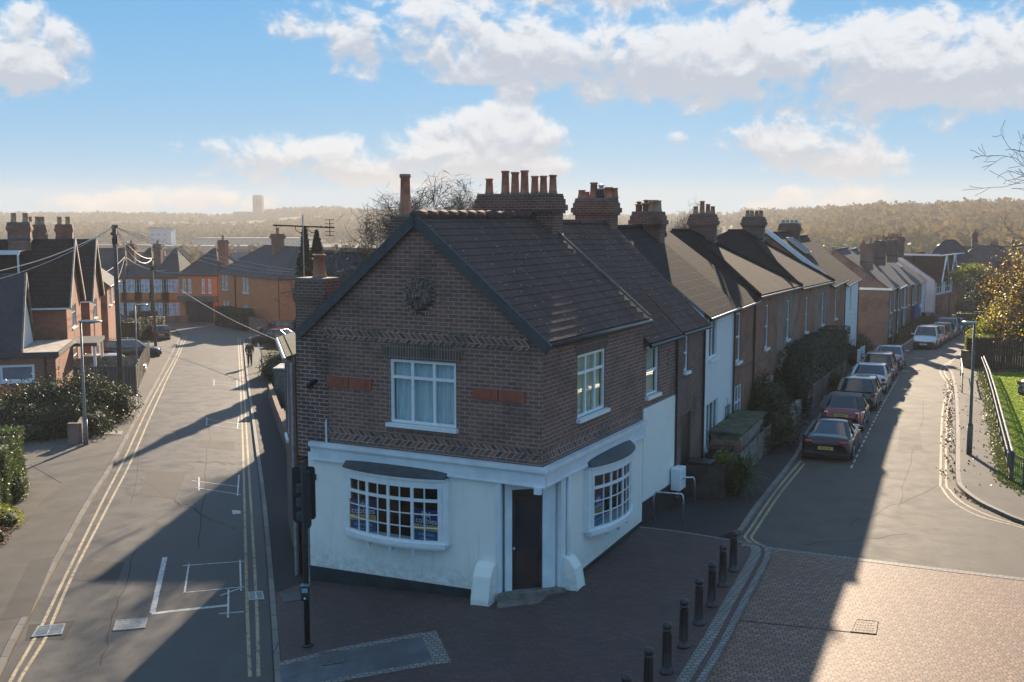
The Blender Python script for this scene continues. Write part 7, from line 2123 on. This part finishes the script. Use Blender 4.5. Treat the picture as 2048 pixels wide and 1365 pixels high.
# palm-like shrub
p = SP(10.6, 1.7); ps = empty('cordyline', (p[0], p[1], .1), 0, 'spiky palm-like shrub with yellow tips beside the cycle hoops', 'shrub')
m = MB(); m.tube([(0, 0, -.1), (0, 0, .7)], .08, 8); m.build('stem', M['bark'], ps); m = MB()
for k in range(260):
    a = rng.uniform(0, 6.28); e = rng.uniform(-.3, 1.35); L = rng.uniform(.5, .95); z0 = rng.uniform(.3, 1.0)
    d = Vector((math.cos(a) * math.cos(e), math.sin(a) * math.cos(e), math.sin(e))); sd = d.cross(Vector((0, 0, 1))).normalized() * .022
    b = Vector((rng.normal() * .1, rng.normal() * .1, z0)); mid = b + d * L * .55; tip = b + d * L + Vector((0, 0, -.28 * L))
    m.face([b - sd, b + sd, mid + sd, mid - sd]); m.face([mid - sd, mid + sd, tip])
m.build('foliage', M['leaf_mid'], ps)
p = SP(11.2, .9); shrub('shrub', 'yellowish spiky plant beside the palm-like shrub', p[0], p[1], .6, .6, 1.5, 'leaf_lime', 900, .12, 4, seed=31, z=.05, core=False)
p = S2_(8.6, .35); shrub('shrub', 'large round olive bush in front of the brick houses', p[0], p[1], 1.3, 2.5, 2.5, 'leaf_olive', 9000, .10, 8, seed=32, z=0, spread=.18)
hedge('tall clipped green hedge rising behind the garden walls', [S2_(17.0, .35), S2_(30.5, .5)], 1.7, 2.9, 'leaf_hedge', .085, 170, seed=41)
p = S2_(14.3, .5); shrub('shrub', 'dark blue-green domed yew beside the tall hedge', p[0], p[1], 1.1, 1.7, 3.5, 'leaf_con', 7000, .10, 5, seed=42, z=-.2, spread=.12)
p = S2_(23, 1.2); shrub('shrub', 'ivy with pale leaves spilling over the garden wall', p[0], p[1], .5, 3.2, 1.6, 'leaf_mid', 3500, .09, 7, seed=43, z=-.3)
for k, (s, d, h_, lab) in enumerate(((38.5, .5, 1.7, 'dark shrub in the garden of the white end house'), (44.5, .8, 1.3, 'low dark shrub beside the far garden wall'), (52.5, .0, 1.4, 'bush by the blank side wall of the far terrace'))):
    p = S2_(s, d); shrub('shrub', lab, p[0], p[1], 1.1, 1.3, h_, 'leaf_dark', 1800, .1, 5, seed=50 + k)
hedge('dark hedge in front of the far terrace', [S3_(.5, 1.3), S3_(24, 1.3)], 1.0, 1.3, 'leaf_dark', .1, 120, seed=44)
for k, (s, d) in enumerate(((-1.2, .9), (4.9, .9), (6.2, .6))):
    p = S2_(s, d); shrub('shrub', ['low dark plant between the bins and the fence', 'small shrub behind the bin store', 'climbing shrub by the red brick porch'][k], p[0], p[1], .55, .6, [.9, 1.2, 1.6][k], 'leaf_dark', 900, .09, 4, seed=60 + k, z=0)

# left foreground hedges and bushes ------------------------------------------
hp = GP([(-130, 1120), (-25, 1045), (22, 985)])
hedge('clipped sunlit hedge at the left edge of the picture', [(hp[0][0] - 1.5, hp[0][1] - 5), (hp[1][0] - .2, hp[1][1] + .3), (hp[2][0] - .5, hp[2][1] + .8)], 1.2, 2.1, 'leaf_mid', .085, 420, seed=71)
for k, (px, py, rx, ry, h_, mt, n, lab) in enumerate(((12, 1062, .65, .9, 1.0, 'leaf_lime', 2600, 'yellow-green shrub at the foot of the left hedge'), (48, 1010, .5, .8, 1.35, 'leaf_mid', 2600, 'glossy light green shrub at the end of the left hedge'), (-4, 1105, .6, .8, .9, 'leaf_brown', 1500, 'brown leafed low shrub at the far left edge'))):
    p = G(px, py); shrub('shrub', lab, p.x - .3, p.y, rx, ry, h_, mt, n, .075, 6, seed=80 + k)
for k, (px, Y, rx, ry, h_, n, lab) in enumerate(((30, 47.5, 2.6, 1.8, 1.9, 7000, 'dark bush left of the garage window'), (105, 48.0, 2.2, 1.9, 2.2, 8000, 'big dark glossy bush in front of the brick garage'), (172, 48.5, 1.6, 2.2, 2.4, 8000, 'pale flowering end of the bushes by the near lamp'), (70, 45.2, 3.0, 1.4, 1.5, 7000, 'low dark bush in front of the larger ones'), (-30, 46, 2.6, 2.0, 2.1, 5000, 'dark bush at the left edge behind the hedge'), (150, 46.0, 1.2, 1.2, 1.7, 4000, 'dark bush behind the low brick piers'))):
    p = AT(px, 820, Y); shrub('bush', lab, p.x, p.y, rx, ry, h_, 'leaf_brown' if k == 0 else 'leaf_dark', n * 2, .11, 11, seed=90 + k, cat='bush', spread=.4)
    if k in (1, 2, 3, 5): pass
fence('curved brown brick wall of low piers at the left pavement', GP([(138, 892), (160, 892), (172, 872)]), .95, 'brick_pale', 'solid', cat='wall', name='garden_wall')
fence('mossy low wall pier beyond the near lamp', GP([(182, 876), (200, 868), (204, 838)]), .95, 'wood_grey', 'solid', cat='wall', name='garden_wall')
fence('dark panelled fence behind the bushes on the left', [AT(150, 760, 57.5)[:2], AT(272, 762, 58.2)[:2]], 1.75, 'charcoal', 'board')
fence('greenish weathered fence along the pavement by the small lamp', [AT(272, 762, 60)[:2], G(300, 722)[:2]], 1.5, 'wood_grey', 'board')
fence('grey fence behind the dark panelled one', [AT(140, 720, 64)[:2], AT(272, 720, 66)[:2]], 1.6, 'wood_grey', 'board')
a, b = G(236, 690), G(316, 672)
hedge('tall box hedge with pale top before the far car', [(a.x, a.y + 3), (b.x, b.y)], 1.6, 1.9, 'leaf_dark', .1, 150, seed=101)
hedge('shorter hedge in front of the bay windowed houses', [G(262, 650)[:2], G(312, 648)[:2]], 1.2, 1.5, 'leaf_brown', .14, 60, seed=102)
hedge('dark hedge before the orange corner house', [G(440, 651)[:2], G(500, 662)[:2]], 1.2, 2.2, 'leaf_dark', .14, 80, seed=103)
fence('low brick wall in front of the bay windowed row', [G(318, 646)[:2], G(375, 646)[:2]], .9, 'brick_red', 'solid', cat='wall', name='garden_wall')
fence('curving dark fence from the orange house to the car park', [G(500, 663)[:2], G(535, 670)[:2]], 1.5, 'brick_brown', 'solid', cat='wall', name='garden_wall')

# park edge trees and hedges on the right ------------------------------------
p = G(1955, 738)
hedge('clipped privet at the end of the dark fence', [(p.x, p.y), (p.x + 3.2, p.y + 7)], 1.5, 2.0, 'leaf_lime', .12, 160, seed=111)
def crownblob(name, label, px, py, Y, rx, ry, rz, mt, n, size, seed, cat='tree', trunk=True, mt2=None):
    c = AT(px, py, Y); z0 = zg(c.x, c.y); root = empty(name, (c.x, c.y, z0), 0, label, cat)
    rng = np.random.default_rng(seed); t = MB(); tips = []
    branches(t, (0, 0, -.1), (0, 0, 1), (c.z - z0) * .5, .16, 5, rng, tips, .6, .1)
    t.build('trunk', M['bark'], root)
    pts = []
    for k in range(26):
        d = rng.normal(size=3); d /= np.linalg.norm(d); cc = d * np.array([rx, ry, rz]) * rng.uniform(.3, .95); m_ = n // 26
        pts.append(cc + rng.normal(size=(m_, 3)) * np.array([rx, ry, rz]) * .17 + np.array([0, 0, c.z - z0]))
    pts = np.vstack(pts); pts = pts[pts[:, 2] > .1]
    leaf_cloud('crown', pts, size, M[mt], root, seed=seed)
    if mt2: leaf_cloud('autumn_leaves', pts[::3] + rng.normal(size=pts[::3].shape) * .2, size * .9, M[mt2], root, seed=seed + 1)
crownblob('autumn_tree', 'sunlit yellow and green autumn tree beside the park fence', 2024, 640, 71, 2.3, 2.2, 1.9, 'leaf_lime', 9000, .17, 121, mt2='leaf_yellow')
crownblob('autumn_tree', 'larger autumn tree with sparse golden leaves at the right edge', 2085, 585, 64, 3.0, 2.6, 3.2, 'leaf_brown', 5200, .17, 122, mt2='leaf_yellow')
crownblob('evergreen_bush', 'dark green bush above the far parked cars', 2005, 578, 92, 2.8, 2.4, 1.7, 'leaf_dark', 5000, .2, 123, cat='bush')
crownblob('evergreen_bush', 'bright lime bush behind the half-timbered house', 1945, 545, 118, 2.2, 2.0, 1.3, 'leaf_lime', 2600, .22, 124, cat='bush')
hedge('long flat topped dark hedge beyond the bend', [AT(1922, 600, 112)[:2], AT(2010, 600, 116)[:2]], 1.5, 2.3, 'leaf_dark', .16, 60, seed=125)
hedge('lower sunlit topped hedge nearer the far driveway', [AT(1925, 620, 104)[:2], AT(1975, 620, 106)[:2]], 1.5, 1.7, 'leaf_dark', .16, 60, seed=126)
# bare branches reaching in from a tree off the right edge
bt = AT(2370, 560, 38); root = empty('bare_tree', (bt.x, bt.y, 0), 0, 'bare tree off the right edge reaching twigs into view', 'tree')
RMIN = .009
m = MB(); rngb = np.random.default_rng(140); tips = []
m.tube([(0, 0, -.3), (.1, 0, 4), (0, 0, 9), (.2, 0, 13)], [.3, .24, .16, .05], 10)
for z, L, d, r in ((6.4, 2.3, (-1, -.1, .1), .04), (7.9, 2.5, (-1, .2, .2), .04), (7.4, 2.4, (-1, .1, .0), .04)):
    branches(m, (0, 0, z), d, L, r, 5, rngb, tips, .42, .04, (2, 3), 6, .16)
m.build('trunk', M['twig'], root)

# ---------------------------------------------------------------- parked cars
head = math.atan2(dd.x, dd.y)
GC = 'cars parked along the right street'
def on_bay(px, py, side=0.0):
    g = G(px, py); return g
def rear_at(px, py, L, hd): g = G(px, py); return g.x + math.sin(hd) * L / 2, g.y + math.cos(hd) * L / 2
S_ = [('black two-seat coupe with yellow rear plate, nearest in the row', (.010, .012, .018), (1650, 925), dict(kind='coupe', L=4.1, W=1.78, H=1.27, plate=('HF58 XGB', 'r'))),
      ('dark red soft-top hatchback second in the row', (.20, .010, .03), (1681, 866), dict(kind='conv', L=3.7, W=1.70, H=1.40, roofm='charcoal', plate=('GU09 EAY', 'r'))),
      ('dark teal hatchback with dark rear window third in the row', (.012, .05, .06), (1712, 823), dict(kind='hatch', L=4.0, W=1.74, H=1.46)),
      ('silver saloon with red lights fourth in the row', (.48, .52, .56), (1735, 789), dict(kind='saloon', L=4.5, W=1.78, H=1.43)),
      ('brown-grey estate fifth in the row', (.16, .12, .11), (1754, 762), dict(kind='estate', L=4.3, W=1.75, H=1.52)),
      ('blue-grey saloon at the far end of the bay', (.20, .25, .33), (1775, 741), dict(kind='saloon', L=4.4, W=1.76, H=1.43))]
for lab, col, pos, k in S_:
    x, y = rear_at(*pos, k['L'], head); car(lab, col, x, y, head, group=GC, **k)
gA, gB = G(1846, 700), G(1943, 647); h2_ = math.atan2(gB.x - gA.x, gB.y - gA.y)
S2 = [('silver van-like car with dark bumper facing the camera', (.50, .55, .60), 0, dict(kind='suv', L=4.2, W=1.75, H=1.72, bump=True, plate=('HK52 VLP', 'f'))),
      ('orange-red hatchback behind the silver van-like car', (.42, .09, .04), .13, dict(kind='hatch', L=4.1, W=1.75, H=1.50)),
      ('dark grey hatchback behind the orange-red one', (.04, .045, .05), .24, dict(kind='hatch', L=4.1, W=1.75, H=1.48)),
      ('grey off-roader midway along the far row', (.12, .13, .14), .36, dict(kind='suv', L=4.5, W=1.85, H=1.68)),
      ('slate blue saloon behind the grey off-roader', (.10, .14, .18), .49, dict(kind='saloon', L=4.4, W=1.78, H=1.45)),
      ('dark green estate in the far row', (.03, .05, .04), .62, dict(kind='estate', L=4.5, W=1.78, H=1.5)),
      ('small pale blue hatchback last but one of the far row', (.35, .42, .5), .89, dict(kind='hatch', L=3.8, W=1.68, H=1.46)),
      ('white roofed hatchback near the end of the far row', (.55, .57, .58), .76, dict(kind='hatch', L=4.0, W=1.72, H=1.47))]
for lab, col, t, k in S2:
    p = gA.lerp(gB, t); d = Vector((math.sin(h2_), math.cos(h2_))); c = Vector((p.x, p.y)) + d * (k['L'] / 2)
    car(lab, col, c.x, c.y, h2_ + math.pi, group=GC, detail=False, **k)
p = G(1946, 643); car('pale saloon with red lights at the head of the street', (.5, .5, .52), p.x, p.y + 2.2, h2_, kind='saloon', L=4.4, H=1.44, detail=False)
for lab, col, px, py, hd, kd in (('dark car with big windscreen in the drive by the half-timbered house', (.02, .03, .03), 1902, 630, head + 1.9, 'hatch'), ('black car on the forecourt below the white front', (.015, .018, .02), 1858, 652, head + 1.6, 'saloon'), ('blue car behind the far flat hedge', (.10, .2, .32), 1966, 613, 1.4, 'hatch'), ('white car behind the yellow leaves', (.6, .6, .62), 2012, 625, 1.2, 'estate'), ('pale car half hidden by the park hedge', (.55, .57, .6), 1990, 700, 1.3, 'hatch'), ('grey car at the right edge beyond the lawn', (.13, .17, .22), 2130, 800, 1.45, 'saloon')):
    p = G(px, py); car(lab, col, p.x, p.y, hd, kind=kd, detail=False)
# left street cars
hl = R(-30)
for lab, col, px, py, hd, kd, kw in (('blue-glazed dark estate with roof rack in the left forecourt', (.03, .045, .06), 262, 716, R(70), 'estate', dict(rack=True, L=4.5, glass='glass_light')), ('silver off-roader nosing out by the box hedge', (.10, .10, .11), 318, 680, R(-25), 'suv', {}), ('white car hidden behind the dark panelled fence', (.6, .6, .62), 224, 752, R(75), 'hatch', {}), ('dark car parked before the bay windowed row', (.04, .05, .06), 236, 652, R(70), 'saloon', {}),
                             ('black saloon with open view of its bonnet at the car park corner', (.015, .018, .022), 550, 690, R(-75), 'saloon', {}), ('dark red hatchback in the car park', (.25, .02, .025), 560, 668, R(-78), 'hatch', {}), ('pale car behind the dark red hatchback', (.5, .52, .55), 556, 657, R(-78), 'hatch', {})):
    p = G(px, py); kw = dict(kw); kw.setdefault('L', 4.3); car(lab, col, p.x, p.y, hd, kind=kd, detail=False, group='cars off the left street', **kw)
p = G(582, 694); tp = empty('tarpaulin', p, 0, 'blue and tan covered load behind the black saloon', 'covered load')
V2, F2 = ico_blob(0, 0, .55, .9, .7, .6, np.random.default_rng(3), 2, .35); m = MB(); m.v, m.f, m.m = V2, F2, [0] * len(F2); m.build('cover', M['blue_tarp'], tp, smooth=True)
V2, F2 = ico_blob(-.8, .1, .5, .5, .5, .6, np.random.default_rng(4), 2, .35); m = MB(); m.v, m.f, m.m = V2, F2, [0] * len(F2); m.build('sack', M['wood_grey'], tp, smooth=True)


# ---------------------------------------------------------------- the walker on the far pavement
def person(label, px, py, hd):
    g = G(px, py, .1); root = empty('person', g, -hd, label, 'person')
    def skin(name, joints, edges, mat, sub=2):
        me = bpy.data.meshes.new(name); me.from_pydata([j[0] for j in joints], edges, []); me.materials.append(mat)
        o = bpy.data.objects.new(name, me); C.objects.link(o); o.parent = root
        o.modifiers.new('skin', 'SKIN')
        if not me.skin_vertices:
            bpy.context.view_layer.objects.active = o
        for i, j in enumerate(joints): me.skin_vertices[0].data[i].radius = (j[1], j[1] * (j[2] if len(j) > 2 else 1))
        me.skin_vertices[0].data[0].use_root = True
        s = o.modifiers.new('sub', 'SUBSURF'); s.levels = s.render_levels = sub
        return o
    J = [((0, 0, .95), .13, .8), ((0, 0, 1.12), .13, .8), ((0, .02, 1.32), .16, .75), ((0, .02, 1.47), .07), ((0, .04, 1.55), .06), ((0, .05, 1.66), .085, 1.15), ((0, .04, 1.74), .06),
         ((-.20, .01, 1.42), .065), ((-.25, -.08, 1.15), .05), ((-.22, .04, .93), .04), ((.20, .01, 1.42), .065), ((.25, .10, 1.16), .05), ((.22, .24, .96), .04),
         ((-.09, 0, .86), .09), ((-.10, .12, .50), .065), ((-.10, .02, .10), .045), ((-.10, .14, .04), .04), ((.09, 0, .86), .09), ((.10, -.03, .48), .065), ((.10, -.30, .16), .045), ((.10, -.20, .05), .04)]
    E = [(0, 1), (1, 2), (2, 3), (3, 4), (4, 5), (5, 6), (2, 7), (7, 8), (8, 9), (2, 10), (10, 11), (11, 12), (0, 13), (13, 14), (14, 15), (15, 16), (0, 17), (17, 18), (18, 19), (19, 20)]
    skin('body', J, E, M['skin'])
    K = [((0, 0, .86), .18, .85), ((0, 0, 1.12), .165, .85), ((0, .02, 1.34), .19, .8), ((0, .03, 1.47), .10), ((-.21, .01, 1.42), .085), ((-.26, -.08, 1.15), .068), ((-.225, .03, .98), .055), ((.21, .01, 1.42), .085), ((.26, .10, 1.16), .068), ((.225, .22, 1.0), .055)]
    skin('jacket', K, [(0, 1), (1, 2), (2, 3), (2, 4), (4, 5), (5, 6), (2, 7), (7, 8), (8, 9)], M['jacket'])
    L_ = [((0, 0, .93), .14, .85), ((-.09, 0, .84), .105), ((-.10, .12, .50), .08), ((-.10, .03, .14), .062), ((.09, 0, .84), .105), ((.10, -.03, .48), .08), ((.10, -.28, .20), .062)]
    skin('trousers', L_, [(0, 1), (1, 2), (2, 3), (0, 4), (4, 5), (5, 6)], M['jeans'])
    skin('hair', [((0, .03, 1.68), .10, 1.1), ((0, .0, 1.74), .08)], [(0, 1)], M['hair'])
    for x, y, z in ((-.10, .06, .04), (.10, -.24, .10)):
        m = MB(); m.box(x - .05, x + .05, y - .06, y + .20, z - .04, z + .06); m.build('shoe', M['black_trim'], root, bevel=.03)
    for x, y, z in ((-.22, .05, .90), (.22, .27, .93)):   # hands with curled fingers
        jj = [((x, y, z + .04), .03), ((x, y + .01, z - .03), .034, .6)]; ee = [(0, 1)]
        for k in range(4):
            b = len(jj); xx = x + (-.03 + .02 * k); jj += [((xx, y + .015, z - .07), .010), ((xx, y + .035, z - .10 - .006 * (k in (1, 2))), .009), ((xx, y + .055, z - .095), .008)]; ee += [(1, b), (b, b + 1), (b + 1, b + 2)]
        b = len(jj); s = 1 if x < 0 else -1; jj += [((x + s * .035, y + .02, z - .01), .011), ((x + s * .045, y + .045, z - .045), .010)]; ee += [(1, b), (b, b + 1)]
        skin('hand', jj, ee, M['skin'], 1)
person('person in dark hooded jacket and jeans walking away on the pavement', 500, 733, R(-14))
# ---------------------------------------------------------------- distance: valley town, woods, cathedral, haze
def woodland(label, name, n, gen, mat, size, seed, per=34):
    rng = np.random.default_rng(seed); out = []
    for _ in range(n):
        x, y, h, r = gen(rng); z = zg(x, y)
        k = per; d = rng.normal(size=(k, 3)); d /= np.linalg.norm(d, axis=1)[:, None]; rr = rng.uniform(.55, 1.05, (k, 1))
        out.append(d * rr * np.array([r, r, h * .42]) + np.array([x, y, z + h * .55]))
    o = leaf_cloud(name, np.vstack(out), size, M[mat], seed=seed, jitter=.5, aspect=.8); tag(o, label, kind='stuff'); return o
def pol(rng, a0, a1, f0, f1, h0, h1):
    az = rng.uniform(a0, a1); D, _ = ridge_shape(az); r = D * rng.uniform(f0, f1); h = rng.uniform(h0, h1)
    return r * math.sin(R(az)), r * math.cos(R(az)), h, h * rng.uniform(.4, .6)
woodland('tree line on the far left hill', 'woodland', 900, lambda g: pol(g, -28, -9, .88, 1.04, 6, 15), 'leaf_wood', 4.5, 201, 30)
woodland('wooded lower slope of the far left hill', 'woodland', 1300, lambda g: pol(g, -28, -2, .50, .68, 8, 13), 'leaf_wood', 4.0, 202, 26)
woodland('hazy tree tops along the middle skyline', 'woodland', 1100, lambda g: pol(g, -11, 14, .60, 1.04, 5, 12), 'leaf_wood', 4.5, 203, 26)
woodland('brown and gold woods on the right hillside', 'woodland', 1300, lambda g: pol(g, 12, 30, .45, 1.04, 9, 17), 'leaf_wood', 3.6, 204, 40)
woodland('dark conifer belt among the right hand woods', 'woodland', 120, lambda g: pol(g, 15, 21, .40, .50, 8, 12), 'leaf_dark', 2.6, 205, 40)
woodland('garden trees scattered through the valley town', 'woodland', 420, lambda g: (g.uniform(-260, 330), g.uniform(150, 620), g.uniform(5, 10), g.uniform(2.5, 4)), 'leaf_wood', 1.7, 206, 60)

# cathedral on its hill
cd = AT(515, 430, 1650); cz = AT(515, 446, 1650).z; zc = AT(515, 392, 1650).z; zn = AT(515, 425, 1650).z
ca = empty('cathedral', (cd.x, 1650, cz), 0, 'brick cathedral with square tower on the hazy skyline', 'cathedral')
m = MB(); w = 18 / FPX * 1650; m.box(-w / 2, w / 2, 0, w, -20, zc - cz); m.box(-w / 2 + 1, w / 2 - 1, 1, w - 1, zc - cz, zc - cz + 1.2); m.build('tower', M['brick_pale'], ca)
m = MB(); x0, x1 = (465 - 515) / FPX * 1650, (597 - 515) / FPX * 1650; hn = zn - cz
m.box(x0, x1, 3, w - 3, -30, hn - 3); m.face([(x0, 3, hn - 3), (x1, 3, hn - 3), (x1, w / 2, hn + 1), (x0, w / 2, hn + 1)]); m.face([(x0, w - 3, hn - 3), (x1, w - 3, hn - 3), (x1, w / 2, hn + 1), (x0, w / 2, hn + 1)]); m.face([(x0, 3, hn - 3), (x0, w - 3, hn - 3), (x0, w / 2, hn + 1)]); m.face([(x1, 3, hn - 3), (x1, w - 3, hn - 3), (x1, w / 2, hn + 1)])
for k in range(8): xx = x0 + (x1 - x0) * (k + .5) / 8; m.box(xx - 1, xx + 1, 1.8, 3, -30, hn - 5)
m.build('nave', M['brick_pale'], ca)
m = MB()
for k in range(3): xx = -w / 2 + w * (k + .5) / 3; m.box(xx - 1, xx + 1, -.3, .1, zc - cz - 16, zc - cz - 5)
m.build('belfry_window', M['glass'], ca)

# houses of the valley town
def town():
    rng = random.Random(12); k = 0
    styles = [('brick_red', 'slate'), ('white_render', 'slate_grey'), ('brick_pale', 'tile_brown'), ('brick_brown', 'slate'), ('stone', 'slate_grey')]
    protos = {}
    G_ = 'far houses of the valley town'
    labs = {0: 'far red brick house among the valley trees', 1: 'far white rendered house among the valley trees', 2: 'far pale brick house with brown roof in the valley', 3: 'far brown brick house with dark roof in the valley', 4: 'far stone coloured house with grey roof in the valley'}
    def mk(i):
        root = empty('distant_house', (0, 0, 0), 0, labs[i], 'house', G_)
        w, d, h, r = 9, 8, 5.2, 3.2; m = MB(); m.box(-w / 2, w / 2, 0, d, -2, h); m.face([(-w / 2, 0, h), (-w / 2, d, h), (-w / 2, d / 2, h + r)]); m.face([(w / 2, 0, h), (w / 2, d, h), (w / 2, d / 2, h + r)]); m.build('wall', M[styles[i][0]], root)
        m = MB(); e = .3
        slope(m, (-w / 2 - e, -e, h - .2), (w / 2 + e, -e, h - .2), (w / 2 + e, d / 2, h + r), (-w / 2 - e, d / 2, h + r)); slope(m, (-w / 2 - e, d + e, h - .2), (w / 2 + e, d + e, h - .2), (w / 2 + e, d / 2, h + r), (-w / 2 - e, d / 2, h + r)); ro = m.build('roof', M[styles[i][1]], root)
        for x in (-2.5, 2.5):
            for z in (3.4, .9): m = MB(); m.box(x - .7, x + .7, -.06, .04, z, z + 1.3); f = m.build('window', M['upvc'], root); m = MB(); m.box(x - .58, x + .58, -.08, -.05, z + .12, z + 1.18); m.build('pane', M['glass_light'], f)
        m = MB(); m.box(w / 2 - 1.5, w / 2 - .7, d / 2 - .5, d / 2 + .5, h + r - .8, h + r + 1.1); m.build('chimney', M['brick_stack'], ro)
        return root
    spots = []
    for row in range(9):
        Y = 175 + row * 38
        for c in range(11):
            X = -Y * .46 + (c + .5) * Y * .92 / 11 + rng.uniform(-6, 6)
            if abs(X) < 8 and Y < 200: continue
            if X > .13 * Y and X < .30 * Y and Y < 240: continue
            if X < -.22 * Y and Y < 185: continue
            spots.append((X, Y + rng.uniform(-9, 9), row, c))
    for j, (X, Y, row, c) in enumerate(spots):
        i = (row * 3 + c * 2 + j) % 5
        if i not in protos: o = protos[i] = mk(i)
        else: o = copy_tree(protos[i])
        o.location = (X, Y, zg(X, Y)); o.rotation_euler.z = rng.choice((0, .3, -.4, 1.2, -1.1)) + rng.uniform(-.15, .15); s = rng.uniform(.9, 1.25); o.scale = (s, s, 1)
        o['group'] = ['far red brick houses in the valley', 'far white houses in the valley', 'far pale brick houses in the valley', 'far brown houses in the valley', 'far stone coloured houses in the valley'][i]
town()
for k, (px, py, Y, w, d, h_, mt, lab) in enumerate(((320, 470, 700, 14, 10, 16, 'lead_blue', 'grey-blue office block in the valley town'), (395, 476, 620, 60, 25, 6, 'stone', 'long pale roofed warehouse in the valley town'), (500, 470, 760, 80, 30, 8, 'stone', 'wide low industrial building in the valley town'), (225, 477, 640, 50, 20, 6, 'stone', 'pale works building behind the left chimneys'), (570, 480, 560, 40, 18, 6, 'slate_grey', 'grey shed roof in the valley town'), (1690, 468, 520, 30, 16, 7, 'white_render', 'pale building on the right hand slope'))):
    p = AT(px, py, Y); z0 = zg(p.x, p.y); ro = empty('industrial_building' if k else 'office_block', (p.x, p.y, z0), 0, lab, 'building')
    m = MB(); m.box(-w / 2, w / 2, 0, d, -3, h_); m.build('wall', M[mt], ro)
    m = MB(); m.box(-w / 2 - .5, w / 2 + .5, -.5, d + .5, h_, h_ + .6); m.build('roof', M['slate_grey'], ro)
    for q in range(int(w / 4)):
        for f in range(int(h_ / 3.5)): m = MB(); x = -w / 2 + 2 + q * 4; m.box(x - 1.2, x + 1.2, -.08, .02, 1.2 + f * 3.3, 2.8 + f * 3.3); m.build('window', M['glass_light'], ro)

# air: one box of thin haze round the whole place
def haze():
    bm = MB(); bm.box(-2000, 2000, -60, 2150, -40, 60)
    m = bpy.data.materials.new('haze_air'); m.use_nodes = True; t = m.node_tree; t.nodes.clear()
    out = t.nodes.new('ShaderNodeOutputMaterial'); v = t.nodes.new('ShaderNodeVolumePrincipled')
    v.inputs['Density'].default_value = HAZE; v.inputs['Color'].default_value = (0.93, 0.89, 0.83, 1); v.inputs['Anisotropy'].default_value = 0.0
    t.links.new(v.outputs[0], out.inputs['Volume'])
    o = bm.build('haze', m); o['kind'] = 'stuff'
HAZE = 0.00040
haze()
